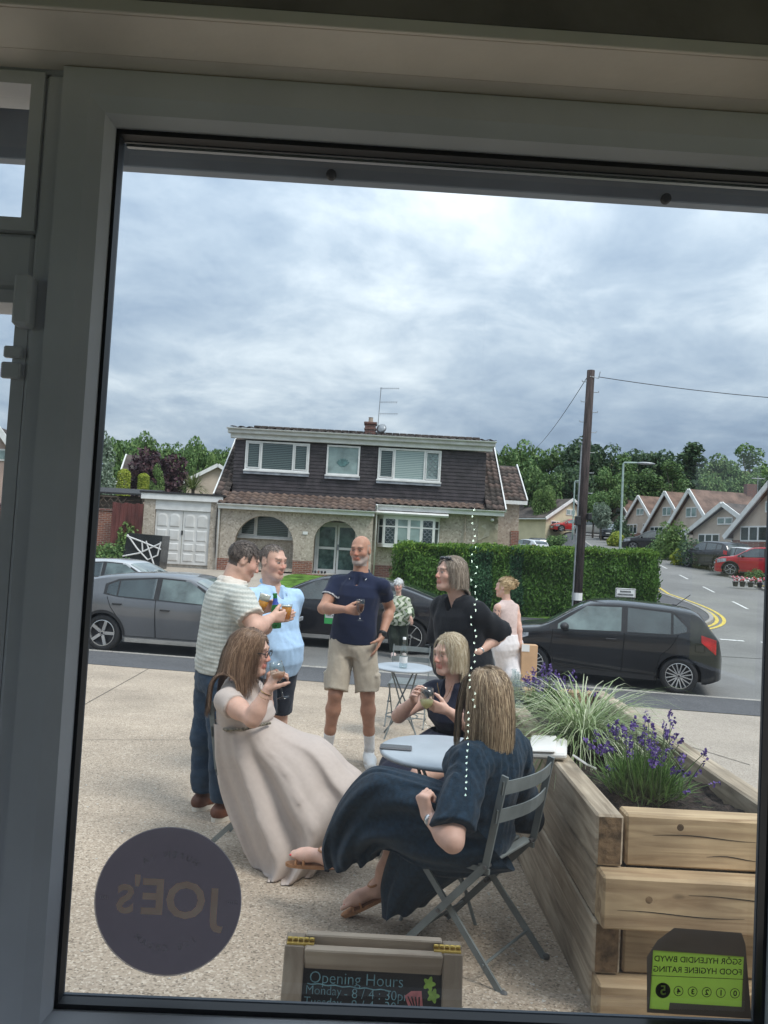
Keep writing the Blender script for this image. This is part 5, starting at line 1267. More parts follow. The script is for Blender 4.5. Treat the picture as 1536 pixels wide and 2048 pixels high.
    for w in wx:
        for sd_ in (-1, 1):
            b = MB(); r0_ = wr_+.055; q = []
            for k in range(19):
                a = math.pi*k/18
                for rr in (r0_-.006, r0_+.045):
                    x, z = w+rr*math.cos(a), max(.19, wr_-.01+rr*math.sin(a)); b.v.append((x, sd_*(surf_y(x, z)+.006), z))
            b.f = [(2*k, 2*k+1, 2*k+3, 2*k+2)[::(-1 if sd_ < 0 else 1)] for k in range(18)]; b.mi = [0]*18
            if S.get('archtrim', True): b.build('wheel_arch', S.get('archm', m_trim), rt, smooth=True, world=False)
    b = MB(); b.box((-hl+.3, -W_/2+.22, .2), (hl-.3, W_/2-.22, .72)); b.build('underbody', m_seam, rt, world=False)
    # wheels
    tm, dm, sm, hb = wheel_meshes(wr_, .21, S['spokes'], S['style'])
    tm.materials.append(m_tyre); dm.materials.append(m_rimd); sm.materials.append(m_riml); hb.materials.append(m_rimd)
    for w in wx:
        for sd_ in (-1, 1):
            wo = inst(tm, 'wheel', rt, (w, sd_*(plan(w)*.985-.105), wr_), (0, 0, 0 if sd_ < 0 else math.pi))
            inst(dm, 'rim', wo); inst(sm, 'spokes', wo); inst(hb, 'hub_cap', wo)
    # mirrors
    mx, mz = S['mirror']
    for sd_ in (-1, 1):
        y = surf_y(mx, mz)
        MB().ell((mx, sd_*(y+.13), mz+.05), (.075, .115, .07), 12, 8).tube([(mx, sd_*(y-.01), mz-.02), (mx, sd_*(y+.08), mz+.02)], .02, 6).build('wing_mirror', S.get('mmat', paint), rt, smooth=True, world=False)
    # lamps on the corners
    for nm, (lo, hi), mt in (('headlamp', S['head'], m_lens), ('tail_lamp', S['tail'], m_red)):
        patch(nm, lin(lo[0][0], lo[-1][0], 8), lambda x: interp(lo, x), lambda x: interp(hi, x), mt, off=.008)
    if S.get('nose'):
        x = hl-.004
        MB().box((x-.02, -.5, .34), (x+.012, .5, .60), .01).build('grille', m_trim, rt, world=False)
        MB().box((x+.012, -.26, .42), (x+.022, .26, .53)).build('number_plate', m_platew, rt, world=False)
        for sd_ in (-1, 1): MB().box((x-.1, sd_*.62-.16, .62), (x+.0, sd_*.62+.16, .70), .01).build('front_lamp', m_lens, rt, world=False)
    x = -hl
    MB().box((x-.012, -.26, .5), (x+.02, .26, .62)).build('number_plate', m_plate, rt, world=False)
    return rt, dict(surf_y=surf_y, patch=patch, seam=seam, body=body, top=top)
SWIFT = dict(L=3.84, W=1.735, H=1.5, wr=.305, wheels=(1.22, -1.23), spokes=8, style='twin',
    top=[(-1.92, .60), (-1.90, .86), (-1.84, .98), (-1.74, 1.10), (-1.52, 1.38), (-1.40, 1.425), (-.9, 1.475), (-.2, 1.5), (.22, 1.465), (.42, 1.385), (.98, 1.045), (1.12, .985), (1.5, .93), (1.76, .84), (1.87, .72), (1.92, .5)],
    belt=[(-1.92, 1.0), (-.9, .985), (.6, .95), (1.92, .8)],
    glass=[('f', [(-.28, .985), (.78, .945)], [(-.28, 1.395), (.30, 1.375), (.78, 1.03)], m_cglassl), ('r', [(-1.08, 1.0), (-.38, .985)], [(-1.08, 1.355), (-.38, 1.395)], m_cglass), ('q', [(-1.33, 1.06), (-1.12, 1.0)], [(-1.33, 1.13), (-1.12, 1.34)], m_cglass)],
    band=([(-1.40, 1.06), (-1.1, .985), (.92, .93)], [(-1.40, 1.12), (-1.14, 1.385), (-.3, 1.425), (.32, 1.40), (.92, 1.0)]),
    screen=(.98, .38), rear=(-1.56, -1.80),
    seams=[[(.86, .95), (.90, .55), (.80, .30), (-.30, .30), (-.34, .98)], [(-.34, .98), (-.31, .30), (-.85, .30), (-.92, .62), (-1.08, .78), (-1.2, 1.0)], [(-1.47, .74), (-1.47, .88), (-1.62, .88), (-1.62, .74), (-1.47, .74)]],
    handles=[(-.12, .84)], mirror=(.66, .96), mmat=m_trim, archm=None, archtrim=False,
    head=([(1.28, .78), (1.62, .66)], [(1.28, .84), (1.62, .80)]), tail=([(-1.80, .70), (-1.56, .90)], [(-1.80, .95), (-1.56, 1.02)]), hmat=m_trim, nose=True)
HATCH = dict(SWIFT, L=4.05, W=1.75, H=1.44, wr=.325, wheels=(1.28, -1.26), spokes=5, style='blade',
    top=[(-2.02, .55), (-2.0, .82), (-1.92, 1.0), (-1.66, 1.27), (-1.45, 1.345), (-.9, 1.415), (-.25, 1.44), (.2, 1.41), (.42, 1.335), (1.02, 1.035), (1.2, .975), (1.6, .90), (1.86, .80), (1.98, .66), (2.02, .45)],
    belt=[(-2.0, 1.0), (-.9, .97), (.6, .93), (2.0, .78)],
    glass=[('f', [(-.23, .975), (.82, .935)], [(-.23, 1.335), (.28, 1.315), (.82, 1.0)], m_cglassl), ('r', [(-1.0, 1.0), (-.33, .98)], [(-1.0, 1.27), (-.33, 1.335)], m_cglass), ('q', [(-1.22, 1.04), (-1.03, 1.0)], [(-1.22, 1.18), (-1.03, 1.265)], m_cglass)],
    band=([(-1.28, 1.02), (-1.02, .985), (.95, .92)], [(-1.28, 1.2), (-1.04, 1.30), (-.3, 1.365), (.30, 1.34), (.95, .99)]),
    screen=(1.02, .38), rear=(-1.66, -1.92),
    seams=[[(.90, .94), (.94, .55), (.84, .30), (-.26, .30), (-.29, .97)], [(-.29, .97), (-.27, .30), (-.86, .30), (-.98, .62), (-1.12, .80), (-1.2, .98)]],
    handles=[(-.10, .80), (-1.0, .86)], mirror=(.72, .95), mmat=None, archm=m_trim, archtrim=True,
    head=([(1.5, .62), (1.88, .52)], [(1.5, .80), (1.88, .74)]), tail=([(-1.86, .80), (-1.62, .86)], [(-1.86, .92), (-1.62, .94)]), sillm=m_riml, nose=True)
HATCH.pop('mmat')
SEDAN = dict(HATCH, L=4.86, W=1.88, H=1.49, wr=.345, wheels=(1.50, -1.45), spokes=5, style='fan',
    top=[(-2.43, .60), (-2.41, .88), (-2.3, 1.02), (-1.9, 1.13), (-1.3, 1.32), (-.7, 1.45), (-.1, 1.49), (.35, 1.46), (.75, 1.34), (1.45, 1.01), (1.75, .92), (2.1, .80), (2.35, .66), (2.43, .45)],
    belt=[(-2.4, 1.03), (-.9, 1.0), (.9, .95), (2.4, .78)],
    glass=[('f', [(-.10, 1.0), (1.15, .96)], [(-.10, 1.385), (.5, 1.36), (1.15, 1.03)], m_cglass), ('r', [(-1.12, 1.03), (-.2, 1.0)], [(-1.12, 1.23), (-.2, 1.385)], m_cglass), ('q', [(-1.42, 1.06), (-1.16, 1.03)], [(-1.42, 1.11), (-1.16, 1.21)], m_cglass)],
    band=([(-1.5, 1.03), (-1.1, 1.01), (1.3, .95)], [(-1.5, 1.12), (-1.1, 1.27), (-.2, 1.42), (.55, 1.385), (1.3, 1.0)]),
    screen=(1.42, .72), rear=(-1.15, -1.95),
    seams=[[(1.22, .95), (1.26, .55), (1.15, .30), (-.12, .30), (-.15, .99)], [(-.15, .99), (-.13, .30), (-.85, .30), (-.98, .62), (-1.12, .80), (-1.22, .98)]],
    handles=[(.02, .84), (-.95, .88)], mirror=(.98, .98), head=([(1.9, .62), (2.25, .52)], [(1.9, .74), (2.25, .66)]), tail=([(-2.3, .82), (-1.95, .90)], [(-2.3, .95), (-1.95, .97)]), sillm=m_riml)
SUV = dict(SWIFT, L=4.2, W=1.82, H=1.58, wr=.35, wheels=(1.3, -1.3), spokes=5, style='fan',
    top=[(-2.1, .65), (-2.08, .95), (-2.0, 1.1), (-1.78, 1.42), (-1.6, 1.5), (-1.0, 1.56), (-.3, 1.58), (.25, 1.54), (.48, 1.45), (1.05, 1.12), (1.25, 1.05), (1.7, 1.0), (1.95, .9), (2.05, .75), (2.1, .5)],
    belt=[(-2.0, 1.08), (-.9, 1.05), (.6, 1.0), (2.0, .88)],
    glass=[('f', [(-.25, 1.05), (.85, 1.0)], [(-.25, 1.46), (.35, 1.44), (.85, 1.09)], m_cglass), ('r', [(-1.15, 1.08), (-.35, 1.06)], [(-1.15, 1.40), (-.35, 1.46)], m_cglass), ('q', [(-1.6, 1.1), (-1.22, 1.08)], [(-1.6, 1.33), (-1.22, 1.39)], m_cglass)],
    band=([(-1.7, 1.08), (-1.1, 1.05), (.98, .99)], [(-1.7, 1.36), (-1.14, 1.45), (-.3, 1.50), (.38, 1.47), (.98, 1.06)]),
    screen=(1.05, .44), rear=(-1.8, -2.0), seams=[[(.92, 1.0), (.94, .55), (.84, .35), (-.28, .35), (-.3, 1.05)], [(-.3, 1.05), (-.28, .35), (-.85, .35), (-1.0, .7), (-1.2, 1.06)]],
    handles=[(-.12, .92), (-1.0, .95)], mirror=(.72, 1.02), archm=m_trim, archtrim=True, head=([(1.5, .74), (1.95, .66)], [(1.5, .92), (1.95, .86)]), tail=([(-2.0, .78), (-1.78, .86)], [(-2.0, 1.02), (-1.78, 1.05)]), nose=True)
def paint_mat(name, c, rough=.25): return M(name, c, .45, .05, 2, spec=.15, coat=1.0)
def lower_box(): pass
ROAD_A = -A8
def road_pt(e, n, dz=0.0):
    p = EE*e+EN*n; return (p.x, p.y, ZT(p.x, p.y)+dz)
# the black hatchback at the right, facing left
p1, p2 = P(1390.5, 1365, 13.1), P(1097, 1344, 13.5)
sw, SWF = car('parked_car', 'glossy black hatchback parked at the kerb on the right', road_pt(2.22, 14.15, .004), ROAD_A+math.pi-R(9), SWIFT, paint_mat('gloss black paint', (.012, .013, .015)))
sw.scale = (.97, 1, .955)
MB().tube([(-1.2, 0, 1.44), (-1.45, 0, 1.66)], .006, 5).ell((-1.18, 0, 1.455), (.05, .03, .02), 8, 5).build('roof_aerial', m_trim, sw, world=False)
# the grey hatchback on the left, facing right
gy, GYF = car('parked_car', 'dark grey hatchback parked behind the standing men on the left', road_pt(-5.40, 13.95, .004), ROAD_A, HATCH, M('graphite grey paint', (.15, .155, .165), .35, .05, 2, spec=.3, coat=1.0, metal=.35))
MB().bar((1.9, -.80, .36), (1.93, -.78, .66), .03, .02).bar((1.96, -.70, .36), (1.99, -.66, .6), .03, .02).build('light_claw', m_lens, gy, world=False)
# the black taxi stopped in the road, facing left
tx, TXF = car('taxi', 'sleek black taxi saloon with a green door plate stopped in the road', road_pt(-2.80, 16.35, .004), ROAD_A+math.pi, SEDAN, paint_mat('black taxi paint', (.014, .014, .018), .22))
m_green = M('taxi plate green', (.06, .42, .12), .5, .05)
TXF['patch']('door_plate', lin(.06, .30, 4), lambda x: .50, lambda x: .84, m_green, off=.008, rows=4)
TXF['patch']('plate_panel', lin(.08, .28, 4), lambda x: .62, lambda x: .72, m_platew, off=.011, rows=3)
me = text_mesh('TAXI 64', .05, .001); me.transform(Matrix.Translation((.18, TXF['surf_y'](.18, .67)+.016, .67)) @ Matrix.Rotation(math.pi, 4, 'Z') @ Matrix.Rotation(R(90), 4, 'X')); link_mesh('plate_lettering', me, m_black, tx)
# silver car half hidden at the far kerb
car('parked_car', 'silver hatchback at the far kerb behind the dark grey one', road_pt(-9.35, 19.6, .004), ROAD_A, HATCH, paint_mat('silver paint', (.42, .44, .46), .3))
# cars up the side road
def far_car(px, py, Y, spec, col, rz, lab, rough=.3):
    q = P(px, py, Y); c = car('parked_car', lab, (q.x, Y, ZT(q.x, Y)+.07), rz, spec, paint_mat('paint '+lab[:14], col, rough), None)
    return c
far_car(1139, 1062, 82, HATCH, (.45, .02, .02), R(190), 'bright red hatchback before the cream house')
far_car(1188, 1064, 78, SUV, (.5, .48, .45), R(150), 'cream car parked at the top of the side road')
far_car(1220, 1070, 72, HATCH, (.06, .07, .085), R(250), 'dark grey hatchback coming down the side road')
far_car(1305, 1075, 56, SUV, (.02, .02, .024), R(160), 'black car with red lamps half behind the bushes')
far_car(1430, 1116, 44, SUV, (.018, .02, .028), R(105), 'black estate car backed onto the drive up the side road')
far_car(1488, 1120, 42, HATCH, (.62, .62, .62), R(105), 'white hatchback on the drive between two other cars')
far_car(1519, 1124, 40, SUV, (.42, .015, .025), R(150), 'red hatchback nearest the window edge on the drive')
far_car(1500, 1100, 46, SEDAN, (.45, .5, .52), R(160), 'pale silver car behind the white and red ones')
far_car(1076, 1050, 76, SUV, (.025, .025, .03), R(95), 'black off road car parked left of the red hatchback')
far_car(1058, 1052, 72, HATCH, (.6, .62, .65), R(120), 'white car parked beside the black off road car')
far_car(1092, 1085, 34, SEDAN, (.66, .67, .68), R(185), 'white saloon roof just visible above the hedge')
# ================================================================== people: smooth blended bodies
def V3(*a): return np.array(a[0] if len(a) == 1 else a, float)
def J(px, py, Y): return np.array(P(px, py, Y))
def nrm(v): v = np.asarray(v, float); return v/(np.linalg.norm(v)+1e-12)
class Field:
    def __init__(s, lo, hi, h):
        s.h = h; s.lo = np.asarray(lo, float); n = np.ceil((np.asarray(hi)-s.lo)/h).astype(int)+1; s.n = n
        s.ax = [s.lo[i]+h*np.arange(n[i]) for i in range(3)]; s.F = np.full(n, 1.0, np.float32)
    def _sl(s, lo, hi):
        a = np.clip(np.floor((np.asarray(lo)-s.lo)/s.h).astype(int), 0, s.n-1); b_ = np.clip(np.ceil((np.asarray(hi)-s.lo)/s.h).astype(int)+1, 1, s.n)
        sl = tuple(slice(a[i], max(b_[i], a[i]+1)) for i in range(3)); return sl, s.ax[0][sl[0]][:, None, None], s.ax[1][sl[1]][None, :, None], s.ax[2][sl[2]][None, None, :]
    def op(s, fn, lo, hi, k=.02, mode='u'):
        sl, X, Y, Z = s._sl(lo, hi); d = fn(X, Y, Z).astype(np.float32); a = s.F[sl]
        if mode == 'u':
            if k <= 0: r_ = np.minimum(a, d)
            else: h = np.clip(.5+.5*(d-a)/k, 0, 1); r_ = d*(1-h)+a*h-k*h*(1-h)
        elif mode == 's':
            d = -d; h = np.clip(.5-.5*(d-a)/max(k, 1e-6), 0, 1); r_ = d*(1-h)+a*h+k*h*(1-h)
        s.F[sl] = r_; return s
    def cone(s, a, b_, ra, rb, k=.02, mode='u', flat=None):
        a, b_ = np.asarray(a, float), np.asarray(b_, float); ab = b_-a; L2 = ab@ab+1e-12; m_ = max(ra, rb)*(1 if flat is None else max(1, flat[1]))+k+3*s.h
        def fn(X, Y, Z):
            x, y, z = X-a[0], Y-a[1], Z-a[2]
            t = np.clip((x*ab[0]+y*ab[1]+z*ab[2])/L2, 0, 1); x = x-t*ab[0]; y = y-t*ab[1]; z = z-t*ab[2]
            if flat is not None:
                f_, q = np.asarray(flat[0], float), flat[1]; w = x*f_[0]+y*f_[1]+z*f_[2]; w2 = w*(1/q-1); x = x+w2*f_[0]; y = y+w2*f_[1]; z = z+w2*f_[2]
            return np.sqrt(x*x+y*y+z*z)-(ra+(rb-ra)*t)
        return s.op(fn, np.minimum(a, b_)-m_, np.maximum(a, b_)+m_, k, mode)
    def chain(s, pts, rs, k=.02):
        for i in range(len(pts)-1): s.cone(pts[i], pts[i+1], rs[i], rs[i+1], k)
        return s
    def ell(s, c, r_, ax=None, k=.02, mode='u'):
        c = np.asarray(c, float); r_ = np.asarray(r_, float); A = np.eye(3) if ax is None else np.asarray(ax); m_ = r_.max()+k+3*s.h
        def fn(X, Y, Z):
            x, y, z = X-c[0], Y-c[1], Z-c[2]; q = [(x*A[i][0]+y*A[i][1]+z*A[i][2]) for i in range(3)]
            k0 = np.sqrt(sum((q[i]/r_[i])**2 for i in range(3))); k1 = np.sqrt(sum((q[i]/r_[i]**2)**2 for i in range(3)))+1e-6; return k0*(k0-1)/k1
        return s.op(fn, c-m_, c+m_, k, mode)
    def loft(s, p0, p1, r0, r1, secs, k=.02, mode='u', fold=None):
        "elliptical sections (t, half width, half depth, forward offset) along p0->p1; r0/r1: side axes at the ends"
        p0, p1 = np.asarray(p0, float), np.asarray(p1, float); d = p1-p0; L_ = np.linalg.norm(d); d = d/L_; r0, r1 = nrm(r0-d*(r0@d)), nrm(r1-d*(r1@d))
        ts = [q[0] for q in secs]; m_ = max(max(q[1], q[2]+abs(q[3])) for q in secs)+k+3*s.h+.03
        e0, e1 = p0+d*L_*ts[0], p0+d*L_*ts[-1]
        def fn(X, Y, Z):
            x, y, z = X-p0[0], Y-p0[1], Z-p0[2]; t = (x*d[0]+y*d[1]+z*d[2])/L_; tc = np.clip(t, 0, 1)
            rx = [r0[i]+(r1[i]-r0[i])*tc for i in range(3)]; rn = np.sqrt(rx[0]**2+rx[1]**2+rx[2]**2); rx = [q/rn for q in rx]
            # forward = d x right (right-handed: right x d = forward)
            fx = [rx[1]*-d[2]+rx[2]*d[1], rx[2]*-d[0]+rx[0]*d[2], rx[0]*-d[1]+rx[1]*d[0]];
            u_ = x*rx[0]+y*rx[1]+z*rx[2]; v = x*fx[0]+y*fx[1]+z*fx[2]
            w = np.interp(t, ts, [q[1] for q in secs]); dp = np.interp(t, ts, [q[2] for q in secs]); v = v-np.interp(t, ts, [q[3] for q in secs])
            k0 = np.sqrt((u_/w)**2+(v/dp)**2); k1 = np.sqrt((u_/w**2)**2+(v/dp**2)**2)+1e-6; dd = k0*(k0-1)/k1
            if fold is not None: dd = dd+fold(X, Y, Z, t)
            return np.maximum(dd, np.maximum((ts[0]-t)*L_, (t-ts[-1])*L_))
        return s.op(fn, np.minimum(e0, e1)-m_, np.maximum(e0, e1)+m_, k, mode)
    def cut(s, pt, n_):
        "keep the side the normal points away from"
        pt, n_ = np.asarray(pt, float), nrm(n_)
        X, Y, Z = s.ax[0][:, None, None], s.ax[1][None, :, None], s.ax[2][None, None, :]
        s.F = np.maximum(s.F, ((X-pt[0])*n_[0]+(Y-pt[1])*n_[1]+(Z-pt[2])*n_[2]).astype(np.float32)); return s
    def near(s, w=.03):
        i = np.nonzero(np.abs(s.F) < w); return i, s.ax[0][i[0]], s.ax[1][i[1]], s.ax[2][i[2]]
    def ruffle(s, amp, freq, seed=0, stretch=(1, 1, 1)):
        rng = np.random.default_rng(seed); i_, X, Y, Z = s.near(); o = 0
        for i in range(6):
            k = rng.normal(0, 1, 3); k = k/np.linalg.norm(k)*freq*rng.uniform(.6, 1.7)*np.asarray(stretch); o = o+np.sin(X*k[0]+Y*k[1]+Z*k[2]+rng.uniform(0, 6.28)+.8*np.sin(Z*freq*.4+i))
        o2 = 0
        for i in range(6):
            k = rng.normal(0, 1, 3); k = k/np.linalg.norm(k)*freq*3.2*rng.uniform(.6, 1.5)*np.asarray(stretch); o2 = o2+np.sin(X*k[0]+Y*k[1]+Z*k[2]+rng.uniform(0, 6.28)+1.2*o)
        s.F[i_] += (amp/3*o+amp*.16*o2).astype(np.float32); return s
    def mesh(s):
        F = s.F; S = F < 0; c = np.zeros(np.array(F.shape)-1, np.int8)
        cs = [(i, j, k) for i in (0, 1) for j in (0, 1) for k in (0, 1)]; nx, ny, nz = c.shape
        for (i, j, k) in cs: c += S[i:i+nx, j:j+ny, k:k+nz]
        act = (c > 0) & (c < 8); idx = np.argwhere(act); ids = np.full(c.shape, -1, np.int32); ids[act] = np.arange(len(idx))
        vals = np.stack([F[idx[:, 0]+i, idx[:, 1]+j, idx[:, 2]+k] for (i, j, k) in cs], 1)
        pos = np.zeros((len(idx), 3)); cnt = np.zeros(len(idx)); ca = np.array(cs, float)
        for a in range(8):
            for b_ in range(a+1, 8):
                if np.abs(ca[a]-ca[b_]).sum() != 1: continue
                va, vb = vals[:, a], vals[:, b_]; sg = (va < 0) != (vb < 0); t = np.where(sg, va/(va-vb+1e-12), 0)[:, None]
                pos += np.where(sg[:, None], ca[a]+(ca[b_]-ca[a])*t, 0); cnt += sg
        Vv = s.lo+s.h*(idx+pos/np.maximum(cnt, 1)[:, None]); Qs = []
        for ax in range(3):
            o = [0, 0, 0]; o[ax] = 1; A_ = S[tuple(slice(0, F.shape[i]-o[i]) for i in range(3))]; B_ = S[tuple(slice(o[i], F.shape[i]) for i in range(3))]
            e_ = np.argwhere(A_ != B_); b1, b2 = [(1, 2), (2, 0), (0, 1)][ax]
            ok = (e_[:, b1] > 0) & (e_[:, b2] > 0) & (e_[:, b1] < F.shape[b1]-1) & (e_[:, b2] < F.shape[b2]-1); e_ = e_[ok]
            flip = A_[e_[:, 0], e_[:, 1], e_[:, 2]]
            def cid(d1, d2): q = e_.copy(); q[:, b1] -= d1; q[:, b2] -= d2; return ids[q[:, 0], q[:, 1], q[:, 2]]
            q = np.stack([cid(1, 1), cid(0, 1), cid(0, 0), cid(1, 0)], 1); q[~flip] = q[~flip][:, ::-1]; Qs.append(q)
        Q = np.concatenate(Qs); Q = Q[(Q >= 0).all(1)]; return Vv, Q
def set_col(me, Cc):
    at = me.color_attributes.new('tint', 'FLOAT_COLOR', 'POINT'); at.data.foreach_set('color', np.concatenate([Cc, np.ones((len(Cc), 1))], 1).astype(np.float32).ravel())
def build_np(name, Vv, Q, mat, parent, col=None, smooth=True):
    off = np.array(ROOTM[parent.name].inverted().translation) if parent is not None else 0
    me = np_mesh(name, Vv+off, Q, smooth)
    if col is not None: set_col(me, col)
    return link_mesh(name, me, mat, parent)
m_skin = M('skin', (.6, .35, .26), .5, .10, 22, spec=.35, attr='tint', bump=.06, bscale=300, sss=.06)
def cloth(name, c, rough=.85, var=.035, scale=40, bump=.25, bscale=350, sheen=.1, **kw): return M(name, c, rough, var, scale, bump=bump, bscale=bscale, spec=.2, sheen=sheen, **kw)
m_clothA = cloth('printed cloth', (1, 1, 1), attr='tint', var=.06)
def hair_mat(name, dark, mid, light):
    if name in MATS: return MATS[name]
    mt = leaf_mat(name, dark, mid, light, rough=.38, trans=0.0); return mt

class Person:
    def __init__(s, label, face, J_, build='m', skin=(.52, .30, .22), h=.005, foot=None, head_dir=None, head_up=(0, 0, 1), head_s=1.0, sw=None, group=None):
        s.J = {k: np.asarray(v, float) for k, v in J_.items()}; s.f = nrm([face[0], face[1], 0]); s.r = np.array([s.f[1], -s.f[0], 0.0]); s.h = h; s.skin = np.array(skin); s.build = build
        j = s.J; ms = build == 'm'
        sw = sw or (.185 if ms else .155); hw = .095 if ms else .10
        up = nrm(j['nk']-j['pel']); s.up = up
        rs = s.r
        for sd, nm in ((1, 'R'), (-1, 'L')):
            j.setdefault('s'+nm, j['nk']+rs*sd*sw-up*(.082 if ms else .07)); j.setdefault('h'+nm, j['pel']+s.r*sd*hw-np.array([0, 0, .02]))
        s.hf = nrm(head_dir if head_dir is not None else s.f); s.hu = nrm(np.asarray(head_up, float)-s.hf*(np.asarray(head_up, float)@s.hf)); s.hr = np.cross(s.hf, s.hu); s.hs = head_s
        ft = foot if foot is not None else [j['pel'][0], j['pel'][1], ZT(j['pel'][0], j['pel'][1])]
        s.root = thing('person', label, 'person', tuple(ft), 0, group)
        pts = np.array(list(j.values())); s.lo = pts.min(0)-.24; s.hi = pts.max(0)+.24
        ar = [np.linalg.norm(j[a]-j[b_]) for a, b_ in (('sL', 'eL'), ('eL', 'wL'), ('sR', 'eR'), ('eR', 'wR'), ('hL', 'kL'), ('kL', 'aL'), ('hR', 'kR'), ('kR', 'aR')) if a in j and b_ in j]
        print(label[:28], 'limbs', [round(float(x), 2) for x in ar], 'spine', round(float(np.linalg.norm(j['nk']-j['pel'])), 2), 'neck', round(float(np.linalg.norm(j['hd']-j['nk'])), 2), 'top', round(float(j['hd'][2]-ft[2]+.12), 2))
    def HP(s, r_, f_, u_): return s.J['hd']+(s.hr*r_+s.hf*f_+s.hu*u_)*s.hs
    def secs(s, d=0.0, belly=0.0, bust=0.0):
        if s.build == 'm': q = [(-.16, .14, .10, 0), (-.05, .165, .115, 0), (.1, .170, .118, .0), (.3, .165, .118, .008), (.5, .168, .122, .01), (.7, .185, .125, .01), (.84, .178, .108, .0), (.94, .115, .078, -.01), (1.03, .062, .060, -.005)]
        else: q = [(-.18, .14, .11, 0), (-.05, .178, .125, -.01), (.08, .178, .122, -.01), (.28, .145, .10, .0), (.42, .138, .098, .0), (.62, .152, .112, .012), (.74, .156, .112, .012), (.86, .145, .09, .0), (.95, .095, .068, -.01), (1.03, .052, .052, -.005)]
        r_ = []
        for (t, w, dp, o) in q:
            g = belly*math.exp(-((t-.22)/.22)**2); bu = bust*math.exp(-((t-.66)/.11)**2); r_.append((t, w+d+g*.6, dp+d+(g+bu)*.6, o+(g+bu)*.5))
        return r_
    def head(s, F, beard=False, fine=True):
        hs, A = s.hs, [s.hr, s.hf, s.hu]; E = lambda c, r_, k, mode='u': F.ell(s.HP(*c), np.array(r_)*hs, A, k*hs, mode); K = lambda a, b_, ra, rb, k, mode='u': F.cone(s.HP(*a), s.HP(*b_), ra*hs, rb*hs, k*hs, mode)
        E((0, -.014, .034), (.076, .097, .086), .01); E((0, .026, -.034), (.060, .066, .088), .035); E((0, .068, -.096), (.024, .02, .018), .03)
        for sd in (-1, 1):
            K((sd*.054, -.008, -.055), (sd*.02, .066, -.098), .017, .014, .03); E((sd*.040, .058, -.020), (.025, .024, .022), .03)
        K((-.036, .080, .030), (.036, .080, .030), .011, .011, .02); K((0, .086, .016), (0, .107, -.024), .008, .0115, .012)
        for sd in (-1, 1): E((sd*.012, .099, -.029), (.009, .011, .008), .008)
        for sd in (-1, 1): E((sd*.032, .099, .008), (.017, .014, .012), .012, 's')
        for sd in (-1, 1): E((sd*.031, .079, .006), (.0135, .0125, .0125), .003)
        E((0, .092, -.056), (.023, .009, .0055), .010); E((0, .0905, -.066), (.020, .009, .0062), .010); K((-.021, .100, -.0612), (.021, .100, -.0612), .002, .002, .004, 's')
        for sd in (-1, 1): E((sd*.077, -.012, .0), (.010, .021, .032), .008); E((sd*.086, -.008, .004), (.006, .011, .02), .006, 's')
        F.cone(s.HP(0, -.028, -.06), s.J['nk']+s.up*(-.01), (.056 if s.build == 'm' else .047)*hs, (.066 if s.build == 'm' else .052), .03)
    def hand(s, F, w, d, n_, thumb, curl=(50, 45, 30), spread=.0, sc=1.0, tcurl=25, tin=.35, idx=None):
        "w wrist, d finger direction, n_ palm normal, thumb: which way the thumb lies"
        d = nrm(d); n_ = nrm(np.asarray(n_)-d*(np.asarray(n_)@d)); sd = nrm(np.asarray(thumb)-d*(np.asarray(thumb)@d)-n_*(np.asarray(thumb)@n_)); sc = sc*(.95 if s.build == 'm' else .86)
        for i, o in enumerate((.030, .010, -.010, -.029)):
            kn = w+(d*.088-d*.006*abs(i-1)+sd*o)*sc; F.cone(w+sd*o*.55*sc+d*.01, kn, .0165*sc, .0115*sc, .014)
            dd = nrm(d+sd*spread*(1.5-i)); p = kn; ln = (.042, .047, .043, .034)[i]; cu = curl if (idx is None or i > 0) else idx
            a = 0
            for q, (l_, c_) in enumerate(zip((1, .66, .5), cu)):
                a += R(c_); v = dd*math.cos(a)+n_*math.sin(a); p2 = p+v*ln*l_*sc; F.cone(p, p2, (.0098-.0008*q)*sc, (.0092-.001*q)*sc, .004); p = p2
        p = w+(d*.018+sd*.024+n_*.006)*sc; v = nrm(d*.72+sd*.62+n_*tin)
        for l_, c_, ra, rb in ((.045, 0, .0165, .0125), (.034, tcurl, .0118, .0108), (.028, tcurl, .0108, .0085)):
            v = nrm(v-sd*math.sin(R(c_))*.7+n_*math.sin(R(c_))*.7); p2 = p+v*l_*sc; F.cone(p, p2, ra*sc, rb*sc, .008); p = p2
    def arm(s, F, nm, hand=None, th=1.0):
        j = s.J; m_ = (1.0 if s.build == 'm' else .86)*th; a, e_, w = j['s'+nm], j['e'+nm], j['w'+nm]
        F.chain([a, a+(e_-a)*.45, e_, e_+(w-e_)*.28, w], [.060*m_, .052*m_, .041*m_, .043*m_, .027*m_*.98], .025)
        if hand: s.hand(F, w, *hand[0], **hand[1])
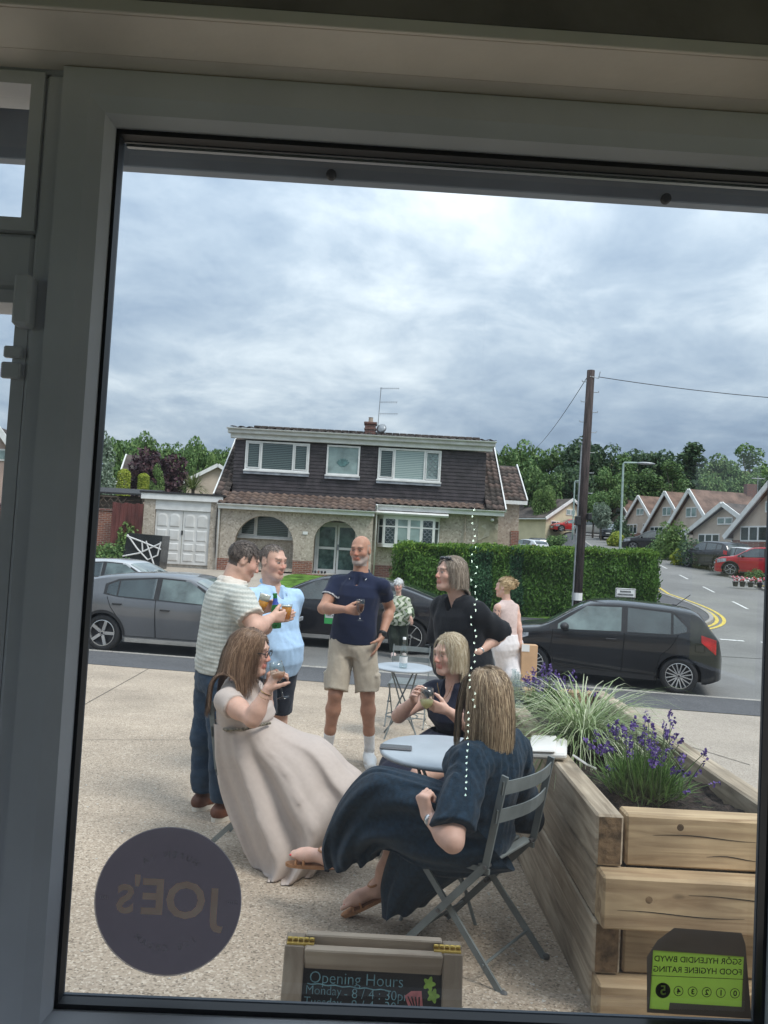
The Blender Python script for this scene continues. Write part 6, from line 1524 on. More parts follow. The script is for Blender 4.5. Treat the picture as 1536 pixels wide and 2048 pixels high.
    def leg(s, F, nm, foot=True, th=1.0, thin=1.0):
        j = s.J; m_ = (1.0 if s.build == 'm' else .94)*th; a, k_, an = j['h'+nm], j['k'+nm], j['a'+nm]; bk = nrm(np.cross(an-k_, s.r))*-.012
        F.chain([a, a+(k_-a)*.5, k_, k_+(an-k_)*.30, k_+(an-k_)*.7, an], [.086*m_*thin, .074*m_*thin, .054*m_*thin**.5, .058*m_, .043*m_, .034*m_], .03)
        if foot and 't'+nm in j:
            t = j['t'+nm]; d = nrm(t-an); F.cone(an, an+(t-an)*.75, .033*m_, .026*m_, .02); F.cone(an+(t-an)*.6, t, .028*m_, .017*m_, .02, flat=(np.cross(d, [0, 0, 1]), 1.35)); F.cone(an-d*.03-np.array([0, 0, .025]), an, .03*m_, .033*m_, .02)
            sx_ = nrm(np.cross(d, [0, 0, 1.0])); sg = 1 if nm == 'R' else -1
            for q in range(5): o_ = sx_*sg*(-.026+.0125*q); F.cone(t-d*.03+o_, t+d*(.020-.006*q)+o_-np.array([0, 0, .004]), .011-.001*q, .0095-.0009*q, .004)
    def body(s, arms=('L', 'R'), legs=('L', 'R'), hands=None, beard=None, hair=None, hairline=None, lip=(.40, .17, .14), brow=None, extra=None, th=1.0, feet=True, ruddy=.06, thin=1.0):
        j = s.J; F = Field(s.lo, s.hi, s.h); F.loft(j['pel'], j['nk'], s.r, j['sR']-j['sL'], [(q[0], q[1]*(thin if q[0] < .25 else 1), q[2]*(thin if q[0] < .25 else 1), q[3]) for q in s.secs(-.012)], .02)
        for nm in arms: s.arm(F, nm, (hands or {}).get(nm), th)
        for nm in legs:
            if 'k'+nm in j: s.leg(F, nm, feet, th, thin)
        s.head(F)
        if extra: extra(F)
        Vv, Q = F.mesh(); q = Vv-j['hd']; hr, hf, hu = q@s.hr/s.hs, q@s.hf/s.hs, q@s.hu/s.hs; col = np.tile(s.skin, (len(Vv), 1)); near = (np.abs(hr) < .12) & (np.abs(hf) < .16) & (np.abs(hu) < .16)
        ch = near & (hf > .03) & (np.abs(hu+.02) < .05); col[ch] *= np.array([1+ruddy*.5, 1-ruddy, 1-ruddy])
        nz_ = near & (hf > .10) & (np.abs(hr) < .02) & (hu < -.005) & (hu > -.04); col[nz_] *= np.array([1.05, .88, .86])
        lp = near & (hf > .082) & (np.abs(hr) < .026) & (np.abs(hu+.0615) < .0135); col[lp] = s.skin*np.array((.86, .60, .58) if s.build == 'm' else (.85, .50, .50))
        ey = near & (hf > .074) & (np.abs(np.abs(hr)-.031) < .0115) & (np.abs(hu-.0045) < .0048); col[ey] = (.36, .31, .28); ir = ey & (np.abs(np.abs(hr)-.031) < .0065); col[ir] = (.06, .045, .04)
        lid = near & (hf > .07) & (np.abs(np.abs(hr)-.032) < .017) & (np.abs(hu-.0135) < .0035); col[lid] = s.skin*.5
        if brow is not None: bq = near & (hf > .062) & (np.abs(np.abs(hr)-.032) < .020) & (np.abs(hu-.030) < .0058); col[bq] = np.array(brow)*.7+s.skin*.3
        if beard is not None:
            bz = near & (hu < -.035) & (hu > -.125) & (hf > -.005) & ~lp & ((hu < -.078) | (np.abs(hr) > .036) | (hu > -.052)) & (hf+hu*-.0 > .0); bm = np.clip((-.03-hu)/.03, 0, 1)[:, None]*.75; mixc = col*(1-bm)+np.array(beard)*bm; col[bz] = mixc[bz]
        if hair is not None:
            hl = (hairline or (lambda r_, f_, u_: (u_ > .070-.0*f_) | ((f_ < .035) & (u_ > -.02) & (np.abs(r_) > .0)) | ((f_ < -.03) & (u_ > -.075))))(hr, hf, hu) & near & ~((np.abs(hr) > .074) & (np.abs(hf+.01) < .03) & (hu < .035)); col[hl] = np.array(hair)
        s.V = Vv; o = build_np('body', Vv, Q, m_skin, s.root, col); return o
    def garment(s, name, mat, make, h=.007, ruffle=None, colf=None, lo=None, hi=None):
        F = Field(s.lo-.05 if lo is None else lo, s.hi+.05 if hi is None else hi, h); make(F)
        if ruffle: F.ruffle(*ruffle)
        Vv, Q = F.mesh(); return build_np(name, Vv, Q, mat, s.root, colf(Vv) if colf else None)
    def merge(s, F, G, k):
        o = np.round((G.lo-F.lo)/F.h).astype(int); a0 = np.maximum(o, 0); b0 = np.minimum(o+G.n, F.n); sl = tuple(slice(a0[i], b0[i]) for i in range(3)); sg = tuple(slice(a0[i]-o[i], b0[i]-o[i]) for i in range(3))
        a, d = F.F[sl], G.F[sg]; h = np.clip(.5+.5*(d-a)/k, 0, 1); F.F[sl] = d*(1-h)+a*h-k*h*(1-h)
    def aligned(s, F, lo, hi):
        o = np.floor((np.asarray(lo)-F.lo)/F.h); return Field(F.lo+o*F.h, hi, F.h)
    def sleeve_(s, F, nm, frac, ra, rb, k=.03, frac2=0.0, puff=0.0):
        j = s.J; a, e_, w = j['s'+nm], j['e'+nm], j['w'+nm]; G = s.aligned(F, np.minimum(np.minimum(a, e_), w)-.16, np.maximum(np.maximum(a, e_), w)+.16)
        if frac2 <= 0: end = a+(e_-a)*frac; G.cone(a, a+(e_-a)*min(1.15, frac+.3), ra, rb, 0); G.cut(end, e_-a)
        else:
            end = e_+(w-e_)*frac2; G.cone(a, e_, ra, rb, 0); G.cone(e_, e_+(w-e_)*min(1.15, frac2+.3), rb, rb*.95, .03); G.cut(end, w-e_)
        s.merge(F, G, k)
    def shirt(s, name, mat, d=.014, belly=0.0, bust=0.0, sleeves=(('L', .6), ('R', .6)), ra=.078, rb=.072, hem=-.12, neck=None, collar=None, ruffle=(.004, 26, 1, (1, 1, .5)), colf=None, h=.007, extra=None, sec=None, post=None):
        j = s.J
        def mk(F):
            F.loft(j['pel'], j['nk'], s.r, j['sR']-j['sL'], sec or s.secs(d, belly, bust), .02)
            for nm in ('L', 'R'): F.cone(j['nk']-s.up*.035, j['s'+nm], .062+d*.5, ra-.008, .04)
            if extra: extra(F)
            F.cut(j['pel']+(j['nk']-j['pel'])*hem, -s.up)
            for q in sleeves: s.sleeve_(F, q[0], q[1], ra, rb, .03, *(q[2:]))
            if ruffle: F.ruffle(*ruffle)
            nf = neck or ((.062, .055, .07),)
            F.cone(j['nk']-s.up*.02+s.hf*0, j['nk']+s.up*.18, .060 if s.build == 'm' else .052, .075, .008, 's')
            if neck: neck(F)
            if collar: collar(F)
            if post: post(F)
        q = np.array([j[k_] for k_ in ('pel', 'nk', 'sL', 'sR')]+[j['e'+q_[0]] for q_ in sleeves]+[j['w'+q_[0]] for q_ in sleeves if len(q_) > 2]); return s.garment(name, mat, mk, h, None, colf, q.min(0)-.22, q.max(0)+.22)
    def trousers(s, name, mat, frac=1.0, d=.012, ra=.098, rk=.072, rb=.062, top=.10, ruffle=(.0035, 30, 2, (1, 1, .6)), h=.007, colf=None, extra=None, knee=True, belly=0.0):
        j = s.J
        def mk(F):
            F.loft(j['pel'], j['nk'], s.r, j['sR']-j['sL'], [(q[0], q[1]+d, q[2]+d, q[3]) for q in s.secs(0, belly) if q[0] < .35], .02); F.cut(j['pel']+(j['nk']-j['pel'])*top, s.up)
            for nm in ('L', 'R'):
                a, k_, an = j['h'+nm], j['k'+nm], j['a'+nm]; G = s.aligned(F, np.minimum(np.minimum(a, k_), an)-.16, np.maximum(np.maximum(a, k_), an)+.16)
                G.cone(a, k_, ra, rk, 0)
                if frac > 1: e_ = k_+(an-k_)*(frac-1); G.cone(k_, an+(an-k_)*.1, rk, rb, .03); G.cut(e_, an-k_)
                else: e_ = a+(k_-a)*frac; G.cone(k_, k_+(k_-a)*.2, rk, rk, .02); G.cut(e_, k_-a)
                s.merge(F, G, .035)
            if ruffle: F.ruffle(*ruffle)
            if extra: extra(F)
        q = np.array([j[k_] for k_ in ('pel', 'hL', 'hR', 'kL', 'kR')]+([j['aL'], j['aR']] if frac > 1 else [])); return s.garment(name, mat, mk, h, None, colf, q.min(0)-.22, q.max(0)+.22)
    def shoe(s, nm, upper, sole, name='shoe', hgt=.085, lace=None):
        j = s.J; an, t = j['a'+nm], j['t'+nm]; d = nrm([t[0]-an[0], t[1]-an[1], 0]); sd = np.array([d[1], -d[0], 0]); gz_ = ZT(an[0], an[1]); b0 = np.array([an[0], an[1], gz_]); L_ = np.linalg.norm((t-an)[:2])
        F = Field(b0-.3, b0+.3+d*.1, .006); z = np.array([0, 0, 1.0])
        F.cone(b0-d*.045+z*.055, b0+d*(L_*.5)+z*.052, .043, .047, .01); F.cone(b0+d*(L_*.4)+z*.05, b0+d*(L_+.025)+z*.04, .047, .034, .03); F.cone(b0-d*.03+z*.05, b0-d*.01+z*hgt, .042, .044, .02); F.cut(b0+z*.028, -z)
        Vv, Q = F.mesh(); o = build_np(name, Vv, Q, upper, s.root)
        b = MB(); n = 20; pts = []
        for k in range(n):
            a = 2*math.pi*k/n; x = math.cos(a); y = math.sin(a); lx = (L_+.07+.06)/2; c_ = (L_+.07-.06)/2-.02; w = .044+.010*max(0, x*.8)
            pts.append(b0+d*(c_+lx*np.sign(x)*abs(x)**.8)+sd*w*np.sign(y)*abs(y)**.7+z*.002)
        b.prism([tuple(q) for q in pts], (0, 0, .028)); b.build('sole', sole, o)
        if lace is not None:
            b = MB()
            for q in range(4): c_ = b0+d*(L_*.15+q*.022)+z*(.100-.006*q); b.tube([tuple(c_-sd*.022), tuple(c_+z*.006), tuple(c_+sd*.022)], .003, 5)
            b.build('laces', lace, o)
        return o
    def tubes(s, name, mat, pts, r_, n=8): return MB().tube([tuple(p) for p in pts], r_, n).build(name, mat, s.root, smooth=True)
    # ---- hair made of strands
    def hair(s, mat, n, length, root, flow, rad=.0026, seed=0, seg=9, fall=.55, keep=1.06, name='hair', jit=.12, collide=(), clump=0.0, stiff=2.0, lift=.03):
        """strands rooted on the skull that slide over it, then hang; root(d) picks the scalp, flow(d) the combing direction (head space: right, forward, up)"""
        rng = np.random.default_rng(seed); hs = s.hs; C0 = np.array([0, -.014, .034]); R0_ = np.array([.076, .097, .086]); R1 = R0_*keep+.003; j = s.J; hax = np.stack([s.hr, s.hf, s.hu]); dn = hax@np.array([0, 0, -1.0])
        d = rng.normal(0, 1, (n*8, 3)); d /= np.linalg.norm(d, axis=1)[:, None]; d = d[root(d.T)][:n]; n = len(d)
        nz = lambda v: v/(np.linalg.norm(v, axis=1)[:, None]+1e-9)
        fl = flow(d.T); v = nz(np.stack([np.broadcast_to(np.asarray(q, float), (n,)) for q in fl], 1)+rng.normal(0, jit, (n, 3))); L_ = (length(d.T) if callable(length) else length)*(1.08-.36*rng.random(n)**2); L_ = np.broadcast_to(L_, (n,)); st = (L_/seg)[:, None]
        p = C0+d*(R0_+.001); pts = [p]; lay = rng.uniform(0, 1, n)[:, None]; ph = rng.normal(0, jit*.5, (n, 3))
        for q in range(seg):
            t = (q+1)/seg; w = v*(1-t)**stiff+dn*fall*t**.5+ph*.25; e_ = (p-C0)/R1; l_ = np.linalg.norm(e_, axis=1)[:, None]; nn = nz(e_/R1); w = nz(w); on = (l_ < 1.10); w = np.where(on, nz(w-nn*np.minimum(0, (w*nn).sum(1))[:, None]-nn*np.maximum(0, (w*nn).sum(1)[:, None]-.12)), w)
            p = p+w*st; e_ = (p-C0)/R1; l_ = np.linalg.norm(e_, axis=1)[:, None]; mn = 1.0+lift*lay; p = np.where(l_ < mn, C0+e_/l_*R1*mn, p)
            for (a, b_, r_) in collide:
                ab = b_-a; tt = np.clip((p-a)@ab/(ab@ab), 0, 1)[:, None]; c_ = a+ab*tt; dd = p-c_; ld = np.linalg.norm(dd, axis=1)[:, None]; rr = r_*(1+.12*lay); p = np.where(ld < rr, c_+dd/(ld+1e-9)*rr, p)
            pts.append(p)
        S_ = np.stack(pts, 1)
        if clump > 0:          # strands gather into locks towards the tip
            ng = max(4, n//14); gi = rng.integers(0, n, ng); D2 = ((d[:, None, :]-d[gi][None])**2).sum(2); g = gi[D2.argmin(1)]; w = (np.linspace(0, 1, seg+1)**1.3*clump)[None, :, None]; S_ = S_*(1-w)+S_[g]*w+rng.normal(0, .0016, S_.shape)
        W_ = j['hd']+(S_*hs)@hax; m_ = seg+1; tg = np.gradient(W_, axis=1); tg /= np.linalg.norm(tg, axis=2)[..., None]+1e-9; ow = (d@hax)[:, None, :]; s1 = np.cross(tg, np.broadcast_to(ow, tg.shape)); s1 /= np.linalg.norm(s1, axis=2)[..., None]+1e-9; s2 = np.cross(s1, tg)
        rr = (rad*rng.uniform(.7, 1.4, n))[:, None, None]*np.linspace(1, .4, m_)[None, :, None]; ring = np.stack([W_+s1*rr*1.4, W_-s1*rr*1.4], 2).reshape(-1, 3)
        base = (np.arange(n)*m_*2)[:, None]+(np.arange(m_-1)*2)[None, :]; base = base.ravel(); Q = np.stack([base, base+1, base+3, base+2], 1)
        return build_np(name, ring, Q, mat, s.root)
def ring_loft(Lp, Rp, depth, nring=44, nseg=72, fold=lambda s, a: 0.0, back=0.0, ydir=(0, 1, 0), power=1.0, foldy=None):
    "draped tube: each ring spans L(s)..R(s) with the given half depth; fold(s, angle) swells it"
    def cr(pts, s):
        n = len(pts)-1; x = s*n; i = min(int(x), n-1); t = x-i; p = [np.asarray(pts[max(0, min(n, i+k))], float) for k in (-1, 0, 1, 2)]
        return .5*((2*p[1])+(-p[0]+p[2])*t+(2*p[0]-5*p[1]+4*p[2]-p[3])*t*t+(-p[0]+3*p[1]-3*p[2]+p[3])*t**3)
    V_ = []; yd = np.asarray(ydir, float)
    for i in range(nring):
        s = i/(nring-1); l_, r_ = cr(Lp, s), cr(Rp, s); dp = float(np.interp(s, [q[0] for q in depth], [q[1] for q in depth])); c = (l_+r_)/2; ax = (r_-l_)/2; y_ = yd-ax*(yd@ax)/(ax@ax+1e-9); y_ = nrm(y_)
        for k in range(nseg):
            a = 2*math.pi*k/nseg; f_ = 1+fold(s, a); ca, sa = math.cos(a), math.sin(a); V_.append(c+ax*np.sign(ca)*abs(ca)**power*f_+y_*(dp*np.sign(sa)*abs(sa)**power*f_+(0 if foldy is None else foldy(s, a)*sa)))
    Q = [[i*nseg+k, i*nseg+(k+1) % nseg, (i+1)*nseg+(k+1) % nseg, (i+1)*nseg+k] for i in range(nring-1) for k in range(nseg)]
    return np.array(V_), np.array(Q)
# ------------------------------------------------------------------ the people
SK_TAN = (.44, .235, .16); SK_FAIR = (.62, .39, .31); SK_RED = (.60, .37, .285)
m_navy = cloth('navy pique', (.012, .017, .042)); m_stone_ = cloth('stone cotton', (.46, .40, .32), bump=.3)
m_whitesh = M('white leather', (.72, .72, .71), .45, .04, 8); m_sock = cloth('white sock', (.75, .74, .74))
m_denim = cloth('blue denim', (.035, .062, .10), col2=(.016, .032, .058), scale=9); m_brown = M('brown leather', (.13, .045, .022), .55, .15, 10); m_soleo = M('cream rubber sole', (.66, .61, .53), .7, .06)
m_blue = cloth('pale blue cotton', (.42, .60, .82), bump=.3); m_dshort = cloth('dark navy shorts', (.02, .026, .04)); m_blk = cloth('black cotton', (.008, .009, .012)); m_blktr = cloth('black trousers', (.012, .012, .015))
m_dkgreen = cloth('dark green trousers', (.022, .03, .022)); m_pink = cloth('pale pink jersey', (.62, .49, .46)); m_wtr = cloth('white trousers', (.72, .68, .68), bump=.3)
m_beigedr = cloth('pale taupe crepe', (.48, .41, .37), rough=.6, var=.02, bump=.1); m_navylin = cloth('navy linen', (.012, .028, .048), var=.2, scale=60, bump=.35, bscale=260); m_navydr = cloth('navy jersey', (.012, .014, .03))
m_gold = M('gold jewellery', (.7, .45, .16), .25, .05, metal=1); m_silver = M('silver jewellery', (.7, .7, .7), .25, .05, metal=1); m_tanl = M('tan leather', (.36, .17, .075), .55, .12, 12); m_nail = M('red nail polish', (.55, .04, .05), .25, 0)
m_glassd = pane_mat('drinking glass', (.93, .95, .94), .02, 1.5, 1.6); m_lensd = M('dark lens', (.015, .015, .018), .08, 0)
m_beer = vinyl('lager', (.50, .24, .02), (.55, .25, .02)); m_foam = M('beer foam', (.8, .76, .68), .8, .05); m_ale = vinyl('dark ale', (.10, .03, .012), (.16, .04, .012)); m_wine = vinyl('white wine', (.30, .27, .15), (.42, .38, .22))
def short_flow(back=1.0, side=.3, up=.0): return lambda d, rng: np.array([d[0]*side, -back+abs(d[2])*.2, up])+rng.normal(0, .15, 3)
# ---- 1 bald man in a navy polo
p = Person('bald grey bearded man in navy polo and stone cargo shorts holding a stemmed glass', (-.22, -.97),
    dict(hd=J(721, 1101, 6.35), nk=J(721, 1150, 6.37), pel=J(706, 1288, 6.37), eR=J(646, 1217, 6.27), wR=J(692, 1219, 6.04), eL=J(780, 1217, 6.46), wL=J(763, 1274, 6.28), kR=J(671, 1387, 6.28), aR=J(656, 1490, 6.42), tR=J(645, 1512, 6.26), kL=J(735, 1390, 6.3), aL=J(739, 1492, 6.42), tL=J(744, 1517, 6.22)),
    'm', SK_TAN, .006, sw=.195, head_dir=(-.35, -.93, -.08), foot=None)
bald = p
p.body(hands={'R': (((1, -.1, -.05), (.25, .95, 0), (0, -.2, 1)), dict(curl=(35, 55, 40), tcurl=20)), 'L': (((-.3, -.3, -1), (-1, 0, 0), (0, -1, 0)), dict(curl=(10, 10, 10)))}, beard=(.42, .38, .35), brow=(.12, .09, .07), hair=(.38, .27, .22), hairline=lambda r_, f_, u_: (f_ < .02) & (u_ > -.045) & (u_ < .05) & (np.abs(r_) > .05), lip=(.36, .15, .12), feet=False)
j = p.J
def polo_neck(F):
    F.cone(j['nk']+p.f*.10-p.up*.10, j['nk']+p.f*.12+p.up*.06, .012, .045, .006, 's')
def polo_col(F):
    for sd in (-1, 1): F.cone(j['nk']-p.f*.05+p.up*.035+p.r*sd*.045, j['nk']+p.f*.075+p.r*sd*.055-p.up*.02, .016, .018, .008, flat=(p.r, .6))
    F.cone(j['nk']-p.f*.06+p.up*.035-p.r*.045, j['nk']-p.f*.06+p.up*.035+p.r*.045, .018, .018, .01)
def polo_colour(Vv):
    c = np.tile((.013, .019, .048), (len(Vv), 1))
    for nm in 'LR':
        a, e_ = j['s'+nm], j['e'+nm]; d = nrm(e_-a); t = ((Vv-a)@d)/np.linalg.norm(e_-a); rr = np.linalg.norm((Vv-a)-np.outer((Vv-a)@d, d), axis=1); c[(t > .52) & (t < .555) & (rr < .1)] = (.6, .6, .6)
    return c
p.shirt('polo_shirt', m_clothA, .016, .015, sleeves=(('L', .56), ('R', .56)), ra=.068, rb=.068, hem=.02, neck=polo_neck, collar=polo_col, colf=polo_colour, h=.008, ruffle=(.0045, 24, 3, (1, 1, .5)))
def cargo(F):
    for nm, sd in (('R', 1), ('L', -1)):
        a, k_ = j['h'+nm], j['k'+nm]; c = a+(k_-a)*.72+p.r*sd*.085-p.f*.005; F.ell(c, (.028, .055, .075), [p.r, p.f, nrm(a-k_)], .012); F.cone(c+p.r*sd*.012-p.f*.045+nrm(a-k_)*.055, c+p.r*sd*.012+p.f*.045+nrm(a-k_)*.055, .016, .016, .008)
p.trousers('cargo_shorts', m_stone_, .93, .018, .108, .092, top=.17, extra=cargo, h=.008, ruffle=(.005, 28, 5, (1, 1, .7)))
MB().bar(j['pel']+(j['nk']-j['pel'])*.15-p.r*.19, j['pel']+(j['nk']-j['pel'])*.15+p.r*.19, .01, .01)
for nm in 'LR':
    k_, an = j['k'+nm], j['a'+nm]; MB().tube([tuple(k_+(an-k_)*t) for t in (.70, .8, .9, 1.0)]+[tuple(an-np.array([0, 0, .04]))], [.0475, .046, .043, .042, .044], 16).build('sock', m_sock, p.root, smooth=True); p.shoe(nm, m_whitesh, m_whitesh, 'trainer', lace=m_sock)
w = j['wL']; d = nrm(j['wL']-j['eL']); MB().tube([tuple(w-d*.045), tuple(w-d*.02)], .0335, 16).build('watch_strap', m_black, p.root, smooth=True); wt = MB().box(tuple(w-d*.033+np.array([-.005, -.045, -.02])), tuple(w-d*.033+np.array([.035, -.025, .022])), .006).build('smart_watch', m_black, p.root)
MB().ell(tuple(j['nk']+p.f*.118-p.up*.12), (.006, .006, .006), 8, 6).build('polo_button', m_white, p.root)
for sd in (-1, 1): MB().tube([tuple(j['nk']-p.f*.03+p.up*.018+p.r*sd*.068), tuple(j['nk']+p.f*.05-p.up*.012+p.r*sd*.078), tuple(j['nk']+p.f*.092-p.up*.036+p.r*sd*.066)], .0026, 4).build('collar_tipping', m_white, p.root)
# ---- 2 man in the knitted polo, seen from behind
p = Person('man in ribbed pale knit polo and blue jeans standing with his back turned', (.85, .5),
    dict(hd=J(487, 1122, 4.88), nk=J(462, 1168, 4.85), pel=J(438, 1352, 4.85), eR=J(512, 1256, 4.58), wR=J(543, 1236, 4.78), eL=J(500, 1262, 5.15), wL=J(516, 1222, 5.06), kR=J(447, 1480, 4.72), aR=J(448, 1605, 4.76), tR=J(480, 1628, 4.86), kL=J(413, 1470, 4.93), aL=J(407, 1586, 4.95), tL=J(434, 1606, 5.06)),
    'm', SK_RED, .0063, sw=.20, head_dir=(.85, .30, -.38))
knit = p; j = p.J
p.body(hands={'R': (((.85, .5, .12), (-.2, .6, 0.1), (.1, 0, 1)), dict(curl=(55, 60, 40))), 'L': (((.75, .1, .35), (.1, -.9, .1), (0, 0, 1)), dict(curl=(35, 45, 30)))}, hair=(.07, .05, .04), brow=(.08, .06, .05), th=1.12, feet=False,
    hairline=lambda r_, f_, u_: (u_ > .062+.25*np.maximum(f_-.02, 0)) | ((f_ < .03) & (u_ > .0)) | ((f_ < -.035) & (u_ > -.05)))
p.hair(hair_mat('dark brown crop', (.05, .04, .034), (.11, .085, .072), (.20, .16, .135)), 1500, .024, root=lambda d: ((d[2] > .28) & (d[1] < .82)) | ((d[1] < -.05) & (d[2] > -.35)) | ((d[1] < .25) & (d[2] > .0)), flow=lambda d: (d[0]*.4, .3+0*d[0], -.5+1.0*np.maximum(0, d[2])), rad=.0016, seed=4, seg=4, fall=.02, keep=1.03, jit=.12, lift=.03)
def knit_col(Vv):
    z = (Vv-j['pel'])@p.up; s_ = np.sin(z*2*math.pi/.026); u_ = np.sin((Vv@p.r)*2*math.pi/.018)*np.sin((Vv@p.f)*2*math.pi/.018); k_ = (s_ > .1).astype(float)[:, None]; c = np.array((.56, .56, .51))*(1-k_)+np.array((.42, .435, .40))*k_; c = c*(1+.14*u_[:, None])
    for nm in 'LR':
        a, e_ = j['s'+nm], j['e'+nm]; d = nrm(e_-a); L_ = np.linalg.norm(e_-a); t = ((Vv-a)@d)/L_; rr = np.linalg.norm((Vv-a)-np.outer((Vv-a)@d, d), axis=1); c[(t > .60) & (rr < .105)] = (.62, .57, .50)
    c[(Vv-j['nk'])@p.up > .012] = (.66, .60, .53); c[z < -.01] = (.52, .52, .47); return c
def knit_rib(F):
    i, X, Y, Z = F.near(); F.F[i] -= (.0022*np.sin(((X-j['pel'][0])*p.up[0]+(Y-j['pel'][1])*p.up[1]+(Z-j['pel'][2])*p.up[2])*2*math.pi/.026)).astype(np.float32)
def knit_collar(F): F.cone(j['nk']-p.f*.055+p.up*.03-p.r*.05, j['nk']-p.f*.055+p.up*.03+p.r*.05, .022, .022, .012); F.cone(j['nk']-p.f*.03+p.up*.03+p.r*.06, j['nk']+p.f*.07+p.up*.0+p.r*.06, .02, .018, .012)
p.shirt('knit_polo', m_clothA, .034, .05, sleeves=(('L', .72), ('R', .68)), ra=.084, rb=.086, hem=.04, collar=knit_collar, colf=knit_col, h=.0075, ruffle=(.006, 18, 8, (1, 1, .7)), post=knit_rib)
p.trousers('jeans', m_denim, 1.95, .020, .114, .092, .080, top=.10, h=.010, ruffle=(.006, 30, 6, (.8, .8, 1.2)))
for nm in 'LR': p.shoe(nm, m_brown, m_soleo, 'shoe')
# ---- 3 man in the pale blue shirt
p = Person('man in pale blue shirt and dark shorts holding a small beer glass', (.72, -.69),
    dict(hd=J(546, 1124, 5.7), nk=J(545, 1176, 5.72), pel=J(545, 1340, 5.74), eR=J(522, 1262, 5.45), wR=J(553, 1238, 5.28), eL=J(570, 1268, 5.98), wL=J(556, 1318, 5.9), kR=J(530, 1448, 5.65), aR=J(530, 1550, 5.75), tR=J(550, 1572, 5.62), kL=J(558, 1440, 5.9), aL=J(560, 1540, 5.95), tL=J(580, 1560, 5.82)),
    'm', SK_RED, .0063, sw=.195, head_dir=(.80, -.58, -.08), head_s=1.06)
blue = p; j = p.J
p.body(hands={'R': (((.9, -.1, .28), (.3, .8, .1), (0, 0, 1)), dict(curl=(35, 50, 35)))}, hair=(.16, .12, .10), brow=(.2, .14, .1), th=1.05, feet=False, hairline=lambda r_, f_, u_: (u_ > .076+.35*np.maximum(f_-.01, 0)) | ((f_ < .015) & (u_ > .0)) | ((f_ < -.035) & (u_ > -.055)))
p.hair(hair_mat('grey brown crop', (.09, .075, .064), (.19, .155, .13), (.34, .29, .25)), 1100, .018, root=lambda d: ((d[2] > .5) & (d[1] < .72)) | ((d[1] < -.05) & (d[2] > -.45)) | ((d[1] < .2) & (d[2] > .0)), flow=lambda d: (d[0]*.4, .6, -.3+.6*d[2]), rad=.0015, seed=5, seg=3, fall=.02, keep=1.015, jit=.25, lift=.02)
def shirt_neck(F): F.cone(j['nk']+p.f*.09-p.up*.13, j['nk']+p.f*.10+p.up*.06, .010, .05, .006, 's')
def shirt_col(F):
    for sd in (-1, 1): F.cone(j['nk']-p.f*.05+p.up*.05+p.r*sd*.05, j['nk']+p.f*.085+p.r*sd*.055-p.up*.035, .015, .022, .008, flat=(p.r, .55))
    F.cone(j['nk']-p.f*.06+p.up*.05-p.r*.05, j['nk']-p.f*.06+p.up*.05+p.r*.05, .02, .02, .01); F.cone(j['nk']+p.f*.14-p.up*.12, j['pel']+p.f*.17, .012, .012, .008)
p.shirt('shirt', m_blue, .028, .07, sleeves=(('L', .9), ('R', .9)), ra=.076, rb=.076, hem=-.06, neck=shirt_neck, collar=shirt_col, h=.008, ruffle=(.007, 22, 12, (1, 1, .5)))
p.trousers('shorts', m_dshort, .82, .016, .11, .09, top=.1, h=.010); 
for nm in 'LR': p.shoe(nm, m_black, m_soleo)
# ---- 4 long haired man in black
p = Person('long haired man in loose black shirt with sunglasses on his head, hand on hip', (-.80, -.60),
    dict(hd=J(901, 1148, 5.7), nk=J(917, 1200, 5.74), pel=J(937, 1355, 5.8), eL=J(1000, 1270, 5.72), wL=J(957, 1304, 5.56), eR=J(885, 1278, 6.02), wR=J(890, 1330, 5.9), kL=J(945, 1455, 5.75), aL=J(945, 1560, 5.85), tL=J(920, 1580, 5.7), kR=J(915, 1450, 5.95), aR=J(910, 1550, 6.0), tR=J(885, 1568, 5.85)),
    'm', SK_RED, .0063, sw=.195, head_dir=(-.88, -.42, .06), head_s=1.05)
lng = p; j = p.J
p.body(hands={'L': (((-.6, -.2, -.6), (-.3, .9, 0), (-.6, 0, .6)), dict(curl=(20, 20, 15)))}, hair=(.18, .14, .11), brow=(.14, .1, .08), th=1.05, feet=False, hairline=lambda r_, f_, u_: (u_ > .070+.3*np.maximum(f_-.02, 0)) | ((f_ < .0) & (u_ > -.01)) | ((f_ < -.02) & (u_ > -.075)))
neckcap = [(np.array([0, -.03, -.06]), np.array([0, -.05, -.16]), .07), (np.array([-.14, -.06, -.20]), np.array([.14, -.06, -.20]), .10)]
p.hair(hair_mat('ash brown waves', (.14, .11, .08), (.30, .235, .18), (.50, .42, .34)), 4200, .20, root=lambda d: ((d[2] > .45) & (d[1] < .78)) | ((d[1] < .1) & (d[2] > -.3)), flow=lambda d: (d[0]*.9, -.9, .2*d[2]), rad=.0011, seed=6, seg=7, fall=2.2, keep=1.05, collide=neckcap, jit=.16, clump=.12, lift=.08)
def v_neck(F): F.cone(j['nk']+p.f*.10-p.up*.15, j['nk']+p.f*.09+p.up*.06, .008, .06, .006, 's')
def v_col(F):
    for sd in (-1, 1): F.cone(j['nk']-p.f*.05+p.up*.04+p.r*sd*.055, j['nk']+p.f*.08+p.r*sd*.065-p.up*.05, .015, .02, .008, flat=(p.r, .6))
p.shirt('loose_shirt', m_blk, .045, .10, sleeves=(('L', .96), ('R', .96)), ra=.086, rb=.115, hem=-.14, neck=v_neck, collar=v_col, h=.009, ruffle=(.010, 15, 15, (1, 1, .6)))
p.trousers('trousers', m_blktr, 1.95, .02, .11, .085, .075, top=.1, h=.009)
for nm in 'LR': p.shoe(nm, m_black, m_black)
gl = MB()
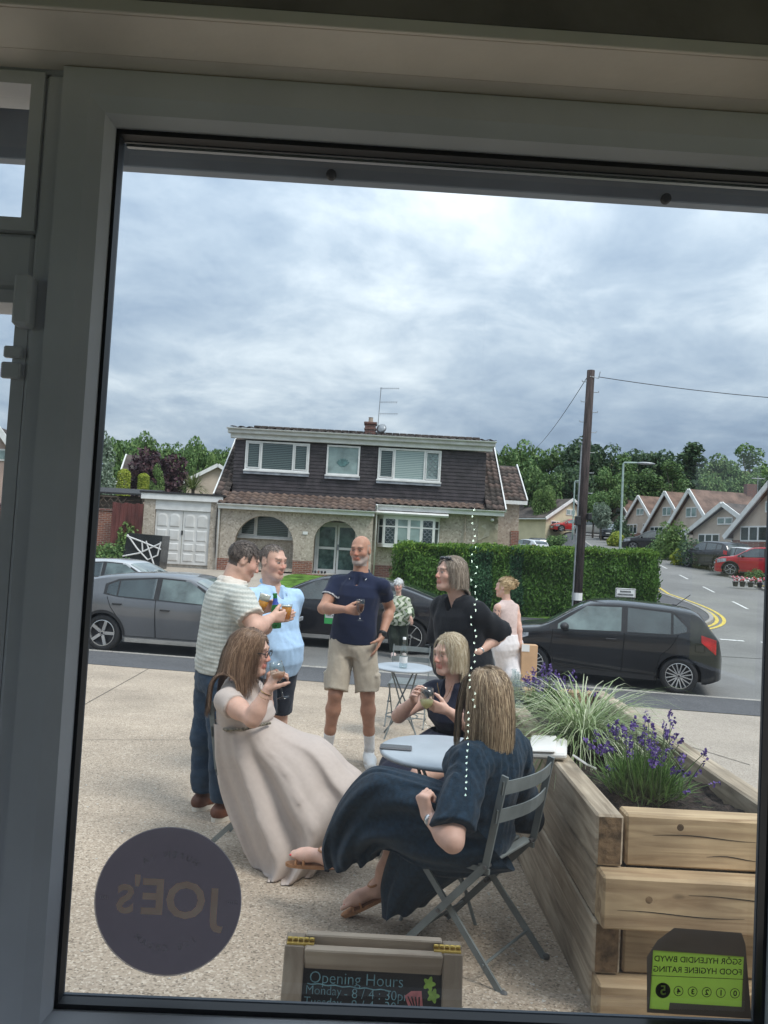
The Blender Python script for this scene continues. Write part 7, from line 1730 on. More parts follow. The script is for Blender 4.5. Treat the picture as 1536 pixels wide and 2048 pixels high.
for sd in (-1, 1): gl.ell(tuple(p.HP(sd*.034, .052, .105)), (.028, .028, .016), 10, 6); gl.tube([tuple(p.HP(sd*.06, .045, .10)), tuple(p.HP(sd*.082, -.03, .06)), tuple(p.HP(sd*.08, -.06, .03))], .003, 5)
gl.tube([tuple(p.HP(-.06, .05, .108)), tuple(p.HP(.06, .05, .108))], .004, 5); gl = gl.build('sunglasses', m_lensd, p.root, smooth=True)
w = j['wL']; d = nrm(j['wL']-j['eL']); MB().tube([tuple(w-d*.03), tuple(w-d*.015)], .031, 14).build('wrist_watch', m_silver, p.root, smooth=True)
# ---- 5 elderly woman getting out of the taxi
p = Person('white haired elderly woman in green and white patterned top stepping out of the taxi', (-.3, -.95),
    dict(hd=J(797, 1171, 15), nk=J(797, 1194, 15.05), pel=J(797, 1243, 15.1), eL=J(817, 1222, 15.0), wL=J(822, 1236, 14.8), eR=J(781, 1222, 15.05), wR=J(781, 1242, 14.9), kL=J(806, 1276, 15.05), aL=J(808, 1306, 15.1), tL=J(808, 1312, 14.95), kR=J(788, 1276, 15.0), aR=J(788, 1304, 15.05), tR=J(786, 1311, 14.9)),
    'f', SK_FAIR, .011, head_dir=(-.25, -.95, -.15))
old = p; j = p.J
p.body(hands={'L': (((.2, -.1, -1), (0, 1, 0), (-1, -.3, 0)), dict(curl=(15, 15, 10)))}, hair=(.6, .6, .6), brow=(.5, .45, .42), feet=False)
p.hair(hair_mat('white curls', (.5, .5, .5), (.66, .66, .66), (.8, .8, .79)), 500, .06, root=lambda d: (d[2] > .3) | ((d[1] < .2) & (d[2] > -.5)), flow=lambda d: (d[0], d[1], d[2]), rad=.006, seed=8, seg=4, fall=.2, keep=1.10, jit=.6, lift=.1)
def zebra(Vv):
    x, z = Vv@p.r, Vv[:, 2]; n_ = np.sin(x*55+2.2*np.sin(z*34)+z*14)+.7*np.sin(z*61+x*21+1.3*np.sin(x*48)); c = np.tile((.50, .52, .42), (len(Vv), 1)); c[n_ > .25] = (.07, .10, .055); c[n_ > 1.1] = (.2, .27, .14); return c
p.shirt('patterned_top', m_clothA, .045, .05, .03, sleeves=(('L', 0, .85), ('R', 0, .85)), ra=.085, rb=.095, hem=-.10, colf=zebra, h=.011, ruffle=(.008, 18, 4))
p.trousers('trousers', m_dkgreen, 1.95, .02, .11, .09, .09, top=.1, h=.011)
for nm in 'LR': p.shoe(nm, m_pink, m_soleo)
# ---- 6 blonde woman walking away
p = Person('blonde woman in pale pink vest and white trousers walking away with a tattooed arm', (-.62, .78),
    dict(hd=J(1008, 1175, 9.5), nk=J(1013, 1204, 9.48), pel=J(1016, 1292, 9.5), eR=J(1037, 1250, 9.5), wR=J(1041, 1284, 9.45), eL=J(988, 1250, 9.4), wL=J(986, 1288, 9.35), kR=J(1024, 1350, 9.4), aR=J(1034, 1404, 9.55), tR=J(1026, 1412, 9.7), kL=J(1008, 1348, 9.55), aL=J(1006, 1398, 9.6), tL=J(996, 1404, 9.75)),
    'f', SK_FAIR, .009, head_dir=(-.85, .5, -.02))
blonde = p; j = p.J
bo = p.body(hands={'R': (((0, -.1, -1), (-1, 0, 0), (0, 1, 0)), dict(curl=(60, 60, 40)))}, hair=(.45, .32, .18), brow=(.3, .2, .12), feet=False)
a, e_ = j['sL'], j['eL']; cc = bo.data.color_attributes['tint']; Vv = p.V; d = nrm(e_-a); t = ((Vv-a)@d)/np.linalg.norm(e_-a); rr = np.linalg.norm((Vv-a)-np.outer((Vv-a)@d, d), axis=1); ink = (t > .1) & (t < .95) & (rr < .08) & (np.sin(Vv[:, 2]*130+3*np.sin(Vv[:, 0]*90))+np.sin(Vv[:, 0]*150+Vv[:, 1]*110) > .35)
arr = np.zeros(len(Vv)*4, np.float32); cc.data.foreach_get('color', arr); arr = arr.reshape(-1, 4); arr[ink, :3] *= (.38, .42, .5); cc.data.foreach_set('color', arr.ravel())
p.hair(hair_mat('blonde updo', (.30, .20, .10), (.52, .37, .20), (.72, .56, .36)), 800, .10, root=lambda d: ((d[2] > .3) & (d[1] < .85)) | ((d[1] < .3) & (d[2] > -.55)), flow=lambda d: (d[0]*-.6, -1.0, .2), rad=.003, seed=9, seg=6, fall=0, keep=1.06, stiff=.3)
b = MB().ell(tuple(p.HP(0, -.115, .035)), (.045, .045, .055), 12, 8); b.build('hair_bun', hair_mat('blonde updo', 0, 0, 0), p.root, smooth=True)
p.shirt('vest_top', m_pink, .010, 0, .03, sleeves=(), ra=.058, hem=.1, h=.010, ruffle=(.003, 30, 3))
p.trousers('wide_trousers', m_wtr, 1.96, .02, .115, .095, .105, top=.28, h=.008, ruffle=(.007, 24, 7, (1, 1, .4)))
for nm in 'LR': p.shoe(nm, m_whitesh, m_soleo)
# ---- 7 seated woman in the taupe dress
WS, WF = .97, -.22
p = Person('seated brown haired woman with glasses in long pale taupe dress sipping a drink', (.95, -.25),
    dict(hd=J(501, 1303, 4.18), nk=J(480, 1366, 4.2), pel=J(483, 1522, 4.28), eR=J(506, 1438, 3.90), wR=J(536, 1378, 3.90), eL=J(528, 1424, 4.36), wL=J(537, 1372, 4.2), kR=J(640, 1512, 4.12), aR=J(688, 1618, 4.08), tR=J(704, 1640, 3.98), kL=J(612, 1548, 4.3), aL=J(596, 1710, 4.25), tL=J(625, 1732, 4.2)),
    'f', SK_RED, .0055, head_dir=(.96, -.18, -.10), sw=.16)
taupe = p; j = p.J
p.body(hands={'R': (((.45, .05, .95), (.65, .5, -.2), (-.6, -.5, .3)), dict(curl=(45, 50, 35), tcurl=15)), 'L': (((.1, -.1, 1), (.9, -.2, 0), (-.2, -.9, 0)), dict(curl=(60, 60, 50)))}, hair=(.16, .10, .065), brow=(.15, .09, .06), th=1.12, lip=(.42, .14, .13), legs=('L', 'R'), thin=.78)
back_cap = [(np.array([0, -.03, -.06]), np.array([0, -.06, -.16]), .062), (np.array([-.13, -.075, -.20]), np.array([.13, -.075, -.20]), .075), (np.array([0, -.09, -.22]), np.array([0, -.10, -.40]), .10)]
p.hair(hair_mat('brown balayage', (.10, .058, .034), (.20, .12, .075), (.36, .235, .15)), 8000, lambda d: .29+.09*(d[1] < 0), root=lambda d: ((d[2] > .30) & (d[1] < .86)) | ((d[1] < .12) & (d[2] > -.35)), flow=lambda d: (np.sign(d[0])*.55, -.85, .1), rad=.0011, seed=11, seg=8, fall=2.4, keep=1.04, collide=back_cap, jit=.06, clump=.03, lift=.08)
gf = MB()
for sd in (-1, 1):
    c = p.HP(sd*.033, .103, .006); gf.tube([tuple(c+p.hr*.023*math.cos(a)+p.hu*.017*math.sin(a)) for a in lin(0, 2*math.pi, 15)], .0026, 5, False); gf.tube([tuple(p.HP(sd*.056, .10, .010)), tuple(p.HP(sd*.076, .05, .012)), tuple(p.HP(sd*.078, -.005, .008))], .0026, 5)
gf.tube([tuple(p.HP(-.010, .107, .010)), tuple(p.HP(.010, .107, .010))], .0026, 5); gf.build('glasses', m_lensd, p.root)
MB().ell(tuple(p.HP(.080, -.010, -.038)), (.006, .006, .010), 8, 6).build('earring', m_gold, p.root)
w = j['wR']; d = nrm(j['wR']-j['eR'])
for q in (.02, .045, .055): MB().tube([tuple(w-d*q+np.cross(d, [1, 0, 0])*0+(.030*math.cos(a))*nrm(np.cross(d, [0, 1, 0]))+(.030*math.sin(a))*nrm(np.cross(d, np.cross(d, [0, 1, 0])))) for a in lin(0, 2*math.pi, 17)], .0022, 5, False).build('bracelet', m_gold, p.root)
p.shirt('dress_bodice', m_beigedr, .016, .03, .05, sleeves=(('L', .28), ('R', .32)), ra=.062, rb=.070, hem=.30, h=.008, ruffle=(.0045, 22, 21, (1, 1, 1)))
def ps(l_): return [J(*q) for q in l_]
Vv, Q = ring_loft(ps([(428, 1440, 4.25), (436, 1500, 4.3), (450, 1575, 4.3), (476, 1650, 4.25), (510, 1720, 4.2), (536, 1738, 4.15)]), ps([(540, 1437, 4.2), (594, 1470, 4.15), (646, 1486, 4.1), (690, 1530, 4.05), (727, 1592, 4.02), (640, 1738, 4.1)]), [(0, .145), (.2, .20), (.45, .23), (.75, .27), (1, .30)], 60, 110,
    lambda s, a: (.008+.13*s**1.3)*(1-2*abs(math.sin(3.5*a+1.3*s+.4))**.8)*.35+.03*s*math.sin(11*a+3*s)+.012*math.sin(3*a+9*s), foldy=lambda s, a: min(1, s*1.6)*(.055*(1-1.6*abs(math.sin(4.5*a+1.6*s+.8))**.7)+.02*math.sin(16*a+5*s)))
gzv = np.array([ZT(x, y) for x, y in Vv[:, :2]]); Vv[:, 2] = np.maximum(Vv[:, 2], gzv+.006); build_np('dress_skirt', Vv, Q, m_beigedr, p.root)
MB().tube([tuple(q) for q in ps([(430, 1452, 4.2), (455, 1460, 4.06), (490, 1458, 4.02), (520, 1450, 4.05), (540, 1446, 4.12)])], .009, 6).build('belt', M('snake print belt', (.2, .17, .12), .5, .5, 90), p.root)
for nm in 'R':
    an, t = j['a'+nm], j['t'+nm]; b = MB().bar(tuple(an-np.array([.03, 0, .05])), tuple(t-np.array([-.03, 0, .03])), .075, .03, c=.008); b.build('wedge_sandal', M('woven rope sole', (.5, .42, .3), .8, .2, 60), p.root)
# ---- 8 seated woman behind the table
p = Person('fair haired woman in navy dress talking with a wine glass, seated behind the near table', (-.74, -.67),
    dict(hd=J(899, 1308, 4.75), nk=J(908, 1368, 4.78), pel=J(925, 1512, 4.85), eR=J(797, 1432, 4.72), wR=J(828, 1400, 4.52), eL=J(936, 1450, 4.56), wL=J(893, 1420, 4.42), kR=J(800, 1530, 4.55), aR=J(790, 1660, 4.62), tR=J(770, 1675, 4.5), kL=J(840, 1550, 4.32), aL=J(835, 1680, 4.42), tL=J(815, 1695, 4.3)),
    'f', SK_FAIR, .0055, head_dir=(-.80, -.58, -.10), sw=.165)
cen = p; j = p.J
p.body(hands={'R': (((-.1, -.5, .55), (.8, -.3, -.3), (.5, -.4, .7)), dict(curl=(30, 35, 25), spread=.12)), 'L': (((-.85, -.2, .22), (-.1, .8, .2), (.2, .3, 1)), dict(curl=(40, 50, 35)))}, hair=(.45, .36, .23), brow=(.3, .22, .14), th=1.08, lip=(.45, .2, .17), thin=.78)
p.hair(hair_mat('light blonde bob', (.30, .22, .13), (.52, .42, .28), (.74, .65, .50)), 5000, .18, root=lambda d: ((d[2] > .42) & (d[1] < .75)) | ((d[1] < .08) & (d[2] > -.35)), flow=lambda d: (d[0]*1.1, -.75, .1), rad=.0011, seed=14, seg=7, fall=2.4, keep=1.04, collide=[(np.array([0, -.03, -.06]), np.array([0, -.06, -.16]), .055)], jit=.06, clump=.03, lift=.08)
def scoop(F): F.cone(j['nk']+p.f*.10-p.up*.085, j['nk']+p.f*.08+p.up*.06, .035, .075, .008, 's')
p.shirt('dress_bodice', m_navydr, .014, .03, .05, sleeves=(('L', .36), ('R', .36)), ra=.068, rb=.088, hem=.02, neck=scoop, h=.008, ruffle=(.006, 26, 31, (1, 1, .6)))
Vv, Q = ring_loft(ps([(862, 1458, 4.75), (800, 1500, 4.6), (758, 1530, 4.5), (752, 1600, 4.5), (755, 1650, 4.5)]), ps([(985, 1470, 4.8), (960, 1540, 4.7), (880, 1590, 4.5), (870, 1640, 4.4), (880, 1670, 4.4)]), [(0, .15), (.3, .22), (.6, .25), (1, .25)], 40, 80, lambda s, a: (.02+.05*s)*math.sin(9*a+3*s)+.02*math.sin(17*a))
build_np('dress_skirt', Vv, Q, m_navydr, p.root)
MB().tube([tuple(j['nk']+p.r*x*.06+p.f*(.085+.03*(1-x*x))+p.up*(.005-.09*(1-x*x))) for x in lin(-1, 1, 11)], .0016, 4).build('necklace', m_gold, p.root)
w = j['wL']+nrm(j['wL']-j['eL'])*.075
for nm in 'LR': p.shoe(nm, m_black, m_black, 'sandal')
# ---- 9 woman in the foreground, seen from behind
p = Person('woman with streaked shoulder length hair in navy linen dress, back to the window', (-.76, .65),
    dict(hd=J(967, 1394, 3.22), nk=J(990, 1478, 3.20), pel=J(945, 1672, 3.22), eL=J(905, 1682, 2.84), wL=J(856, 1632, 2.96), eR=J(1045, 1630, 3.45), wR=J(985, 1630, 3.55), kL=J(752, 1594, 3.30), aL=J(655, 1712, 3.48), tL=J(588, 1708, 3.54), kR=J(815, 1660, 3.45), aR=J(757, 1776, 3.52), tR=J(693, 1806, 3.52)),
    'f', SK_FAIR, .005, head_dir=(-.62, .78, -.03), sw=.165)
fore = p; j = p.J
p.body(hands={'L': (((-.30, .12, .85), (.65, .6, .1), (-.55, .6, .5)), dict(curl=(75, 80, 55), tcurl=25, tin=.6))}, hair=(.16, .10, .06), feet=True, th=1.08, thin=.62)
hm = hair_mat('brown hair with blonde streaks', (.15, .10, .06), (.30, .21, .13), (.56, .43, .28))
p.hair(hm, 12000, lambda d: .235+.07*np.maximum(0, d[2]), root=lambda d: ((d[2] > .2) & (d[1] < .9)) | ((d[1] < .25) & (d[2] > -.45)), flow=lambda d: (np.sign(d[0]+.25)*(.35+.5*np.abs(d[0]))*np.where(d[1] < -.1, .12, 1.0), .1-.7*(d[1] < .35), .0), rad=.0011, seed=17, seg=8, fall=2.6, keep=1.04, jit=.05, clump=.03, lift=.09, collide=[(np.array([0, -.03, -.06]), np.array([0, -.05, -.16]), .058), (np.array([-.10, -.045, -.235]), np.array([.10, -.045, -.235]), .05)])
def fore_x(F): F.loft(j['pel'], j['nk'], p.r, j['sR']-j['sL'], [(-.35, .195, .17, .02), (-.12, .195, .16, .02), (.1, .19, .135, .01), (.35, .175, .12, 0), (.6, .178, .12, 0), (.8, .175, .11, 0), (.9, .12, .085, 0)], .02)
def gather(F):
    i, X, Y, Z = F.near(); u_ = (X-j['nk'][0])*p.r[0]+(Y-j['nk'][1])*p.r[1]; t = ((X-j['pel'][0])*p.up[0]+(Y-j['pel'][1])*p.up[1]+(Z-j['pel'][2])*p.up[2])/np.linalg.norm(j['nk']-j['pel'])
    F.F[i] += (.003*np.exp(-((t-.84)/.12)**2)*np.sin(u_*2*math.pi/.034+2*np.sin(t*5))).astype(np.float32)
    F.cut((0, 0, ZT(j['pel'][0], j['pel'][1])+.435), (0, 0, -1))
p.shirt('dress_bodice', m_navylin, .03, 0, .02, sleeves=(('L', .86), ('R', 0, .2)), ra=.078, rb=.080, hem=-.4, h=.0075, extra=fore_x, ruffle=(.009, 24, 41, (1, 1, .8)), post=gather)
fold9 = lambda s, a: .035*math.sin(5*a+3*s)+.02*math.sin(11*a-4*s)*s+.012*math.sin(19*a+7*s)
Vv, Q = ring_loft(ps([(905, 1572, 3.16), (815, 1545, 3.20), (738, 1536, 3.26), (680, 1600, 3.34), (648, 1682, 3.42), (654, 1728, 3.46)]), ps([(1030, 1740, 3.12), (940, 1752, 3.16), (858, 1745, 3.22), (795, 1702, 3.30), (768, 1694, 3.38), (760, 1706, 3.42)]), [(0, .17), (.3, .14), (.55, .105), (.8, .095), (1, .10)], 60, 100, fold9, foldy=lambda s, a: .022*math.sin(6*a+7*s)*(.4+s)+.012*math.sin(13*a-9*s))
for i in range(len(Vv)):
    r_, k = divmod(i, 100)
    if r_ > 52: Vv[i, 2] -= (r_-52)/7*(.055*max(0, math.cos((k-35)/100*2*math.pi))+.005*math.sin(k*.55))
build_np('dress_skirt', Vv, Q, m_navylin, p.root)
Vv, Q = ring_loft(ps([(800, 1640, 3.30), (782, 1700, 3.38), (770, 1760, 3.44), (776, 1800, 3.48)]), ps([(985, 1715, 3.20), (930, 1745, 3.26), (880, 1780, 3.34), (852, 1806, 3.40)]), [(0, .15), (.5, .13), (1, .13)], 40, 80, lambda s, a: (.03+.06*s)*math.sin(7*a+2*s)+.02*math.sin(15*a))
for i in range(len(Vv)):
    r_, k = divmod(i, 80)
    if r_ > 32: Vv[i, 2] -= (r_-32)/7*(.05*max(0, math.cos((k-46)/80*2*math.pi))**3+.005*math.sin(k*.5))
build_np('dress_underskirt', Vv, Q, m_navylin, p.root)
for nm in 'LR':       # strappy flat sandals
    an, t = j['a'+nm], j['t'+nm]; d = nrm(t-an); up_ = nrm(np.array([0, 0, 1.0])-d*d[2]); sd = np.cross(d, up_); L_ = np.linalg.norm(t-an); base = -.036
    pts = []
    for k in range(24):
        a = 2*math.pi*k/24; x = math.cos(a); y = math.sin(a); w_ = .034+.010*max(0, x); pts.append(an+d*(L_*.5-.005+(L_*.5+.05)*x)+sd*w_*y+up_*(base-.012*max(0, x)*0))
    b = MB(); b.prism([tuple(q) for q in pts], tuple(-up_*.014)); sn = b.build('sandal', m_tanl, p.root)
    for f0, wd, hh in ((.86, .036, .030), (.62, .038, .045), (-.12, .036, .075)):
        c = an+d*L_*f0; MB().tube([tuple(c+sd*wd*math.cos(a)+up_*(base+hh*max(0, math.sin(a)))) for a in lin(0, math.pi, 11)], .0055, 5).build('strap', m_tanl, sn)
    MB().tube([tuple(an+sd*.037*math.cos(a)+d*.037*math.sin(a)+up_*.03) for a in lin(0, 2*math.pi, 15)], .005, 5, False).build('strap', m_tanl, sn)
    MB().tube([tuple(an+d*L_*.62+up_*.0), tuple(an+d*.035+up_*.03)], .005, 5).build('strap', m_tanl, sn)
    for k in range(4): MB().ell(tuple(t+d*.006+sd*(-.022+k*.014)+up_*.004), (.0062, .0062, .004), 7, 5).build('toe_nail', m_nail, p.root)
w = j['wL']; d = nrm(j['wL']-j['eL']); MB().tube([tuple(w-d*.03), tuple(w-d*.012)], .0285, 16).build('bracelet_watch', m_silver, p.root, smooth=True)
MB().lathe([(0, .004), (.013, .004), (.015, 0), (0, 0)], 14, Matrix.Translation(w-d*.02+np.array([-.012, -.026, 0])) @ Matrix.Rotation(R(80), 4, 'X')).build('watch_face', m_silver, p.root)
# ================================================================== furniture, planter, drinks, sign board
m_chair = M('grey painted steel', (.17, .19, .19), .45, .12, 8, spec=.4); m_chaird = M('worn edge steel', (.10, .10, .10), .5, .2, 10); m_tabletop = M('pale grey powder coat', (.36, .40, .44), .42, .05, 6)
def folding_chair(label, loc, rz, group='grey folding bistro chairs'):
    "front of the chair looks along local +x"
    c = thing('folding_chair', label, 'chair', loc, rz, group); hw = .20
    for sd in (-1, 1):
        MB().bar((-.235, sd*hw, .81), (-.17, sd*hw, .46), .010, .028, up=(1, 0, 0)).bar((-.17, sd*hw, .46), (.235, sd*hw, .0), .010, .028, up=(1, 0, 0)).build('back_leg', m_chair, c, world=False)
        MB().bar((.19, sd*(hw-.02), .44), (-.255, sd*(hw-.02), .0), .010, .026, up=(1, 0, 0)).build('front_leg', m_chair, c, world=False)
        for x_, z_ in ((.03, .232), (-.17, .455)): MB().tube([(x_, sd*(hw-.035), z_), (x_, sd*(hw+.012), z_)], .008, 8).build('rivet', m_chaird, c, world=False)
        MB().ell((.24, sd*hw, .012), (.016, .012, .012), 8, 5).build('foot_cap', m_chaird, c, world=False); MB().ell((-.26, sd*(hw-.02), .012), (.016, .012, .012), 8, 5).build('foot_cap', m_chaird, c, world=False)
    for z0 in (.655, .765):
        b = MB(); pts = [(-.235+(.81-z0)*.19-.035*math.sin(math.pi*t)-.004, -hw-.012+(2*hw+.024)*t) for t in lin(0, 1, 9)]
        for (x0, y0), (x1, y1) in zip(pts[:-1], pts[1:]): b.add([(x0, y0, z0-.026), (x1, y1, z0-.026), (x1-.006, y1, z0+.026), (x0-.006, y0, z0+.026), (x0+.006, y0, z0-.026), (x1+.006, y1, z0-.026), (x1, y1, z0+.026), (x0, y0, z0+.026)], [(0, 1, 2, 3), (7, 6, 5, 4), (3, 2, 6, 7), (0, 4, 5, 1)])
        b.build('back_slat', m_chair, c, world=False)
    for k in range(7): x_ = -.17+k*.057; MB().box((x_, -hw+.012, .447), (x_+.043, hw-.012, .459), .003).build('seat_slat', m_chair, c, world=False)
    for sd in (-1, 1): MB().box((-.18, sd*(hw-.012)-.006, .425), (.225, sd*(hw-.012)+.006, .446)).build('seat_rail', m_chair, c, world=False)
    for x_, z_ in ((.15, .10), (-.17, .085)): MB().tube([(x_, -hw+.01, z_), (x_, hw-.01, z_)], .006, 6).build('stretcher', m_chair, c, world=False)
    return c
def gpt(x, y, dz=0.0): return (x, y, ZT(x, y)+dz)
fx, fy = fore.J['pel'][0], fore.J['pel'][1]
folding_chair('grey folding chair under the woman with her back to the window', gpt(fx+.01, fy+.02), math.atan2(.65, -.76)+R(3))
tx_, ty_ = taupe.J['pel'][0], taupe.J['pel'][1]
folding_chair('grey folding chair under the woman in the taupe dress', gpt(tx_+.11, ty_+.03), math.atan2(-.25, .95))
cx_, cy__ = cen.J['pel'][0], cen.J['pel'][1]
folding_chair('grey folding chair under the woman behind the near table', gpt(cx_, cy__), math.atan2(-.67, -.74))
q = P(818, 1330, 8.3); folding_chair('empty grey folding chair behind the far table', gpt(q.x, 8.3), R(-98))
def bistro_table(label, x, y, r_, hgt=.71):
    t = thing('bistro_table', label, 'table', gpt(x, y), 0, 'round grey bistro tables')
    MB().lathe([(0, hgt), (r_-.012, hgt), (r_-.003, hgt-.003), (r_, hgt-.012), (r_-.003, hgt-.022), (r_-.01, hgt-.02), (0, hgt-.018)], 48).build('table_top', m_tabletop, t, smooth=True, world=False)
    for k in range(4):
        a = R(45+90*k); c_, s_ = math.cos(a), math.sin(a); MB().tube([(c_*r_*.62, s_*r_*.62, hgt-.02), (-c_*r_*.25, -s_*r_*.25, hgt*.45), (-c_*r_*.8, -s_*r_*.8, 0)] if k < 2 else [(c_*r_*.62, s_*r_*.62, hgt-.02), (c_*r_*.2-s_*.03, s_*r_*.2+c_*.03, hgt*.5), (-c_*r_*.78, -s_*r_*.78, 0)], .008, 7).build('leg', m_chair, t, world=False)
    MB().tube([(r_*.55*math.cos(a), r_*.55*math.sin(a), hgt*.3) for a in lin(0, 2*math.pi, 25)], .006, 6, False).build('brace_ring', m_chair, t, world=False)
    return t
q = P(886, 1500, 3.68); bistro_table('near round grey bistro table with a phone on it', q.x, 3.68, .30, q.z-ZT(q.x, 3.68))
q2 = P(808, 1333, 7.6); bistro_table('far round grey bistro table with a water bottle on it', q2.x, 7.6, .285, q2.z-ZT(q2.x, 7.6))
# phone on the near table
zt = q.z; ph = P(792, 1489, 3.66); pc = thing('phone', 'dark smartphone lying on the near table', 'phone', (ph.x, ph.y, zt)); T = Matrix.Translation((ph.x, ph.y, zt+.001)) @ Matrix.Rotation(R(-4), 4, 'Z')
MB().box((-.075, -.036, 0), (.075, .036, .009), .003, T).build('case', M('grey phone case', (.12, .12, .13), .5, .1), pc); MB().box((-.07, -.031, .009), (.07, .031, .0097), 0, T).build('screen', m_lensd, pc)
# ---- drinking vessels
def vessel(name, label, cat, loc, prof, liquid=None, lm=None, foam=None, tilt=None, parts=None):
    t = thing(name, label, cat, loc); T = Matrix() if tilt is None else Matrix.Rotation(tilt[0], 4, tilt[1])
    MB().lathe(prof, 24, T).build('glass', m_glassd, t, smooth=True, world=False)
    if liquid: MB().lathe(liquid, 24, T, True).build('drink', lm, t, smooth=True, world=False)
    if foam: MB().lathe(foam, 20, T, True).build('foam', m_foam, t, smooth=True, world=False)
    return t, T
GOB = [(.030, 0), (.029, .003), (.006, .008), (.005, .045), (.010, .052), (.026, .075), (.033, .11), (.034, .15), (.0325, .165), (.0312, .165), (.0325, .15), (.0315, .11), (.024, .077), (.004, .058)]
b_ = P(719, 1241, 6.0); vessel('beer_goblet', 'stemmed glass of dark ale held by the bald man', 'glass', b_, GOB, [(.004, .059), (.023, .078), (.0308, .11), (.032, .128)], m_ale)
TUM = [(.028, 0), (.036, .10), (.0375, .125), (.036, .125), (.0345, .10), (.0265, .004), (0, .004)]
b_ = P(521, 1222, 5.02); vessel('beer_glass', 'foaming glass of lager held by the man in knit polo', 'glass', b_, [(r_*1.0, z_*.92) for r_, z_ in TUM], [(.026, .006), (.0335, .07)], m_beer, [(.0335, .071), (.0355, .112)], (R(14), 'Y'))
b_ = P(572, 1240, 5.16); vessel('beer_glass', 'small glass of lager held by the man in blue shirt', 'glass', b_, [(r_*1.0, z_*.85) for r_, z_ in TUM], [(.026, .006), (.0338, .088)], m_beer, [(.0338, .0885), (.0345, .096)])
bt = P(553, 1257, 4.88); t = thing('beer_bottle', 'green beer bottle held by the man in knit polo', 'bottle', bt); m_bot = M('green bottle glass', (.03, .30, .06), .08, .1, 10, trans=.5, spec=.7)
Tb = Matrix.Rotation(R(-6), 4, 'Y'); MB().lathe([(0, 0), (.028, .002), (.0305, .012), (.0305, .115), (.024, .145), (.0145, .17), (.0128, .21), (.0145, .212), (.0145, .222), (.011, .222)], 24, Tb).build('glass', m_bot, t, smooth=True, world=False)
MB().lathe([(.0225, .150), (.0155, .168), (.0138, .19)], 20, Tb).build('neck_label', M('blue neck label', (.03, .07, .35), .5, .05), t, smooth=True, world=False); MB().lathe([(.031, .03), (.031, .10)], 20, Tb).build('label', M('green paper label', (.05, .33, .09), .6, .1), t, smooth=True, world=False)
WIN = [(.034, 0), (.033, .003), (.005, .008), (.004, .085), (.012, .095), (.034, .12), (.041, .15), (.039, .185), (.034, .215), (.0328, .215), (.0375, .185), (.0395, .15), (.032, .121), (.004, .098)]
b_ = P(851, 1453, 4.38); vessel('wine_glass', 'large stemmed glass of white wine held by the woman behind the table', 'glass', b_, WIN, [(.004, .099), (.0315, .122), (.0385, .148)], m_wine)
b_ = P(566, 1396, 3.9); vessel('wine_glass', 'stemmed glass with a straw tilted to the lips of the woman in taupe', 'glass', b_, [(r_*.92, z_*.86) for r_, z_ in WIN], [(.004, .086), (.029, .106), (.035, .125)], vinyl('rose drink', (.30, .16, .10), (.36, .2, .13)), None, (R(-15), 'Y'))
q_ = P(806, 1336, 7.5); t = thing('water_bottle', 'clear glass water bottle on the far table', 'bottle', (q_.x, 7.5, q2.z+.002))
MB().lathe([(0, 0), (.036, .002), (.039, .012), (.039, .15), (.03, .19), (.015, .22), (.013, .27), (.016, .272), (.016, .285), (0, .285)], 22).build('glass', pane_mat('bottle glass', (.82, .88, .88), .03, 1.5, 2.4), t, smooth=True, world=False); MB().lathe([(.0395, .05), (.0395, .11)], 20).build('label', m_white, t, smooth=True, world=False); MB().lathe([(.0165, .27), (.0165, .295), (0, .295)], 14).build('cap', m_white, t, smooth=True, world=False)
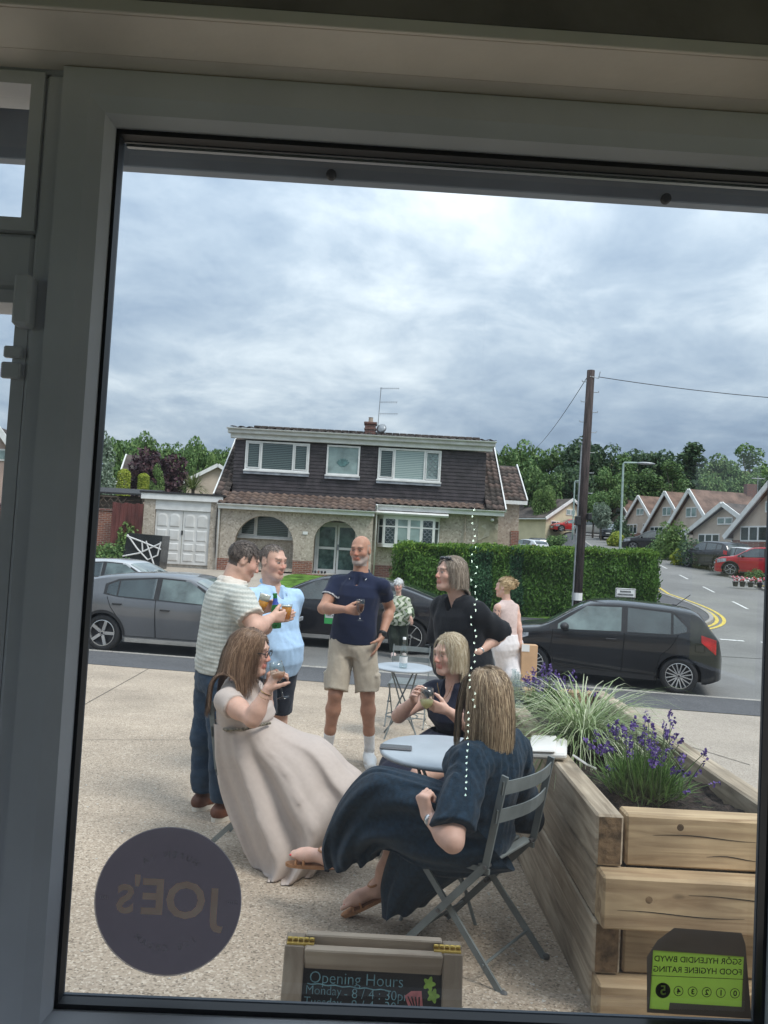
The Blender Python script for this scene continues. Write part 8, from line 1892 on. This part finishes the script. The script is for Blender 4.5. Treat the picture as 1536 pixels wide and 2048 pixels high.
# ---- raised planter of timber sleepers
def wood_mat(name, c1, c2, axis, rough=.75):
    if name in MATS: return MATS[name]
    mt = bpy.data.materials.new(name); mt.use_nodes = True; MATS[name] = mt; t = mt.node_tree; b = t.nodes['Principled BSDF']; b.inputs['Roughness'].default_value = rough; b.inputs['Specular IOR Level'].default_value = .2
    co = t.nodes.new('ShaderNodeTexCoord'); oi = t.nodes.new('ShaderNodeObjectInfo'); mp = t.nodes.new('ShaderNodeMapping'); sc_ = [14, 14, 14]; sc_[axis] = 1.1; mp.inputs['Scale'].default_value = sc_
    ad = t.nodes.new('ShaderNodeVectorMath'); ad.operation = 'ADD'; cm = t.nodes.new('ShaderNodeCombineXYZ'); ml = t.nodes.new('ShaderNodeMath'); ml.operation = 'MULTIPLY'; ml.inputs[1].default_value = 9.0; t.links.new(oi.outputs['Random'], ml.inputs[0]); [t.links.new(ml.outputs[0], cm.inputs[i]) for i in range(3)]
    t.links.new(co.outputs['Object'], ad.inputs[0]); t.links.new(cm.outputs[0], ad.inputs[1]); t.links.new(ad.outputs[0], mp.inputs[0])
    n1_ = t.nodes.new('ShaderNodeTexNoise'); n1_.inputs['Scale'].default_value = 1.6; n1_.inputs['Detail'].default_value = 8; n1_.inputs['Distortion'].default_value = 1.2; t.links.new(mp.outputs[0], n1_.inputs['Vector'])
    n2_ = t.nodes.new('ShaderNodeTexNoise'); n2_.inputs['Scale'].default_value = 3.0; n2_.inputs['Detail'].default_value = 6; t.links.new(ad.outputs[0], n2_.inputs['Vector'])
    rp_ = t.nodes.new('ShaderNodeValToRGB'); rp_.color_ramp.elements[0].position = .34; rp_.color_ramp.elements[1].position = .62; rp_.color_ramp.elements[0].color = (*c2, 1); rp_.color_ramp.elements[1].color = (*c1, 1); t.links.new(n1_.outputs[0], rp_.inputs[0])
    mr = t.nodes.new('ShaderNodeMapRange'); mr.inputs[1].default_value = .3; mr.inputs[2].default_value = .7; mr.inputs[3].default_value = .62; mr.inputs[4].default_value = 1.15; t.links.new(n2_.outputs[0], mr.inputs[0])
    mm = t.nodes.new('ShaderNodeMix'); mm.data_type = 'RGBA'; mm.blend_type = 'MULTIPLY'; mm.inputs[0].default_value = 1; t.links.new(rp_.outputs[0], mm.inputs[6]); t.links.new(mr.outputs[0], mm.inputs[7])
    vo = t.nodes.new('ShaderNodeTexVoronoi'); vo.inputs['Scale'].default_value = 2.6; m2 = t.nodes.new('ShaderNodeMapping'); s3 = [1.0, 1.0, 1.6]; s3[axis] = .8; m2.inputs['Scale'].default_value = s3; t.links.new(ad.outputs[0], m2.inputs[0]); t.links.new(m2.outputs[0], vo.inputs['Vector'])
    kn = t.nodes.new('ShaderNodeMapRange'); kn.inputs[1].default_value = .035; kn.inputs[2].default_value = .075; kn.inputs[3].default_value = .35; kn.inputs[4].default_value = 1.0; t.links.new(vo.outputs['Distance'], kn.inputs[0])
    m3 = t.nodes.new('ShaderNodeMix'); m3.data_type = 'RGBA'; m3.blend_type = 'MULTIPLY'; m3.inputs[0].default_value = 1; t.links.new(mm.outputs[2], m3.inputs[6]); t.links.new(kn.outputs[0], m3.inputs[7]); t.links.new(m3.outputs[2], b.inputs['Base Color'])
    bp = t.nodes.new('ShaderNodeBump'); bp.inputs['Strength'].default_value = .35; bp.inputs['Distance'].default_value = .006; t.links.new(n1_.outputs[0], bp.inputs['Height']); t.links.new(bp.outputs[0], b.inputs['Normal']); return mt
WA = (.56, .42, .26); WB = (.34, .235, .14)
m_slp_y = wood_mat('greyer sleeper lengthwise', (.50, .42, .32), (.27, .215, .155), 1); m_slp_x = wood_mat('warmer sleeper crosswise', WA, WB, 0); m_end = M('sleeper end grain', (.17, .11, .06), .85, .3, 30, bump=.4, bscale=60)  # lengthwise timbers coloured greyer, crosswise ones warmer and yellower
PB0, PB1 = V3(.735, 2.85, -.13), V3(.735, 4.02, -.18)
# the planter's long side, fitted to where it stands on the patio
ptop = P(1198, 1625, 2.88); YN = 2.86; XL = ptop.x; ZTOP = ptop.z
far = P(1022, 1362, 8.2)
def Lx(y): return XL+(y-YN)*(-.008)
SH, STK = .185, .10; YF = 5.5; XW = .80
pl = thing('timber_planter', 'long raised planter of stacked timber sleepers beside the seated women', 'planter', (XL+.4, 5.0, ZT(XL, 5)))
def sleeper(nm, x0, x1, y0, y1, z0, z1, mat, c=.008):
    sx = -.008*(((y0+y1)/2)-YN); o = MB().box((x0+sx, y0, z0), (x1+sx, y1, z1), c).build(nm, mat, pl)
    if mat is m_slp_y and y0 < YN+.2: b = MB(); g_ = .009; b.quad((x0+sx+g_, y0-.0012, z0+g_), (x1+sx-g_, y0-.0012, z0+g_), (x1+sx-g_, y0-.0012, z1-g_), (x0+sx+g_, y0-.0012, z1-g_)); b.build('end_grain', m_end, o, fixn=False)
    return o
nlay = 4; YN0 = YN
for k in range(nlay):
    z1 = ZTOP-k*(SH+.004); z0 = z1-SH; long_out = (k % 2 == 0); tw = random.uniform(-.004, .004); YN = YN0-(0, .06, .012, .055)[k]
    if long_out:      # long sides run through, end pieces sit between them
        segs = ((YN, YN+2.35), (YN+2.354, YF))
        for a, c_ in segs: sleeper('sleeper', XL+tw, XL+STK+tw, a, c_, z0, z1, m_slp_y); sleeper('sleeper', XL+XW-STK, XL+XW, a, c_, z0, z1, m_slp_y)
        sleeper('sleeper', XL+STK+.003, XL+XW-STK-.003, YN+.015, YN+.015+STK, z0, z1, m_slp_x); sleeper('sleeper', XL+STK+.003, XL+XW-STK-.003, YF-STK, YF, z0, z1, m_slp_x)
    else:
        sleeper('sleeper', XL-.006+tw, XL+XW+.01, YN-.02, YN-.02+STK, z0, z1, m_slp_x); sleeper('sleeper', XL, XL+XW, YF-STK, YF, z0, z1, m_slp_x)
        for a, c_ in ((YN+STK-.016, YN+1.9), (YN+1.904, YF-STK-.004)): sleeper('sleeper', XL-.002+tw, XL+STK+tw, a, c_, z0, z1, m_slp_y); sleeper('sleeper', XL+XW-STK, XL+XW, a, c_, z0, z1, m_slp_y)
YN = YN0
# drying cracks along the end timbers
for k, z_, x0, x1 in ((0, .62, .2, .58), (1, .35, .05, .5), (1, .7, .3, .75), (2, .5, .2, .45), (0, .25, .4, .6)):
    yy = YN0-(-.015, .08, -.003, .075)[k]-.0004; zz = ZTOP-k*(SH+.004)-SH*(1-z_)
    MB().tube([(XL+x0+(x1-x0)*t, yy, zz+.006*math.sin(t*5+k)) for t in lin(0, 1, 9)], [.0004+.0014*math.sin(math.pi*t) for t in lin(0, 1, 9)], 4).build('drying_crack', m_seam, pl)
for k, xx, zz in ((1, .62, .35), (0, .30, .8), (1, .16, .6)):
    yy = YN0-(-.015, .08)[k]-.0006; MB().lathe([(0, .0), (.009, .0), (.013, -.0005)], 14, Matrix.Translation((XL+xx, yy, ZTOP-k*(SH+.004)-SH*(1-zz))) @ Matrix.Rotation(R(90), 4, 'X')).build('knot', m_end, pl)
m_soil = M('dark potting soil', (.035, .025, .02), .95, .5, 30, bump=1.0, bscale=70)
b = MB(); nx_, ny_ = 14, 70
for jy in range(ny_):
    for ix in range(nx_):
        x = XL+STK-.01+(XW-2*STK+.02)*ix/(nx_-1); y = YN+.1+(YF-YN-.2)*jy/(ny_-1); b.v.append((x+(-.008)*(y-YN), y, ZTOP-.085+.015*math.sin(x*31+y*17)+random.uniform(-.008, .012)))
b.f = [(jy*nx_+ix, jy*nx_+ix+1, (jy+1)*nx_+ix+1, (jy+1)*nx_+ix) for jy in range(ny_-1) for ix in range(nx_-1)]; b.mi = [0]*len(b.f); b.build('soil', m_soil, pl, smooth=True)
# second, further planter section with milk bottles on its end
# ---- plants
m_lav = leaf_mat('lavender leaves', (.06, .12, .035), (.12, .22, .05), (.22, .33, .11)); m_lavf = leaf_mat('lavender florets', (.07, .04, .16), (.14, .08, .30), (.26, .18, .46), trans=.2); m_stem = leaf_mat('lavender stems', (.09, .13, .06), (.14, .19, .09), (.2, .25, .13)); m_varg = leaf_mat('variegated grass blades', (.16, .24, .08), (.36, .44, .24), (.62, .64, .46), trans=.3)
def ribbon(pts, w):
    n = len(pts); V_ = []
    for i, q in enumerate(pts):
        t = pts[min(i+1, n-1)]-pts[max(i-1, 0)]; sd = nrm(np.cross(t, [0, 0, 1.0]))*w*(1-.85*(i/(n-1))**2); V_ += [q-sd, q+sd]
    return V_, [(2*i, 2*i+1, 2*i+3, 2*i+2) for i in range(n-1)]
def lavender(label, x, y, z, rad, hgt, nleaf, nfl, seed, lean=(0, 0)):
    rng = np.random.default_rng(seed); t = thing('lavender', label, 'plant', (x, y, z)); b = MB()
    for k in range(nleaf):
        a = rng.uniform(0, 6.28); e_ = rng.uniform(.35, 1.5); L_ = rng.uniform(.5, 1)*rad; d = np.array([math.cos(a)*math.cos(e_), math.sin(a)*math.cos(e_), math.sin(e_)]); p0 = np.array([x, y, z])+rng.normal(0, rad*.22, 3)*np.array([1, 1, 0]); 
        V_, F_ = ribbon([p0+d*L_*.35, p0+d*L_*.7+np.array([0, 0, .01]), p0+d*L_], .0035); b.add(V_, F_)
    b.build('foliage', m_lav, t, fixn=False); st, fl = MB(), MB()
    for k in range(nfl):
        a = rng.uniform(0, 6.28); e_ = rng.uniform(.75, 1.5) if rng.random() < .8 else rng.uniform(.35, .8); L_ = hgt*rng.uniform(.65, 1.1); d = nrm([math.cos(a)*math.cos(e_)+lean[0], math.sin(a)*math.cos(e_)+lean[1], math.sin(e_)]); p0 = np.array([x, y, z])+np.array([rng.normal(0, rad*.25), rng.normal(0, rad*.25), 0]); tip = p0+d*L_
        st.tube([tuple(p0), tuple(p0+d*L_*.5), tuple(tip)], .0016, 4, False)
        C = []
        for q in range(16): u_ = rng.uniform(-.3, 1.0); an = rng.uniform(0, 6.28); rr = .0095*(1-.45*max(0, u_)); sidev = nrm(np.cross(d, [1, .3, .2])); up_ = np.cross(d, sidev); C.append(tip+d*u_*.036+(sidev*math.cos(an)+up_*math.sin(an))*rr*rng.uniform(.6, 1.1))
        Vf, Qf = leaves(np.array(C), np.array(C)-tip, .0115, 1.2, .6, rng); fl.add([tuple(v) for v in Vf], [tuple(q) for q in Qf])
    st.build('flower_stalks', m_stem, t, fixn=False)['kind'] = 'stuff'; fl.build('flowers', m_lavf, t, fixn=False)['kind'] = 'stuff'; return t
def tuft(label, x, y, z, n, L0, seed, mat):
    rng = np.random.default_rng(seed); t = thing('ornamental_grass', label, 'plant', (x, y, z)); b = MB()
    for k in range(n):
        a = rng.uniform(0, 6.28); L_ = L0*rng.uniform(.55, 1.15); rise = rng.uniform(.45, 1.25); p0 = np.array([x+rng.normal(0, .03), y+rng.normal(0, .03), z]); h = np.array([math.cos(a), math.sin(a), 0]); pts = []
        for i in range(7): u_ = i/6; th_ = rise-u_**1.3*rng.uniform(1.5, 2.1); pts.append(p0.copy()); p0 = p0+(h*math.cos(th_)+np.array([0, 0, math.sin(th_)]))*L_/6
        V_, F_ = ribbon(pts, .0042); b.add(V_, F_)
    b.build('blades', mat, t, fixn=False)['kind'] = 'stuff'; return t
zs = ZTOP-.09
q = Pz(1285, 1600, zs); lavender('purple flowering lavender in the near end of the planter', q.x, q.y, zs, .22, .33, 1500, 60, 3, (.08, 0))
q = Pz(1165, 1505, zs+.0); tuft('arching variegated grass in the middle of the planter', q.x, q.y, zs, 700, .64, 4, m_varg)
for k in range(5): pass
q = Pz(1100, 1422, zs); lavender('purple lavender behind the variegated grass', q.x, q.y, zs, .18, .28, 600, 44, 5)
q = Pz(1240, 1540, zs); lavender('small straggly lavender between grass and near lavender', q.x, q.y, zs, .10, .20, 160, 16, 8)
q = P(985, 1330, 7.4); lavender('leafy lavender at the far end of the planter', XL+.24, 5.15, zs, .15, .20, 400, 26, 6)
# napkin parcel and glass bottles on the planter edge
q = P(1094, 1482, 3.75); t = thing('white_bag', 'small white leather bag resting on the planter edge', 'bag', (q.x, 3.7, ZTOP)); m_bag = M('white leather bag', (.72, .70, .67), .5, .06, 6, bump=.1)
T = Matrix.Translation((q.x, 3.7, ZTOP+.002)) @ Matrix.Rotation(R(-14), 4, 'Z') @ Matrix.Rotation(R(-5), 4, 'Y'); MB().box((-.085, -.15, .004), (.085, .15, .034), .010, T).build('bag_body', m_bag, t); MB().box((-.088, -.153, .0345), (.035, .153, .046), .005, T).build('bag_flap', m_bag, t)
MB().tube([(q.x+.08, 3.56, ZTOP+.03), (q.x+.13, 3.50, ZTOP+.006), (q.x+.17, 3.50, ZTOP-.01)], .006, 5).build('bag_strap', m_bag, t)
for k, (px, py) in enumerate(((1000, 1395), (1007, 1400), (1012, 1396))):
    q = P(px, py, 4.75+k*.1); t = thing('glass_bottle', ('nearest', 'middle', 'furthest')[k]+' of three clear glass bottles on the planter edge', 'bottle', (XL+.05-.008*(q.y-YN), q.y, ZTOP+.001)); MB().lathe([(0, 0), (.032, .001), (.034, .01), (.034, .10), (.024, .135), (.014, .155), (.013, .19), (.016, .192), (.016, .20)], 18).build('glass', MATS['bottle glass'], t, smooth=True, world=False)
# cardboard parcel carried by the blonde woman
w_ = blonde.J['wR']; c = P(1056, 1322, 9.4); t = thing('cardboard_box', 'flat brown cardboard box carried by the woman in white trousers', 'box', (c.x, 9.4, c.z-.2)); m_card = M('brown cardboard', (.52, .33, .19), .8, .06, 6)
MB().box((c.x-.09, 9.34, c.z-.21), (c.x+.1, 9.46, c.z+.20), .006).build('carton', m_card, t); MB().box((c.x-.095, 9.335, c.z+.12), (c.x+.0, 9.339, c.z+.205)).build('paper_slip', m_white, t); MB().box((c.x-.092, 9.34, c.z-.24), (c.x+.05, 9.46, c.z-.212)).build('carton_flap', m_card, t)
# ---- folding chalk board
m_bw = wood_mat('pale board timber', (.56, .46, .36), (.40, .31, .23), 0); m_bwz = wood_mat('pale board timber upright', (.50, .41, .32), (.36, .28, .21), 2); m_chalkb = M('black chalk board', (.028, .024, .022), .8, .25, 5); m_brass = M('brass hinge', (.55, .38, .10), .35, .1, metal=.9)
a, c_ = P(573, 1872, 1.92), P(925, 1908, 1.90)
zb = (a.z+c_.z)/2; bx0, bx1, by = a.x, c_.x, 1.90; gz0 = ZT(0, 1.9); ab = thing('chalk_board', 'wooden folding chalk board with opening hours just outside the window', 'sign', ((bx0+bx1)/2, by, gz0)); wb = .048
lean = .17; Hh = zb-gz0
def bp_(x, t, o=0.0): return Vector((x, by-lean*t-o, zb-Hh*t))       # front leaf leans towards the window
def leaf_bar(x0, t0, x1, t1, w, mat, nm):
    MB().bar(bp_(x0, t0), bp_(x1, t1), w, .022, up=(0, -1, -.25), c=.003).build(nm, mat, ab)
leaf_bar(bx0+wb/2, .005, bx0+wb/2, 1.0, wb, m_bwz, 'stile'); leaf_bar(bx1-wb/2, .005, bx1-wb/2, 1.0, wb, m_bwz, 'stile')
leaf_bar(bx0+wb+.001, .042, bx1-wb-.001, .042, .052, m_bw, 'rail'); leaf_bar(bx0+wb+.001, .95, bx1-wb-.001, .95, .06, m_bw, 'rail')
MB().add([bp_(bx0+wb, .075, -.004), bp_(bx1-wb, .075, -.004), bp_(bx1-wb, .91, -.004), bp_(bx0+wb, .91, -.004)], [(0, 1, 2, 3)]).build('board', m_chalkb, ab)
for x0, x1, mt, nm in ((bx0, bx0+wb-.001, m_bwz, 'back_stile'), (bx1-wb+.001, bx1, m_bwz, 'back_stile')): MB().bar(((x0+x1)/2, by+.03, zb+.003), ((x0+x1)/2, by+.03+lean*1.2, gz0), x1-x0, .022, up=(0, 1, 0), c=.003).build(nm, mt, ab)
MB().box((bx0+wb, by+.018, zb-.05), (bx1-wb, by+.042, zb+.012), .003).build('back_rail', m_bw, ab); MB().box((bx0+wb, by+.2, gz0+.03), (bx1-wb, by+.222, gz0+.1)).build('back_rail', m_bw, ab)
for x0, x1 in ((bx0+.004, bx0+.07), (bx1-.07, bx1-.004)):
    hg = MB().box((x0, by-.008, zb-.003), (x1, by+.024, zb+.003), .001).build('hinge', m_brass, ab)
    for k in range(5): MB().tube([(x0+(x1-x0)*k/5+.001, by+.008, zb+.006), (x0+(x1-x0)*(k+1)/5-.001, by+.008, zb+.006)], .0048, 8).build('hinge_knuckle', m_brass, hg, smooth=True)
def chalk(body, size, x, t, col, nm='chalk_lettering', al='LEFT'):
    me = text_mesh(body, size, -.0004, al); u_ = Vector((1, 0, 0)); dn_ = (bp_(0, 1)-bp_(0, 0)).normalized(); up_ = -dn_; T = Matrix((u_, up_, u_.cross(up_))).transposed().to_4x4(); T.translation = bp_(x, t, -.0015); me.transform(ROOTM[ab.name].inverted() @ T); return link_mesh(nm, me, col, ab)
m_ch1 = M('pale blue chalk', (.22, .40, .44), .9, .2, 60); m_ch2 = M('lime chalk', (.35, .55, .10), .9, .15, 60); m_ch3 = M('pink chalk', (.60, .20, .20), .9, .15, 60)
chalk('Opening Hours', .036, bx0+wb+.015, .112, m_ch1); chalk('Monday', .027, bx0+wb+.008, .153, m_ch1); chalk('- 8 / 4 : 30pm', .030, bx0+wb+.10, .158, m_ch1); chalk('Tuesday', .027, bx0+wb+.006, .190, m_ch1); chalk('- 8 / 4 : 30pm', .030, bx0+wb+.10, .195, m_ch1)
pts = [bp_(bx0+wb+.012+.20*k/24, .131+.002*math.sin(k*1.4)+.01*(k/24), -.001) for k in range(25)]; MB().tube(pts, .0014, 4).build('chalk_underline', m_ch1, ab)
for (x, t) in ((bx1-wb-.03, .112), (bx1-wb-.02, .150)):
    b = MB()
    cc = [bp_(x+.0125*math.cos(2*math.pi*k/30)*(1+.28*math.cos(5*2*math.pi*k/30)), t+(.0125/Hh)*math.sin(2*math.pi*k/30)*(1+.28*math.cos(5*2*math.pi*k/30)), -.001) for k in range(30)]; b.add(cc, [tuple(range(30))]); b.build('chalk_flower', m_ch2, ab, fixn=False)
b = MB(); x = bx1-wb-.066; b.add([bp_(x-.022, .155, -.001), bp_(x-.006, .138, -.001), bp_(x+.018, .136, -.001), bp_(x+.022, .185, -.001), bp_(x+.018, .225, -.001), bp_(x-.002, .22, -.001)], [tuple(range(6))]); b.build('chalk_cup', m_ch3, ab, fixn=False)
for k in range(4): MB().tube([bp_(x-.014+k*.009, .155, .0), bp_(x+.0+k*.0045, .195, .0)], .0016, 4).build('chalk_stripe', m_chalkb, ab)
